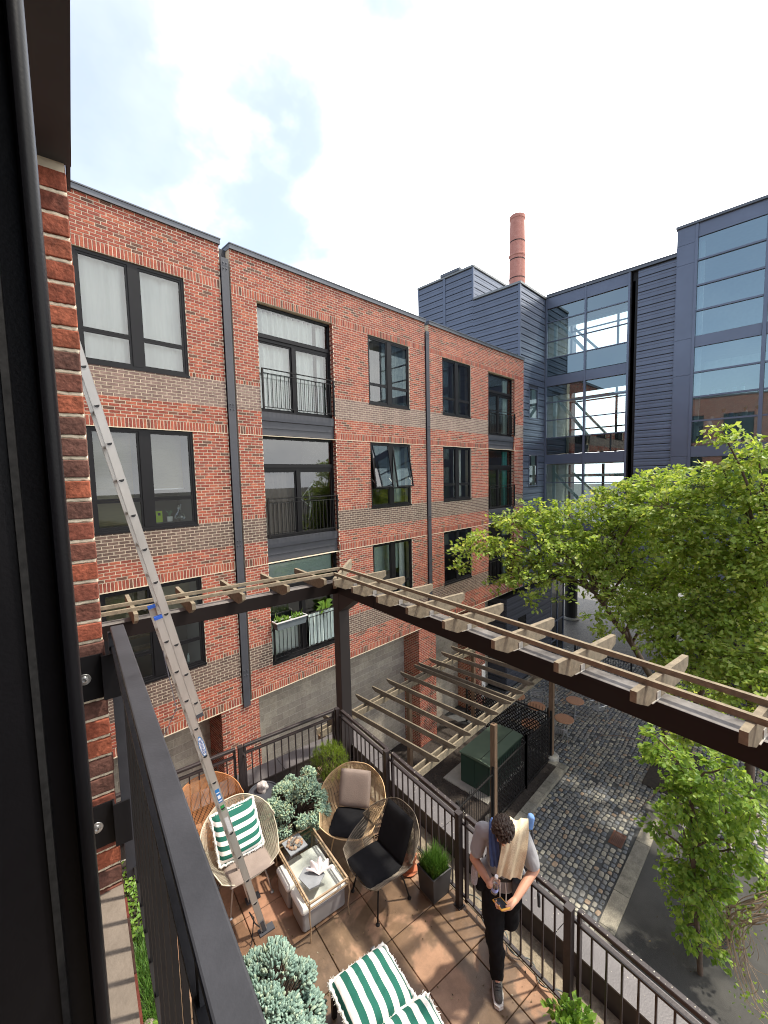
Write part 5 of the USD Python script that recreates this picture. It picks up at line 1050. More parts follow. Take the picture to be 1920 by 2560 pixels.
put('sill', MB().box(-0.20, 0.046, -0.84, TJ + 0.006, 8.93, 8.985), mat('sill_stone', (0.17, 0.138, 0.112), 0.85, 0.2, 8.0, 0.5, 30.0), own)
z = -0.84
while z < TJ: put('sill_brick', MB().box(0.0465, 0.055, z, min(z + 0.196, TJ), 8.862, 8.927), M['red'], own); z += 0.2032
put('lintel', MB().box(-0.25, 0.062, -0.84, TJ + 0.014, 11.385, 11.41).box(0.052, 0.062, -0.84, TJ + 0.2, 11.41, 11.56), M['dkmetal'], own)
# black frame of the open window right beside the viewer
fr = tthing('window_frame', 'black window frame filling the left edge beside the viewer', 'window frame', 0, 0.86, 0)
q = 0.86
def prof(pts, y0=8.7, y1=11.9): return MB().prism([(a * q, b) for a, b in pts], y0, y1, 'z')
put('bead', prof([(-0.0130, 0.012), (-0.0150, 0.002), (-0.020, -0.004), (-0.028, -0.006), (-0.036, -0.004), (-0.041, 0.006), (-0.041, 0.05), (-0.0130, 0.05)]), M['nearframe'], fr, 40)
put('stile', prof([(-0.041, 0.030), (-0.078, 0.030), (-0.078, 0.05), (-0.041, 0.05)]), M['nearframe'], fr)
put('gasket', prof([(-0.0782, 0.006), (-0.089, 0.004), (-0.089, 0.04), (-0.0782, 0.04)]), mat('grey_seal', (0.013, 0.0125, 0.0125), 0.8, 0.7, 60.0, spec=0.2), fr)
put('sash', prof([(-0.0892, 0.010), (-0.40, -0.02), (-0.40, 0.05), (-0.0892, 0.05)]), M['nearframe'], fr)
# ---------------------------------------------------------------- railing at the viewer's window
nr = tthing('window_railing', 'near black steel railing running from the brick jamb down the lower left', 'railing')
M['nrail'] = mat('painted_rail', (0.034, 0.034, 0.039), 0.45, 0.35, 9.0, 0.04, 160.0, spec=0.3)
put('top_rail', MB().mani(rbox(0.040, 2.7, 0.014, 0.003, 6).translate([0.088, 1.69 - 1.35, 9.905])), M['nrail'], nr)
put('lower_rail', MB().box(0.066, 0.094, -1.0, 1.685, 9.838, 9.848), M['nrail'], nr); put('bottom_rail', MB().box(0.082, 0.100, -1.0, 1.685, 9.02, 9.03), M['iron'], nr)
put('end_post', MB().box(0.060, 0.097, 1.672, 1.685, 9.0, 9.897), M['nrail'], nr)
for y in (-0.6, 0.45): put('support', MB().box(0.070, 0.090, y - 0.008, y + 0.008, 9.849, 9.897), M['nrail'], nr)
for q in range(26): put('baluster', MB().box(0.086, 0.096, 1.60 - q * 0.1 - 0.006, 1.60 - q * 0.1 + 0.006, 9.031, 9.837), M['iron'], nr)
for z in (9.757, 9.235):
    b = put('bracket', MB().box(-0.06, 0.035, TJ - 0.011, TJ - 0.005, z - 0.075, z + 0.075).box(0.0351, 0.041, TJ - 0.035, TJ - 0.005, z - 0.075, z + 0.075).box(0.0351, 0.084, TJ - 0.041, TJ - 0.0351, z - 0.075, z + 0.075), M['black'], nr)
    sc = MB().lathe([(0, 0.0035), (0.005, 0.0035), (0.0055, 0.0075), (0.010, 0.0065), (0.0115, 0.0025), (0.018, 0.0022), (0.019, 0.0)], 20); sc.move(rotx(90), (-0.014, TJ - 0.0111, z)); put('bolt', sc, M['chrome'], b, 30)

# ---------------------------------------------------------------- extension ladder
ld = tthing('extension_ladder', 'aluminium extension ladder leaning on the near wall with a blue oval sticker', 'ladder')
D3 = np.array([-0.220, 0, 1.0]); D3 /= np.linalg.norm(D3); Q3 = np.array([D3[2], 0, -D3[0]]); F0 = np.array([1.262, 3.86, 5.93])
RW = 0.056
def LP(s, o=0.0, t=0.0): return F0 + D3 * s + Q3 * o + np.array([0, t, 0])
def lbox(mb, s0, s1, o0, o1, t0, t1):
    v = [LP(s, o, t) for t in (t0, t1) for s, o in ((s0, o0), (s1, o0), (s1, o1), (s0, o1))]
    return mb.add(v, BOXF)
def section(s0, s1, off, r0):
    for tt, sg in ((0.0, 1), (0.40, -1)):
        m = MB(); lbox(m, s0, s1, off - RW / 2, off + RW / 2, tt, tt + sg * 0.003)
        for o in (-1, 1): lbox(m, s0, s1, off + o * RW / 2 - 0.002, off + o * RW / 2 + 0.002, tt + sg * 0.003 * (0), tt + sg * 0.026)
        put('side_rail', m, M['alu'], ld)
    s = r0
    while s < s1 - 0.03:
        if s > s0 + 0.03:
            put('rung', MB().tube([LP(s, off, 0.003), LP(s, off, 0.397)], 0.015, 10), M['alu'], ld)
            an = np.linspace(math.pi, 2 * math.pi, 9)
            for rr, tt, mm in ((0.0235, -0.0022, 'alu'), (0.0185, -0.0034, 'blackp')):
                c = MB(); P = [LP(s + 0.006 + rr * 1.05 * math.sin(a), off + rr * math.cos(a), tt) for a in an]
                P2 = [p + np.array([0, 0.0022, 0]) for p in P]
                k = len(P); c.add(P + P2, [[0, i, i + 1] for i in range(1, k - 1)] + [[i, (i + 1) % k, k + (i + 1) % k] for i in range(k)] + [[i, k + (i + 1) % k, k + i] for i in range(k)])
                put('rung_end', c, M[mm], ld)
        s += 0.2865
section(0.0, 3.43, -0.030, 0.352)
section(2.46, 5.90, 0.031, 0.352 - 0.06)
cap = MB(); lbox(cap, 3.425, 3.452, -0.062, 0.0, -0.004, 0.03); put('blue_cap', cap, M['blue'], ld)
cap = MB(); lbox(cap, 3.425, 3.452, -0.062, 0.0, 0.37, 0.404); put('blue_cap', cap, M['blue'], ld)
cap = MB(); lbox(cap, 2.44, 2.475, 0.001, 0.061, -0.004, 0.03); put('foot_cap', cap, M['dkmetal'], ld)
cap = MB(); lbox(cap, 5.88, 5.96, 0.0, 0.062, -0.004, 0.03); lbox(cap, 5.88, 5.96, 0.0, 0.062, 0.37, 0.404); put('blue_cap', cap, M['blue'], ld)
for tt in (0.0, 0.40):
    ft = MB(); lbox(ft, -0.04, 0.12, -0.045, -0.01, tt - 0.008, tt + 0.02); ft.box(F0[0] - 0.08, F0[0] + 0.07, F0[1] + tt - 0.03, F0[1] + tt + 0.05, ZT0, ZT0 + 0.014); put('foot', ft, M['dkmetal'], ld)
put('tie', MB().tube([LP(0.1, -0.06, -0.02) + d for d in ([0, 0, 0], [-0.05, -0.03, 0.10], [-0.09, 0.0, 0.22], [-0.04, 0.03, 0.1], [-0.09, -0.02, -0.1], [-0.14, -0.05, -0.13], [-0.02, -0.06, -0.14], [0.1, -0.03, -0.14])], 0.006, 5), M['blackp'], ld)
put('rope', MB().tube([LP(3.15, -0.075, 0.02), LP(2.6, -0.10, 0.02) + [-0.02, 0, 0], (0.36, 3.95, 8.0), (0.34, 3.97, 7.0), (0.36, 3.95, 6.2), (0.38, 3.95, 5.93)], 0.0035, 5), mat('rope', (0.16, 0.16, 0.18), 0.9), ld)
# stickers on the side rail
def sticker(name, s0, s1, w, m, off=-0.030, tt=-0.0006): 
    b = MB(); lbox(b, s0, s1, off - w / 2, off + w / 2, tt - 0.0008, tt); return put(name, b, m, ld)
def s_of(z): return (z - F0[2]) / D3[2]
lblue = mat('label_blue', (0.02, 0.16, 0.42), 0.5, 0.05); lwhite = mat('label_white', (0.72, 0.73, 0.74), 0.5, 0.05)
sb = sticker('blue_label', s_of(7.46), s_of(7.60), 0.036, lblue)
for a, b, w in ((7.555, 7.565, 0.028), (7.50, 7.535, 0.024), (7.472, 7.482, 0.03)): sticker('label_print', s_of(a), s_of(b), w, lwhite, tt=-0.0016)
sticker('green_label', s_of(7.37), s_of(7.425), 0.034, mat('label_green', (0.02, 0.25, 0.06), 0.5, 0.2, 60.0))
sticker('grey_label', s_of(7.13), s_of(7.29), 0.036, mat('label_grey', (0.55, 0.55, 0.55), 0.5, 0.25, 120.0))
def oval(sa, sb_, w, tt, m, name):
    c = (sa + sb_) / 2; h = (sb_ - sa) / 2; an = np.linspace(0, 2 * math.pi, 33)[:-1]
    P = [LP(c + h * math.sin(a), -0.030 + w / 2 * math.cos(a), tt) for a in an]; k = len(P)
    put(name, MB().add(P + [LP(c, -0.030, tt)], [[k, i, (i + 1) % k] for i in range(k)]), m, ld)
oval(s_of(7.93 + 0.02), s_of(8.155), 0.046, -0.0010, lblue, 'oval_sticker'); oval(s_of(7.962), s_of(8.143), 0.036, -0.0016, lwhite, 'oval_sticker')
tx = meshkit.text_mesh('WERNER', 0.024, 0.0004, True); v = np.array(tx.vertices); v -= [(v[:, 0].min() + v[:, 0].max()) / 2, 0.012, 0]
sc = 0.145 / (v[:, 0].max() - v[:, 0].min()); cz = s_of(8.052)
V = np.array([LP(cz - p[0] * sc, -0.030 + p[1] * sc * 0.9, -0.0020 - p[2]) for p in v]); put('sticker_lettering', (V, tx.faces), mat('letter_blue', (0.02, 0.07, 0.25), 0.5), ld)
# ================================================================= furniture and plants on the terrace
rng = np.random.default_rng(31)
PR = np.array([(0.0, 0.27, 0.40), (0.22, 0.10, 0.37), (0.42, -0.10, 0.35), (0.52, -0.20, 0.38), (0.62, -0.26, 0.50), (0.8, -0.32, 0.68), (1.0, -0.39, 0.86)])
from scipy.interpolate import PchipInterpolator as PCH
SW = PCH([0, 0.15, 0.4, 0.6, 0.85, 0.95, 1.0], [0.245, 0.28, 0.325, 0.335, 0.315, 0.275, 0.225]); SL_ = PCH([0, 0.3, 0.5, 0.62, 0.8, 1.0], [0.09, 0.21, 0.24, 0.15, 0.0, -0.07]); SF = PCH([0, 0.45, 0.6, 0.8, 1.0], [-0.03, 0.02, 0.15, 0.17, 0.07])
def shell(u, v):
    y = np.interp(v, PR[:, 0], PR[:, 1]); z = np.interp(v, PR[:, 0], PR[:, 2]); a = np.abs(u)
    return np.stack([u * SW(v) * (1 + 0.10 * a ** 4), y + SF(v) * a ** 3.2, z + SL_(v) * a ** 2.8], -1) * [1.12, 1.05, 0.97]
def smoothpr():
    global PR
    v = np.linspace(0, 1, 41); Y = np.stack([v, np.interp(v, PR[:, 0], PR[:, 1]), np.interp(v, PR[:, 0], PR[:, 2])], 1)
    for _ in range(14): Y[1:-1, 1:] = (Y[:-2, 1:] + 2 * Y[1:-1, 1:] + Y[2:, 1:]) / 4
    PR = Y
smoothpr()
def wire_chair(label, n, t, rot, wire, legm):
    c = tthing('wire_chair', label, 'chair', n, t, ZT0, rot, group='wire chairs on the terrace')
    b = MB(); vv = np.linspace(0, 1, 26)
    for u in np.linspace(-0.97, 0.97, 52): b.tube(shell(np.full(26, u), vv), 0.0023, 3, False)
    uu = np.linspace(-1, 1, 26)
    for v in np.linspace(0.02, 0.98, 66): b.tube(shell(uu, np.full(26, v)), 0.0023, 3, False)
    put('wire_shell', b, wire, c, kind='stuff')
    a = np.linspace(-1, 1, 40); edge = np.vstack([shell(a, np.zeros(40)), shell(np.ones(40), np.linspace(0, 1, 40)), shell(-a, np.ones(40)), shell(-np.ones(40), np.linspace(1, 0, 40))])
    put('rim', MB().tube(np.vstack([edge, edge[:1]]), 0.0065, 6), wire, c, True)
    for sx in (-1, 1):
        for sy, yy in ((1, 0.17), (-1, -0.20)):
            put('leg', MB().tube([(sx * 0.15, yy * 0.7, 0.345), (sx * 0.19, yy * 0.95, 0.2), (sx * 0.225, yy * 1.15, 0.012)], 0.009, 6).lathe([(0, 0), (0.022, 0), (0.022, 0.008), (0.01, 0.018), (0, 0.018)], 10, (sx * 0.225, yy * 1.15, 0)), legm, c)
    put('stretcher', MB().tube([(-0.15, 0.12, 0.335), (0.15, 0.12, 0.335)], 0.008, 5).tube([(-0.15, -0.14, 0.335), (0.15, -0.14, 0.335)], 0.008, 5), legm, c)
    return c
def pad(w, d, h, seed=0, wr=0.006, e=6, n=22):
    """a puffed cushion, centred"""
    x, y = np.meshgrid(np.linspace(-1, 1, n), np.linspace(-1, 1, n), indexing='ij')
    k = np.clip((1 - np.abs(x) ** e) * (1 - np.abs(y) ** e), 0, 1) ** 0.5
    wv = meshkit.fbm(np.stack([x * 3, y * 3, x * 0 + seed], -1), 3, seed) - 0.5
    X, Y = x * w / 2 * (1 - 0.03 * y ** 2), y * d / 2 * (1 - 0.03 * x ** 2)
    mb = MB(); mb.grid(np.stack([X, Y, h / 2 * k + wr * wv * 2 * k], -1)); b = np.stack([X, Y, -h / 2 * k], -1)[::-1]; mb.grid(b); return mb
def fringe(w, d, r, seed=0):
    mb = MB(); g = np.random.default_rng(seed)
    P = [(-w / 2, -d / 2), (w / 2, -d / 2), (w / 2, d / 2), (-w / 2, d / 2)]
    for a, b in zip(P, P[1:] + P[:1]):
        k = 26; s = np.linspace(0, 1, k)[:, None]; p = np.hstack([np.array(a) + (np.array(b) - a) * s, np.zeros((k, 1))]); p[:, :2] *= 1 - 0.02 * np.sin(s * math.pi)
        p += g.normal(0, r * 0.22, (k, 3)); mb.tube(p, r * g.uniform(0.75, 1.15, k), 7)
        for q in range(90):
            c = p[0] + (p[-1] - p[0]) * g.random(); o = g.normal(0, 1, 3); o /= np.linalg.norm(o); mb.tube([c, c + o * r * 1.7], [0.004, 0.001], 3, False)
    return mb
M['wgold'] = mat('gold_wire', (0.52, 0.36, 0.20), 0.45, 0.25, 7.0, metal=0.45)
M['wrust'] = mat('rust_wire', (0.46, 0.20, 0.075), 0.75, 0.3, 9.0)
M['wcream'] = mat('cream_wire', (0.50, 0.45, 0.35), 0.55, 0.25, 9.0, metal=0.25)
M['wblack'] = mat('worn_black_wire', (0.14, 0.115, 0.085), 0.5, 0.75, 16.0, metal=0.4)
GREEN, CREAM = (0.018, 0.115, 0.085), (0.78, 0.75, 0.71)
stripes = lambda nm, ax, per, ph: mat_stripe(nm, ax, per, 0.47, CREAM, GREEN, ph)
# the four wire chairs
ch = wire_chair('wire chair with black seat and back cushions beside the terracotta pot', 2.36, 3.46, 92, M['wblack'], M['iron'])
put('seat_cushion', pad(0.46, 0.46, 0.085, 3).move(rotx(3), (0, 0.05, 0.405)), M['blackcloth'], ch, True)
put('back_cushion', pad(0.44, 0.46, 0.08, 4).move(rotx(113), (0, -0.235, 0.62)), M['blackcloth'], ch, True)
put('tie', MB().tube([(0.2, -0.17, 0.46), (0.24, -0.14, 0.42), (0.22, -0.1, 0.38), (0.25, -0.12, 0.44), (0.21, -0.16, 0.47)], 0.006, 5), M['blackcloth'], ch)
ch = wire_chair('gold wire chair with taupe back cushion and black seat cushion by the railing', 2.42, 4.12, 134, M['wgold'], M['wgold'])
put('seat_cushion', pad(0.46, 0.46, 0.07, 5).move(rotx(3), (0, 0.04, 0.395)), M['blackcloth'], ch, True)
put('back_cushion', pad(0.40, 0.42, 0.07, 6).move(rotx(113), (0, -0.235, 0.615)), M['tan'], ch, True)
ch = wire_chair('cream wire chair holding the striped pillow, half hidden behind the ladder', 1.22, 4.40, 182, M['wcream'], M['chrome'])
put('seat_cushion', pad(0.48, 0.47, 0.09, 7).move(rotx(3), (0, 0.06, 0.395)), M['tan'], ch, True)
wire_chair('rusty orange wire chair behind the chair with the striped pillow', 1.03, 5.0, 176, M['wrust'], M['wrust'])
p = tthing('striped_pillow', 'green and white striped fringed pillow leaning in the cream wire chair', 'pillow', 1.20, 4.52, ZT0 + 0.64, 180)
put('body', pad(0.46, 0.47, 0.14, 8, 0.01, 4).move(rotx(132)), stripes('pillow_stripe', 'z', 0.068, 0.3), p, True); put('fringe', fringe(0.47, 0.48, 0.014, 2).move(rotx(132)), M['fringe'], p, True)
# coffee table with its glass top
ct = tthing('coffee_table', 'low glass-topped table with thin gilded metal frame standing over two white coolers', 'table', 1.78, 3.91, ZT0)
M['gilt'] = mat('gilded_frame', (0.42, 0.30, 0.19), 0.5, 0.3, 14.0, metal=0.35)
W2, L2 = 0.215, 0.415
for z, r in ((0.405, 0.008), (0.345, 0.006)):
    put('frame_rail', MB().bar((-W2, -L2, z), (W2, -L2, z), r * 2, r * 2).bar((-W2, L2, z), (W2, L2, z), r * 2, r * 2).bar((-W2, -L2, z), (-W2, L2, z), r * 2, r * 2).bar((W2, -L2, z), (W2, L2, z), r * 2, r * 2), M['gilt'], ct)
for sx in (-1, 1):
    m = MB()
    for q in range(14): y = -L2 + (q + 0.5) * 2 * L2 / 14; m.tube([(sx * W2, y - 0.028, 0.405), (sx * W2, y, 0.345), (sx * W2, y + 0.028, 0.405)], 0.003, 4)
    put('scrollwork', m, M['gilt'], ct)
    for sy in (-1, 1): put('leg', MB().tube([(sx * W2, sy * L2, 0.40), (sx * (W2 + 0.012), sy * (L2 + 0.012), 0.28), (sx * (W2 - 0.006), sy * (L2 - 0.004), 0.12), (sx * (W2 + 0.006), sy * (L2 + 0.006), 0.0)], [0.008, 0.008, 0.006, 0.007], 6), M['gilt'], ct)
put('glass_top', MB().add([[-W2 + 0.006, -L2 + 0.006, 0.401], [W2 - 0.006, -L2 + 0.006, 0.401], [W2 - 0.006, L2 - 0.006, 0.401], [-W2 + 0.006, L2 - 0.006, 0.401]], [[0, 1, 2], [0, 2, 3]]), mat_glass('table_glass', (0.86, 0.90, 0.87), 1.7), ct)
for k, (t0, t1, n0, n1, lab) in enumerate(((3.585, 3.875, 1.52, 2.03, 'nearer white-lidded cooler under the glass table'), (3.895, 4.20, 1.50, 2.0, 'farther white-lidded cooler under the glass table'))):
    c = tthing('cooler', lab, 'cooler', (n0 + n1) / 2, (t0 + t1) / 2, ZT0)
    put('body', MB().mani(rbox(n1 - n0 - 0.02, t1 - t0 - 0.02, 0.20, 0.03, 16).translate([0, 0, 0.101])), M['greyp'], c, 35)
    put('lid', MB().mani(rbox(n1 - n0 + 0.005, t1 - t0 + 0.005, 0.075, 0.032, 16).translate([0, 0, 0.235])), M['white'], c, 35)
p = tthing('pebble_tray', 'square pale slate tray heaped with round pebbles at the far end of the glass table', 'tray', 1.73, 4.20, ZT0 + 0.403, 4)
put('tray', MB().box(-0.105, 0.105, -0.105, 0.105, 0, 0.012), M['slate'], p)
mb = MB()
for q in range(70):
    s = trimesh.creation.icosphere(1, rng.uniform(0.010, 0.023)); s.apply_scale([1, rng.uniform(0.7, 1), 0.7]); s.apply_transform(trimesh.transformations.rotation_matrix(rng.uniform(0, 6), [0, 0, 1])); r = 0.082 * math.sqrt(rng.random()); a = rng.uniform(0, 6.28)
    s.apply_translation([r * math.cos(a), r * math.sin(a), 0.022 + 0.028 * max(0, 1 - r / 0.06)]); mb.tm(s)
put('pebbles', mb, mat_pick('pebble', [(0, (0.32, 0.22, 0.14)), (0.25, (0.20, 0.165, 0.135)), (0.5, (0.40, 0.32, 0.24)), (0.7, (0.30, 0.15, 0.09)), (0.85, (0.15, 0.155, 0.15))], 0.6), p, True, kind='stuff')
put('driftwood', MB().tube([(-0.05, -0.03, 0.04), (0.0, 0.0, 0.055), (0.05, 0.035, 0.045)], [0.008, 0.011, 0.004], 6), M['bark'], p)
p = tthing('slate_slab', 'irregular pale slate slab under the clam shell on the glass table', 'slate', 1.71, 3.74, ZT0 + 0.403, 20)
put('slab', MB().prism([(-0.12, -0.08), (-0.03, -0.13), (0.09, -0.10), (0.12, 0.05), (0.02, 0.13), (-0.09, 0.10)], 0, 0.012, 'z'), M['slate'], p)
p = tthing('clam_shell', 'large ribbed white clam shell lying on the glass table', 'shell', 1.80, 3.74, ZT0 + 0.418, -30)
th, rr = np.meshgrid(np.linspace(-1.25, 1.25, 90), np.linspace(0.0, 1.0, 24), indexing='ij')
rb = np.cos(th * 11); R_ = 0.135 * rr * (1 - 0.18 * (th / 1.25) ** 2) * (1 + 0.13 * rb * rr)
Zs = 0.065 * np.sin(np.clip(rr, 0, 1) * 2.3) * np.cos(th * 0.9) + 0.016 * rb * rr + 0.003 * np.sin(rr * 60)
V = np.stack([R_ * np.sin(th) * 1.15, R_ * np.cos(th) - 0.06, Zs + 0.004], -1)
put('valve', MB().grid(V), mat('shell_white', (0.66, 0.60, 0.60), 0.6, 0.18, 30.0), p, True)
# round side table with a quartz rock
p = tthing('side_table', 'small round dark side table between the ladder chairs and the blue spruce', 'table', 1.70, 5.08, ZT0)
put('tabletop', MB().lathe([(0, 0.478), (0.17, 0.478), (0.185, 0.485), (0.185, 0.512), (0.172, 0.512), (0.165, 0.498), (0, 0.498)], 30), M['dkmetal'], p, 30); put('drum', MB().lathe([(0.15, 0), (0.13, 0.25), (0.15, 0.477)], 24), M['dkmetal'], p)
p = tthing('quartz_rock', 'pale rough quartz rock on the round side table', 'rock', 1.705, 5.12, ZT0 + 0.5)
s = trimesh.creation.icosphere(2, 0.07); v = np.array(s.vertices); v *= (0.75 + 0.6 * meshkit.noise(v * 22, 4))[:, None]; v[:, 2] = np.maximum(v[:, 2], -0.045); put('stone', (v + [0, 0, 0.043], s.faces), mat('quartz', (0.44, 0.40, 0.38), 0.6, 0.4, 22.0), p)
# shrubs
def sprig_shrub(name, label, n, t, r, zc, zr, cnt, seed, mcol, size=0.05, pot=None):
    p = tthing(name, label, 'shrub', n, t, ZT0); g = np.random.default_rng(seed); mb = MB(); st = MB()
    C = np.array([0, 0, zc])
    NB = 46; lob = np.stack([[math.cos(i * 2.39996) * math.sqrt(1 - w * w), math.sin(i * 2.39996) * math.sqrt(1 - w * w), w] for i, w in enumerate(np.linspace(-0.7, 0.98, NB))]) + g.normal(0, 0.13, (NB, 3))
    BC = C + lob * np.array([r, r, zr]) * g.uniform(0.60, 0.80, (NB, 1)); BR = r * g.uniform(0.18, 0.31, NB)
    cone = np.array([(0.6, 0.0), (1.0, 0.35), (0.95, 0.7), (0.5, 0.97)])
    for q in range(cnt):
        d = g.normal(0, 1, 3); d /= np.linalg.norm(d)
        i = q % NB; od = (BC[i] - C) / np.linalg.norm(BC[i] - C); d = d + od * 0.8; d /= np.linalg.norm(d)
        c = BC[i] + d * np.array([1, 1, 0.7]) * BR[i] * g.uniform(0.75, 1.08); ax = d * 0.8 + od * 0.5 + [0, 0, 0.12] + g.normal(0, 0.35, 3); ax /= np.linalg.norm(ax)
        L = size * g.uniform(0.7, 1.3); w = L * 0.24
        a = np.cross(ax, [0.3, 0.2, 1]); a /= np.linalg.norm(a); b = np.cross(ax, a); an = np.arange(6) * math.pi / 3
        ring = lambda s, z: [c + ax * L * (z - 0.4) + w * s * (1 + 0.18 * (-1) ** i) * (math.cos(x) * a + math.sin(x) * b) for i, x in enumerate(an)]
        vv = np.array(sum((ring(s, z) for s, z in cone), [])); m = len(cone); f = []
        for i in range(m - 1):
            for j in range(6): j2 = (j + 1) % 6; f += [[i * 6 + j, i * 6 + j2, (i + 1) * 6 + j2], [i * 6 + j, (i + 1) * 6 + j2, (i + 1) * 6 + j]]
        f += [[(m - 1) * 6, (m - 1) * 6 + j, (m - 1) * 6 + j + 1] for j in range(1, 5)]
        mb.add(vv, f)
        if q % 9 == 0: st.tube([C - [0, 0, zr * 0.6], C + (c - C) * 0.55 - [0, 0, 0.03], c], [0.010, 0.006, 0.003], 4)
    put('branches', st, M['bark'], p, kind='stuff'); put('foliage', mb, mcol, p, True, kind='stuff')
    put('pot', MB().lathe([(0, 0.0), (r * 0.42, 0), (r * 0.55, zc - zr * 0.55), (r * 0.5, zc - zr * 0.55), (0, zc - zr * 0.6)], 18), pot or M['dkmetal'], p)
    return p
M['spruce'] = mat_leaf('blue_spruce', [(0, (0.16, 0.26, 0.20)), (0.4, (0.27, 0.39, 0.30)), (0.75, (0.38, 0.49, 0.35)), (1, (0.54, 0.58, 0.35))], 0.12, 0.6, 0.25)
sprig_shrub('blue_spruce', 'dwarf blue spruce shrub beside the glass table', 1.96, 4.64, 0.40, 0.46, 0.36, 11000, 3, M['spruce'], 0.029)
M['spruce2'] = mat_leaf('grey_spruce', [(0, (0.16, 0.25, 0.21)), (0.4, (0.23, 0.34, 0.28)), (0.8, (0.31, 0.42, 0.34)), (1, (0.42, 0.50, 0.36))], 0.12, 0.6, 0.25)
sprig_shrub('blue_spruce', 'large blue-grey spruce at the bottom half hidden under the near railing', 0.86, 2.82, 0.44, 0.42, 0.46, 10500, 4, M['spruce2'], 0.036)
pn = tthing('pine_shrub', 'round green mugo pine in a brown pot at the terrace corner', 'shrub', 2.62, 4.98, ZT0); mb = MB(); g = np.random.default_rng(6); tips = MB()
for q in range(520):
    d = g.normal(0, 1, 3); d /= np.linalg.norm(d)
    if d[2] < -0.5: continue
    R = g.uniform(0.6, 1.0) * (0.86 + 0.2 * meshkit.noise(d[None] * 2.2, 3)[0]); c = np.array([0, 0, 0.56]) + d * np.array([0.28, 0.28, 0.25]) * R
    ax = d + [0, 0, 0.5]; ax /= np.linalg.norm(ax)
    for k in range(26):
        nd = ax * 0.75 + g.normal(0, 0.5, 3); nd /= np.linalg.norm(nd); L = g.uniform(0.04, 0.075); s = np.cross(nd, [0.2, 0.5, 1]); s *= 0.0016 / np.linalg.norm(s)
        mb.add([c - s, c + s, c + nd * L], [[0, 1, 2]])
put('needles', mb, mat_leaf('pine_needle', [(0, (0.10, 0.17, 0.015)), (0.5, (0.17, 0.25, 0.025)), (1, (0.26, 0.33, 0.05))], 0.25), pn, kind='stuff')
st = MB()
for q in range(40):
    d = g.normal(0, 1, 3); d /= np.linalg.norm(d); d[2] = abs(d[2]); st.tube([(0, 0, 0.3), np.array([0, 0, 0.36]) + d * [0.12, 0.12, 0.1], np.array([0, 0, 0.5]) + d * [0.22, 0.22, 0.18]], [0.012, 0.008, 0.004], 5)
put('branches', st, M['bark'], pn, kind='stuff'); put('pot', MB().lathe([(0, 0), (0.13, 0), (0.18, 0.31), (0.165, 0.31), (0, 0.28)], 22), mat('brown_pot', (0.085, 0.062, 0.05), 0.7), pn)
# square planter with grass
p = tthing('square_planter', 'square dark grey planter full of upright green grass beside the railing post', 'planter', 2.87, 3.145, ZT0)
M['zinc'] = mat('planter_grey2', (0.055, 0.055, 0.058), 0.6, 0.15, 5.0)
q0, q1, hh = 0.112, 0.132, 0.285
put('box', MB().add([(-q0, -q0, 0), (q0, -q0, 0), (q0, q0, 0), (-q0, q0, 0), (-q1, -q1, hh), (q1, -q1, hh), (q1, q1, hh), (-q1, q1, hh), (-q1 + .014, -q1 + .014, hh), (q1 - .014, -q1 + .014, hh), (q1 - .014, q1 - .014, hh), (-q1 + .014, q1 - .014, hh), (-q1 + .02, -q1 + .02, hh - .04), (q1 - .02, -q1 + .02, hh - .04), (q1 - .02, q1 - .02, hh - .04), (-q1 + .02, q1 - .02, hh - .04)],
    [[0, 1, 5, 4], [1, 2, 6, 5], [2, 3, 7, 6], [3, 0, 4, 7], [4, 5, 9, 8], [5, 6, 10, 9], [6, 7, 11, 10], [7, 4, 8, 11], [8, 9, 13, 12], [9, 10, 14, 13], [10, 11, 15, 14], [11, 8, 12, 15], [3, 2, 1, 0]]), M['zinc'], p)
put('soil', MB().box(-q1 + .02, q1 - .02, -q1 + .02, q1 - .02, hh - .06, hh - .035), M['soil'], p)
def blades(cnt, w, d, h, z0, seed, lean=0.35, wd=0.0022):
    g = np.random.default_rng(seed); mb = MB()
    for q in range(cnt):
        x, y = g.uniform(-w, w), g.uniform(-d, d); a = g.uniform(0, 6.28); o = np.array([x / w * 0.5 + math.cos(a) * 0.6, y / d * 0.5 + math.sin(a) * 0.6, 0]) * lean; hq = h * g.uniform(0.6, 1.15); s = np.array([-math.sin(a), math.cos(a), 0]) * wd
        c = np.array([x, y, z0]); m1 = c + o * hq * 0.3 + [0, 0, hq * 0.55]; tip = c + o * hq + [0, 0, hq * 0.93]
        mb.add([c - s, c + s, m1 + s, m1 - s, tip], [[0, 1, 2], [0, 2, 3], [3, 2, 4]])
    return mb
M['grass'] = mat_leaf('grass_blade', [(0, (0.045, 0.12, 0.018)), (0.5, (0.075, 0.18, 0.025)), (1, (0.14, 0.25, 0.05))], 0.25)
put('grass', blades(1500, 0.105, 0.105, 0.20, hh - 0.04, 2), M['grass'], p, kind='stuff')
p = tthing('terracotta_pot', 'round terracotta pot and saucer with a spiky dark plant behind the black chair', 'potted plant', 2.80, 3.50, ZT0)
put('pot', MB().lathe([(0, 0.02), (0.065, 0.02), (0.085, 0.16), (0.095, 0.16), (0.095, 0.195), (0.082, 0.195), (0.08, 0.17), (0, 0.17)], 24), M['terracotta'], p, 30); put('saucer', MB().lathe([(0, 0), (0.09, 0), (0.105, 0.022), (0.09, 0.022), (0, 0.015)], 24), M['terracotta'], p)
mb = MB(); g = np.random.default_rng(9)
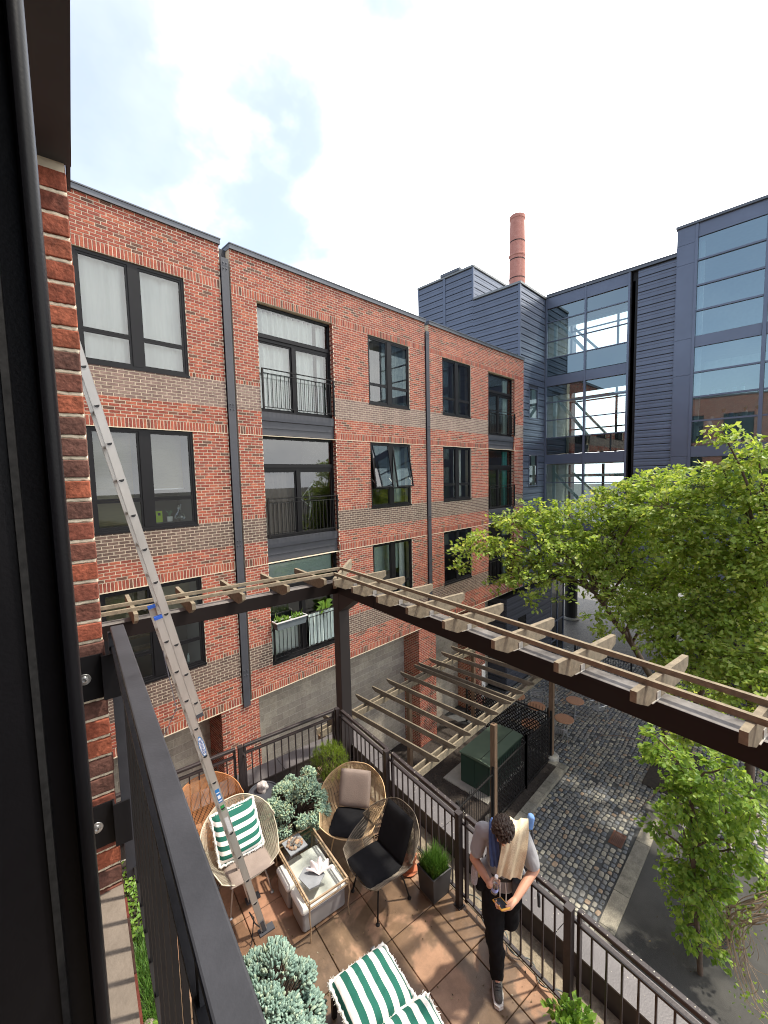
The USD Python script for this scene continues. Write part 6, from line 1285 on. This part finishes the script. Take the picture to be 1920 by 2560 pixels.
for q in range(70):
    a, e = g.uniform(0, 6.28), g.uniform(0.1, 1.45); d = np.array([math.cos(a) * math.cos(e), math.sin(a) * math.cos(e), math.sin(e)]); L = g.uniform(0.09, 0.17); s = np.cross(d, [0, 0, 1]); s *= 0.011 / (np.linalg.norm(s) + 1e-9); c = np.array([0, 0, 0.20 + 0.06 * (q % 3)])
    mb.add([c - s, c + s, c + d * L * 0.6 + s * 0.6, c + d * L * 0.6 - s * 0.6, c + d * L + [0, 0, -0.015]], [[0, 1, 2], [0, 2, 3], [3, 2, 4]])
put('leaves', mb, mat_leaf('spiky_leaf', [(0, (0.045, 0.045, 0.025)), (0.6, (0.085, 0.075, 0.045)), (1, (0.15, 0.12, 0.08))], 0.1), p)
# lounge seat with two striped pillows
p = tthing('garden_bench', 'low dark framed bench under the two large striped pillows', 'bench', 1.70, 2.30, ZT0)
fr_ = MB().box(-0.26, 0.20, 0.50, 0.54, 0.25, 0.30).box(-0.26, -0.22, -0.9, 0.60, 0.25, 0.30).box(0.16, 0.20, -0.9, 0.60, 0.25, 0.29)
put('frame', fr_, M['dkmetal'], p)
for x, y in ((-0.24, 0.56), (0.18, 0.56), (-0.24, -0.88), (0.18, -0.88)): put('leg', MB().box(x - 0.018, x + 0.018, y - 0.018, y + 0.018, 0, 0.249), M['iron'], p)
for q in range(13): put('slat', MB().box(-0.219, 0.159, -0.86 + q * 0.11, -0.79 + q * 0.11, 0.262, 0.285), M['dkmetal'], p)
sm = stripes('bench_stripe', 'x', 0.104, 0.26)
for k, (n, t, r, lab) in enumerate(((1.655, 2.575, -4, 'farther of the two large striped pillows lying on the bench'), (1.70, 2.10, -8, 'nearer large striped pillow at the bottom edge of the picture'))):
    c = tthing('bench_pillow', lab, 'pillow', n, t, ZT0 + 0.385, r)
    put('body', pad(0.52, 0.46, 0.19, 11 + k, 0.014, 4, 34), sm, c, True); put('fringe', fringe(0.53, 0.47, 0.016, 5 + k), M['fringe'], c, True)
# leafy plant at the bottom, planting strip by the wall, hose
p = tthing('leafy_plant', 'bright green broad-leaved plant at the bottom edge beside the railing', 'plant', 2.74, 1.50, ZT0)
mb = MB(); g = np.random.default_rng(12)
for q in range(300):
    a, e = g.uniform(0, 6.28), g.uniform(0.1, 1.3); d = np.array([math.cos(a) * math.cos(e), math.sin(a) * math.cos(e), math.sin(e)]); leaves(mb, (np.array([0, 0, 0.28]) + d * g.uniform(0.06, 0.2))[None], d[None], 0.065, 0.1, 500 + q)
put('leaves', mb, M['herb'], p, kind='stuff'); put('pot', MB().lathe([(0, 0), (0.10, 0), (0.13, 0.24), (0.115, 0.24), (0, 0.22)], 18), M['dkmetal'], p)
gs = tthing('planting_strip', 'narrow strip of grass and low plants between the near wall and the pavers', 'grass', 0, 0, 0, kind='stuff')
put('soil', MB().box(0.05, 0.336, -3, 5.7, ZT0 - 0.05, ZT0 - 0.03), M['soil'], gs)
b1 = blades(2600, 0.13, 0.55, 0.12, 0, 20, 0.8).move(None, (0.20, 4.05, ZT0 - 0.03)); put('grass', b1, M['grass'], gs, kind='stuff')
mb = MB()
for q in range(700):
    c = np.array([rng.uniform(0.08, 0.32), rng.choice([rng.uniform(4.5, 5.5), rng.uniform(3.2, 3.65)]), ZT0 + rng.uniform(-0.02, 0.12)]); a = rng.uniform(0, 6.28); leaves(mb, c[None], np.array([[math.cos(a), math.sin(a), 0.3]]), 0.05, 0.0, 700 + q)
put('groundcover', mb, M['herb'], gs, kind='stuff')
p = tthing('round_stone', 'single smooth pinkish stone in the planting strip by the near wall', 'rock', 0.20, 3.72, ZT0 - 0.03); s = trimesh.creation.icosphere(2, 0.055); s.apply_scale([1, 1.2, 0.8]); s.apply_translation([0, 0, 0.035]); put('stone', (np.array(s.vertices), s.faces), M['tan'], p, True)
p = tthing('garden_hose', 'thin grey-green cable coiled along the foot of the railing behind the person', 'cable', 3.04, 2.75, ZT0)
tt = np.linspace(0, 1, 90); pts = np.stack([0.02 + 0.05 * np.sin(tt * 23), 0.05 - 1.15 * tt + 0.09 * np.cos(tt * 40) * np.exp(-tt * 6), 0.02 + 0.10 * np.exp(-tt * 5) * np.abs(np.sin(tt * 30)) + 0.01 * np.sin(tt * 17)], 1)
put('cable', MB().tube(pts, 0.006, 6), mat('hose', (0.10, 0.115, 0.105), 0.6), p, True)
# ================================================================= the person
pe = tthing('person', 'person in grey t-shirt and black trousers standing by the railing, looking down at a phone', 'person', 2.82, 2.20, ZT0, 134)
def flesh(chains, refine=0.014, it=14):
    """chains of (joint, radius): hulls between neighbours, joined and smoothed to one skin"""
    ms = []
    for c in chains:
        sp = [m3.Manifold.sphere(r, 20).translate(list(map(float, p))) for p, r in c]
        ms += [m3.Manifold.batch_hull([a, b]) for a, b in zip(sp, sp[1:])]
    m = m3.Manifold.batch_boolean(ms, m3.OpType.Add).refine_to_length(refine).to_mesh()
    t = trimesh.Trimesh(m.vert_properties[:, :3], m.tri_verts); trimesh.smoothing.filter_taubin(t, iterations=it); return t
J = dict(pelvis=(0, -0.07, 0.96), hipR=(0.09, -0.06, 0.92), hipL=(-0.09, -0.07, 0.92), kneeR=(0.075, 0.06, 0.51), kneeL=(-0.06, -0.05, 0.50), ankR=(0.055, 0.08, 0.09), ankL=(0.03, -0.27, 0.13),
         waist=(0, -0.05, 1.08), chest=(0, -0.01, 1.27), neck=(0, 0.06, 1.44), shR=(0.165, 0.02, 1.39), shL=(-0.165, 0.02, 1.39), elR=(0.245, 0.01, 1.11), elL=(-0.265, 0.03, 1.10), wrR=(0.135, 0.20, 1.09), wrL=(-0.075, 0.255, 1.02), head=(0.012, 0.135, 1.525))
j = {k: np.array(v) for k, v in J.items()}
fw = np.array([0, math.cos(math.radians(-58)), math.sin(math.radians(-58))])            # the way the face looks
hu = np.array([0, math.sin(math.radians(58)), math.cos(math.radians(58))])               # up the head
H0 = j['head']
face = lambda x, f, u: H0 + np.array([x, 0, 0]) + fw * f + hu * u
chains = [
    [(j['pelvis'], 0.12), (j['waist'], 0.115), (j['chest'], 0.125), ((0, 0.03, 1.38), 0.085), (j['neck'], 0.055), (H0 - fw * 0.02 - hu * 0.03, 0.06)],
    [((-0.10, -0.0, 1.33), 0.07), ((0.10, -0.0, 1.33), 0.07)], [(j['shR'], 0.058), ((0, 0.03, 1.39), 0.07), (j['shL'], 0.058)],
    [(j['hipR'], 0.085), (j['kneeR'], 0.055), (j['ankR'], 0.038)], [(j['hipL'], 0.085), (j['kneeL'], 0.055), (j['ankL'], 0.038)], [(j['hipL'], 0.09), (j['pelvis'], 0.1), (j['hipR'], 0.09)],
    [(j['ankR'], 0.036), (j['ankR'] + [0.0, 0.13, -0.045], 0.03)], [(j['ankL'], 0.036), (j['ankL'] + [0, 0.12, -0.06], 0.03)],
    [(j['shR'], 0.055), (j['elR'], 0.040), (j['wrR'] * 0.6 + j['elR'] * 0.4, 0.034), (j['wrR'], 0.025)], [(j['shL'], 0.055), (j['elL'], 0.041), (j['wrL'] * 0.6 + j['elL'] * 0.4, 0.035), (j['wrL'], 0.026)],
    [(face(0, -0.015, 0.035), 0.078), (face(0, 0.02, 0.02), 0.072), (face(0, 0.035, -0.055), 0.050), (face(0, 0.05, -0.085), 0.030)],
    [(face(0, 0.085, 0.005), 0.008), (face(0, 0.108, -0.030), 0.013), (face(0, 0.09, -0.036), 0.012)],                                    # nose
    [(face(0.026, 0.083, -0.066), 0.007), (face(-0.026, 0.083, -0.066), 0.007)],                                                            # lips
    [(face(0.045, 0.076, 0.022), 0.010), (face(0.015, 0.086, 0.022), 0.008)], [(face(-0.045, 0.076, 0.022), 0.010), (face(-0.015, 0.086, 0.022), 0.008)],   # brows
    [(face(0.078, -0.01, 0.015), 0.013), (face(0.080, -0.006, -0.03), 0.010)], [(face(-0.078, -0.01, 0.015), 0.013), (face(-0.080, -0.006, -0.03), 0.010)]]  # ears
# right hand closed round the bottle, left hand open under the phone
BOT = np.array([0.085, 0.255, 1.13])
bd_ = np.array([-0.06, 0.30, 0.95]); bd_ /= np.linalg.norm(bd_)
pR = BOT + np.array([0.045, -0.012, -0.02]); chains.append([(j['wrR'], 0.025), (pR, 0.027), (pR + [0.0, 0.02, 0.03], 0.022)])
for q in range(4):
    c = BOT + bd_ * (-0.045 + 0.022 * q); s = np.cross(bd_, [1, 0, 0]); s /= np.linalg.norm(s)
    ln = [0.85, 1.0, 1.05, 0.95][q]
    chains.append([(c + np.array([0.040, 0.0, 0]), 0.0095), (c + np.array([0.026, 0, 0]) - s * 0.030 * ln, 0.009), (c + np.array([-0.008, 0, 0]) - s * 0.040 * ln, 0.008), (c + np.array([-0.034, 0, 0]) - s * 0.022 * ln, 0.007)])
chains.append([(pR + [0, 0, 0.02], 0.012), (BOT + bd_ * 0.03 + np.array([0.022, -0.034, 0]), 0.0095), (BOT + bd_ * 0.045 + np.array([-0.010, -0.034, 0.0]), 0.008)])
PH = np.array([0.045, 0.335, 1.05]); pn_ = np.array([0.12, -0.32, 0.94]); pn_ /= np.linalg.norm(pn_)
px_ = np.array([0.90, 0.42, 0.03]); px_ -= pn_ * (px_ @ pn_); px_ /= np.linalg.norm(px_); py_ = np.cross(pn_, px_)
pl = PH - pn_ * 0.026 - px_ * 0.045; chains.append([(j['wrL'], 0.026), (pl - px_ * 0.02 - py_ * 0.012, 0.022), (pl + px_ * 0.01, 0.020)]); chains.append([(j['wrL'], 0.024), (pl - px_ * 0.02 + py_ * 0.02, 0.018), (pl + px_ * 0.01 + py_ * 0.022, 0.016)])
for q in range(4):
    o = py_ * (0.030 - 0.021 * q); ln = [0.9, 1.05, 1.0, 0.8][q]
    chains.append([(pl + o, 0.0105), (pl + o + px_ * 0.045 * ln - pn_ * 0.002, 0.009), (pl + o + px_ * 0.085 * ln + pn_ * 0.016, 0.008), (pl + o + px_ * 0.088 * ln + pn_ * 0.036, 0.007)])
chains.append([(pl - px_ * 0.015 + py_ * 0.025, 0.014), (PH - px_ * 0.048 + py_ * 0.042, 0.010), (PH - px_ * 0.036 + py_ * 0.060 + pn_ * 0.010, 0.009), (PH - px_ * 0.012 + py_ * 0.062 + pn_ * 0.012, 0.008)])
body = put('body', flesh(chains, 0.008, 8), M['skin'], pe, True)
# hair in short dark curls
hm = MB(); g = np.random.default_rng(3)
for q in range(420):
    d = g.normal(0, 1, 3); d /= np.linalg.norm(d); f_, u_, x_ = d
    if u_ < -0.45 or (f_ > 0.45 and u_ < 0.42) or (f_ > 0.2 and u_ < -0.05): continue
    c = H0 + np.array([x_ * 0.084, 0, 0]) + fw * (f_ * 0.090 - 0.008) + hu * (u_ * 0.092 + 0.030)
    s = trimesh.creation.icosphere(1, g.uniform(0.010, 0.017)); v = np.array(s.vertices) * np.array([0.9, 1.5, 0.8]) * (0.8 + 0.4 * g.random((42, 1))) + c; hm.add(v, s.faces)
cap_ = trimesh.creation.icosphere(3, 1.0); v = np.array(cap_.vertices); keep = [(v[a, 2] > -0.45 and not (v[a, 1] > 0.45 and v[a, 2] < 0.42)) for a in range(len(v))]; F_ = [f for f in cap_.faces if all(keep[i] for i in f)]
hv = H0 + v[:, :1] * np.array([0.086, 0, 0]) + v[:, 1:2] * fw * 0.096 - fw * 0.006 + v[:, 2:3] * hu * 0.096 + hu * 0.026; hm.add(hv, F_)
put('hair', hm, mat('brown_hair', (0.045, 0.026, 0.016), 0.6, 0.5, 60.0, 0.6, 150.0), body, True, kind='stuff')
ey = MB()
for s in (-1, 1): ey.tm(trimesh.creation.icosphere(2, 0.011).apply_translation(face(s * 0.030, 0.082, 0.004)))
put('eyes', ey, M['white'], body, True)
# clothes
M['shirt'] = mat('grey_shirt', (0.27, 0.27, 0.285), 0.9, 0.12, 5.0, 0.5, 22.0, sheen=0.2)
mid = lambda a, b, k: a * (1 - k) + b * k
sh = flesh([[(j['pelvis'] + [0, 0.0, -0.035], 0.146), (j['waist'], 0.132), (j['chest'], 0.138), ((0, 0.02, 1.37), 0.10), (j['neck'] - [0, 0.012, 0.03], 0.068)], [((-0.11, -0.0, 1.32), 0.085), ((0.11, -0.0, 1.32), 0.085)], [((0.12, -0.03, 0.98), 0.085), ((-0.12, -0.03, 0.98), 0.085)],
            [(j['shR'], 0.072), ((0, 0.03, 1.39), 0.075), (j['shL'], 0.072)], [(j['shR'], 0.068), (mid(j['shR'], j['elR'], 0.70), 0.060)], [(j['shL'], 0.070), (mid(j['shL'], j['elL'], 0.80), 0.066)]], 0.014, 10)
v = np.array(sh.vertices); nn = np.array(sh.vertex_normals); wv = meshkit.fbm(v * np.array([9, 9, 6]), 3, 5) - 0.5; sh.vertices = v + nn * (wv * 0.034)[:, None]
put('shirt', sh, M['shirt'], body, True)
tr_ = flesh([[(j['hipL'] + [0, 0, 0.02], 0.115), (j['pelvis'] - [0, 0, 0.04], 0.12), (j['hipR'] + [0, 0, 0.02], 0.115)], [(j['hipR'], 0.115), (j['kneeR'], 0.082), (j['ankR'] + [0, -0.005, 0.12], 0.066), (j['ankR'] + [0, 0.0, -0.005], 0.050)], [(j['hipL'], 0.115), (j['kneeL'], 0.082), (j['ankL'] + [0, -0.005, 0.12], 0.066), (j['ankL'] + [0, 0.0, -0.005], 0.050)]], 0.016, 10)
v = np.array(tr_.vertices); nn = np.array(tr_.vertex_normals); wv = meshkit.fbm(v * np.array([7, 7, 10]), 3, 9) - 0.5; tr_.vertices = v + nn * (wv * 0.036)[:, None]
put('trousers', tr_, M['blackcloth'], body, True)
put('drawstring', MB().tube([(0.025, 0.085, 0.985), (0.03, 0.088, 0.90), (0.03, 0.082, 0.79)], 0.005, 6).tube([(-0.015, 0.085, 0.985), (-0.022, 0.09, 0.90), (-0.02, 0.082, 0.78)], 0.005, 6), M['white'], body)
for nm, a, yo in (('R', j['ankR'], 0.0), ('L', j['ankL'], 0.0)):
    z0 = a[2] - 0.09
    sole = MB().prism([(-0.034, -0.085), (0.034, -0.085), (0.042, 0.0), (0.047, 0.10), (0.036, 0.175), (0.0, 0.195), (-0.036, 0.175), (-0.045, 0.10), (-0.038, 0.0)], 0.0, 0.032, 'z')
    up = flesh([[((0, -0.05, 0.065), 0.040), ((0, 0.01, 0.075), 0.042), ((0, 0.085, 0.055), 0.040), ((0, 0.14, 0.045), 0.034)], [((0, -0.045, 0.06), 0.038), ((0, -0.03, 0.105), 0.040)]], 0.014, 8)
    s1 = put('shoe', MB().tm(up).move(None, (a[0], a[1], z0)), mat('shoe_mesh_' + ('right' if nm == 'R' else 'left'), (0.085, 0.082, 0.075), 0.85, 0.3, 40.0, 0.6, 120.0), body, True)
    put('sole', sole.move(None, (a[0], a[1], z0)), M['fringe'], body); lc = MB()
    for q in range(5): lc.tube([(-0.024, 0.03 + q * 0.02, 0.107 - q * 0.007), (0.0, 0.034 + q * 0.02, 0.117 - q * 0.007), (0.024, 0.03 + q * 0.02, 0.107 - q * 0.007)], 0.004, 5)
    put('laces', lc.move(None, (a[0], a[1], z0)), M['blackp'], body); put('sock', MB().lathe([(0.043, 0.07), (0.0445, 0.105), (0.045, 0.16)], 16).move(None, (a[0], a[1] - 0.008, z0)), M['white'], body)
# pouch on a belt with cleaning tools
put('belt', MB().lathe([(0.150, 0.985), (0.153, 1.0), (0.150, 1.025)], 28).move(np.diag([1.05, 0.95, 1]), (0, -0.06, 0)), M['blackp'], body)
put('pouch', MB().mani(rbox(0.07, 0.12, 0.20, 0.015, 8).rotate([0, -8, 0]).translate([0.185, -0.01, 0.93])), M['blackcloth'], body, 30)
put('side_bag', MB().mani(rbox(0.13, 0.06, 0.15, 0.02, 8).rotate([0, 0, 35]).translate([-0.13, 0.075, 0.96])), M['dkmetal'], body, 30)
put('washer_sleeve', MB().mani(m3.Manifold.batch_hull([m3.Manifold.sphere(0.032, 14).translate([0.245, 0.02, 0.90]), m3.Manifold.sphere(0.036, 14).translate([0.235, 0.03, 1.03])])), mat('grey_fleece', (0.42, 0.40, 0.44), 0.95, 0.2, 60.0, 1.0, 120.0), body, True)
put('squeegee', MB().bar((0.205, 0.05, 0.98), (0.215, 0.06, 1.12), 0.018, 0.012), mat('brass', (0.55, 0.42, 0.18), 0.35, metal=0.8), body)
# towel over the left shoulder, blue cloth at the neck
def drape(path, width, wdir, thick=0.012, seed=0, fold=0.010, taper=1.0):
    P = np.array(path, float); k = 40; s = np.linspace(0, len(P) - 1, k); Q = np.stack([np.interp(s, range(len(P)), P[:, i]) for i in range(3)], 1)
    for _ in range(6): Q[1:-1] = (Q[:-2] + 2 * Q[1:-1] + Q[2:]) / 4
    t = np.gradient(Q, axis=0); t /= np.linalg.norm(t, axis=1, keepdims=True); w = np.array(wdir, float); w = w - t * (t @ w)[:, None]; w /= np.linalg.norm(w, axis=1, keepdims=True); n = np.cross(t, w)
    u = np.linspace(-1, 1, 24); wd = width * np.linspace(1, taper, k)
    V = Q[:, None] + u[None, :, None] * w[:, None] * wd[:, None, None] / 2 + (fold * (np.sin(u * 7 + 1.8 * np.sin(np.linspace(0, 4, k) + seed)[:, None]) + 0.9 * np.sin(u * 3.1 + np.linspace(0, 3.5, k)[:, None] + seed) + 0.5 * np.sin(u * 15 - np.linspace(0, 7, k)[:, None]) * np.linspace(0.3, 1, k)[:, None]))[..., None] * n[:, None]
    V2 = V + n[:, None] * thick
    mb = MB().grid(V2).grid(V[::-1])
    for a, b in ((V[0], V2[0]), (V2[-1], V[-1]), (V[:, 0][::-1], V2[:, 0][::-1]), (V[:, -1], V2[:, -1])): mb.grid(np.stack([a, b]))
    return mb
tow = tthing('towel', 'cream towel draped over the shoulder of the standing person', 'towel', 2.82, 2.20, ZT0, 134)
put('cloth', drape([(-0.13, -0.18, 1.22), (-0.135, -0.155, 1.36), (-0.12, -0.04, 1.50), (-0.105, 0.085, 1.49), (-0.075, 0.17, 1.38), (-0.05, 0.185, 1.25), (-0.035, 0.178, 1.13)], 0.20, (1, 0.15, 0), 0.012, 1, 0.008, 1.05), mat('cream_towel', (0.66, 0.56, 0.38), 0.95, 0.1, 20.0, 0.6, 110.0), tow, True)
bc = tthing('blue_cloth', 'dark blue cloth hanging from the neck of the standing person', 'cloth', 2.82, 2.20, ZT0, 134)
put('cloth', drape([(0.06, -0.07, 1.43), (0.075, 0.02, 1.485), (0.085, 0.10, 1.43), (0.085, 0.155, 1.33), (0.075, 0.168, 1.20)], 0.075, (1, -0.1, 0), 0.010, 3, 0.007, 1.2), mat('blue_cloth', (0.055, 0.10, 0.24), 0.9, 0.15, 20.0, 0.5, 100.0), bc, True)
po = tthing('mop_pole', 'blue headed cleaning pole leaning on the railing behind the standing person', 'pole', 2.93, 2.30, ZT0, 134)
put('pole', MB().tube([(-0.34, -0.06, 0.62), (-0.27, -0.05, 1.30)], 0.011, 8), M['dkmetal'], po); put('head', MB().mani(rbox(0.055, 0.075, 0.12, 0.02, 10).rotate([10, -12, 0]).translate([-0.262, -0.05, 1.34])), mat('mop_blue', (0.12, 0.23, 0.48), 0.8, 0.15, 30.0), po, 30)
put('grip', MB().tube([(-0.34, -0.06, 0.62), (-0.345, -0.06, 0.5)], 0.014, 8), M['blackp'], po)
ph = tthing('phone', 'phone in a yellow case held by the standing person', 'phone', 2.82, 2.20, ZT0, 134)
RM = np.stack([px_, py_, pn_], 1)
put('case', MB().mani(rbox(0.082, 0.150, 0.013, 0.006, 8)).move(RM, PH), mat('yellow_case', (0.80, 0.42, 0.06), 0.5), ph, 30); put('screen', MB().mani(rbox(0.066, 0.132, 0.004, 0.0018, 6)).move(RM, PH + pn_ * 0.0062), mat('phone_glass', (0.02, 0.025, 0.03), 0.12), ph)
bo = tthing('water_bottle', 'clear plastic water bottle in the right hand of the standing person', 'bottle', 2.82, 2.20, ZT0, 134)
zb = bd_; xb = np.cross([0, 1, 0], zb); xb /= np.linalg.norm(xb); RB = np.stack([xb, np.cross(zb, xb), zb], 1)
put('body', MB().lathe([(0, -0.10), (0.026, -0.10), (0.030, -0.09), (0.030, 0.03), (0.026, 0.06), (0.013, 0.085), (0.012, 0.10)], 20).move(RB, BOT), mat_clear('bottle_plastic', (0.88, 0.90, 0.95)), bo, True); put('cap', MB().lathe([(0, 0.118), (0.0145, 0.118), (0.0145, 0.098), (0, 0.098)], 16).move(RB, BOT), M['white'], bo); put('label', MB().lathe([(0.0306, -0.06), (0.0306, -0.015)], 20).move(RB, BOT), mat('label_bluewhite', (0.35, 0.40, 0.75), 0.5), bo)
# ================================================================= litter and small marks
rng = np.random.default_rng(61)
b = MB()
for q in range(330):
    n, t = rng.uniform(0.5, 3.0), rng.uniform(1.0, 5.6); a = rng.uniform(0, 6.28); l = rng.uniform(0.004, 0.014); d = np.array([math.cos(a) * l, math.sin(a) * l, 0.001]); s = np.array([-math.sin(a), math.cos(a), 0]) * l * 0.45; c = np.array([n, t, ZT0 + 0.004])
    b.add([c - d, c - s, c + d, c + s], [[0, 1, 2], [0, 2, 3]])
M['litter'] = mat_pick('leaf_litter', [(0, (0.10, 0.07, 0.03)), (0.4, (0.05, 0.035, 0.02)), (0.7, (0.25, 0.20, 0.11)), (0.88, (0.42, 0.38, 0.28))], 0.9)
put('leaf_litter', b, M['litter'], tr, kind='stuff')
b = MB()
for q in range(500):
    c = np.array([rng.uniform(9.3, 22), rng.uniform(2.95, 9.0) if rng.random() < 0.7 else rng.uniform(-1, 3), 0.016]); a = rng.uniform(0, 6.28); l = rng.uniform(0.012, 0.035); d = np.array([math.cos(a) * l, math.sin(a) * l, 0.003]); s = np.array([-math.sin(a), math.cos(a), 0]) * l * 0.5
    b.add([c - d, c - s, c + d, c + s], [[0, 1, 2], [0, 2, 3]])
put('leaf_litter', b, M['litter'], paving, kind='stuff')
b = MB()
for q in range(170):
    t = rng.uniform(0.3, 5.2); n = rng.choice([rng.uniform(3.005, 3.035), rng.uniform(3.36, 3.6)]); z = ZT0 + (1.0255 if n < 3.1 else 0.2325); l = rng.uniform(0.003, 0.008); a = rng.uniform(0, 6.28); c = np.array([n, t, z]); d = np.array([math.cos(a) * l, math.sin(a) * l, 0]); s = np.array([-math.sin(a), math.cos(a), 0]) * l * 0.6
    b.add([c - d, c - s, c + d, c + s], [[0, 1, 2], [0, 2, 3]])
put('fallen_petals', b, mat_pick('petal', [(0, (0.5, 0.47, 0.40)), (0.5, (0.35, 0.32, 0.26))], 0.9), tr, kind='stuff')
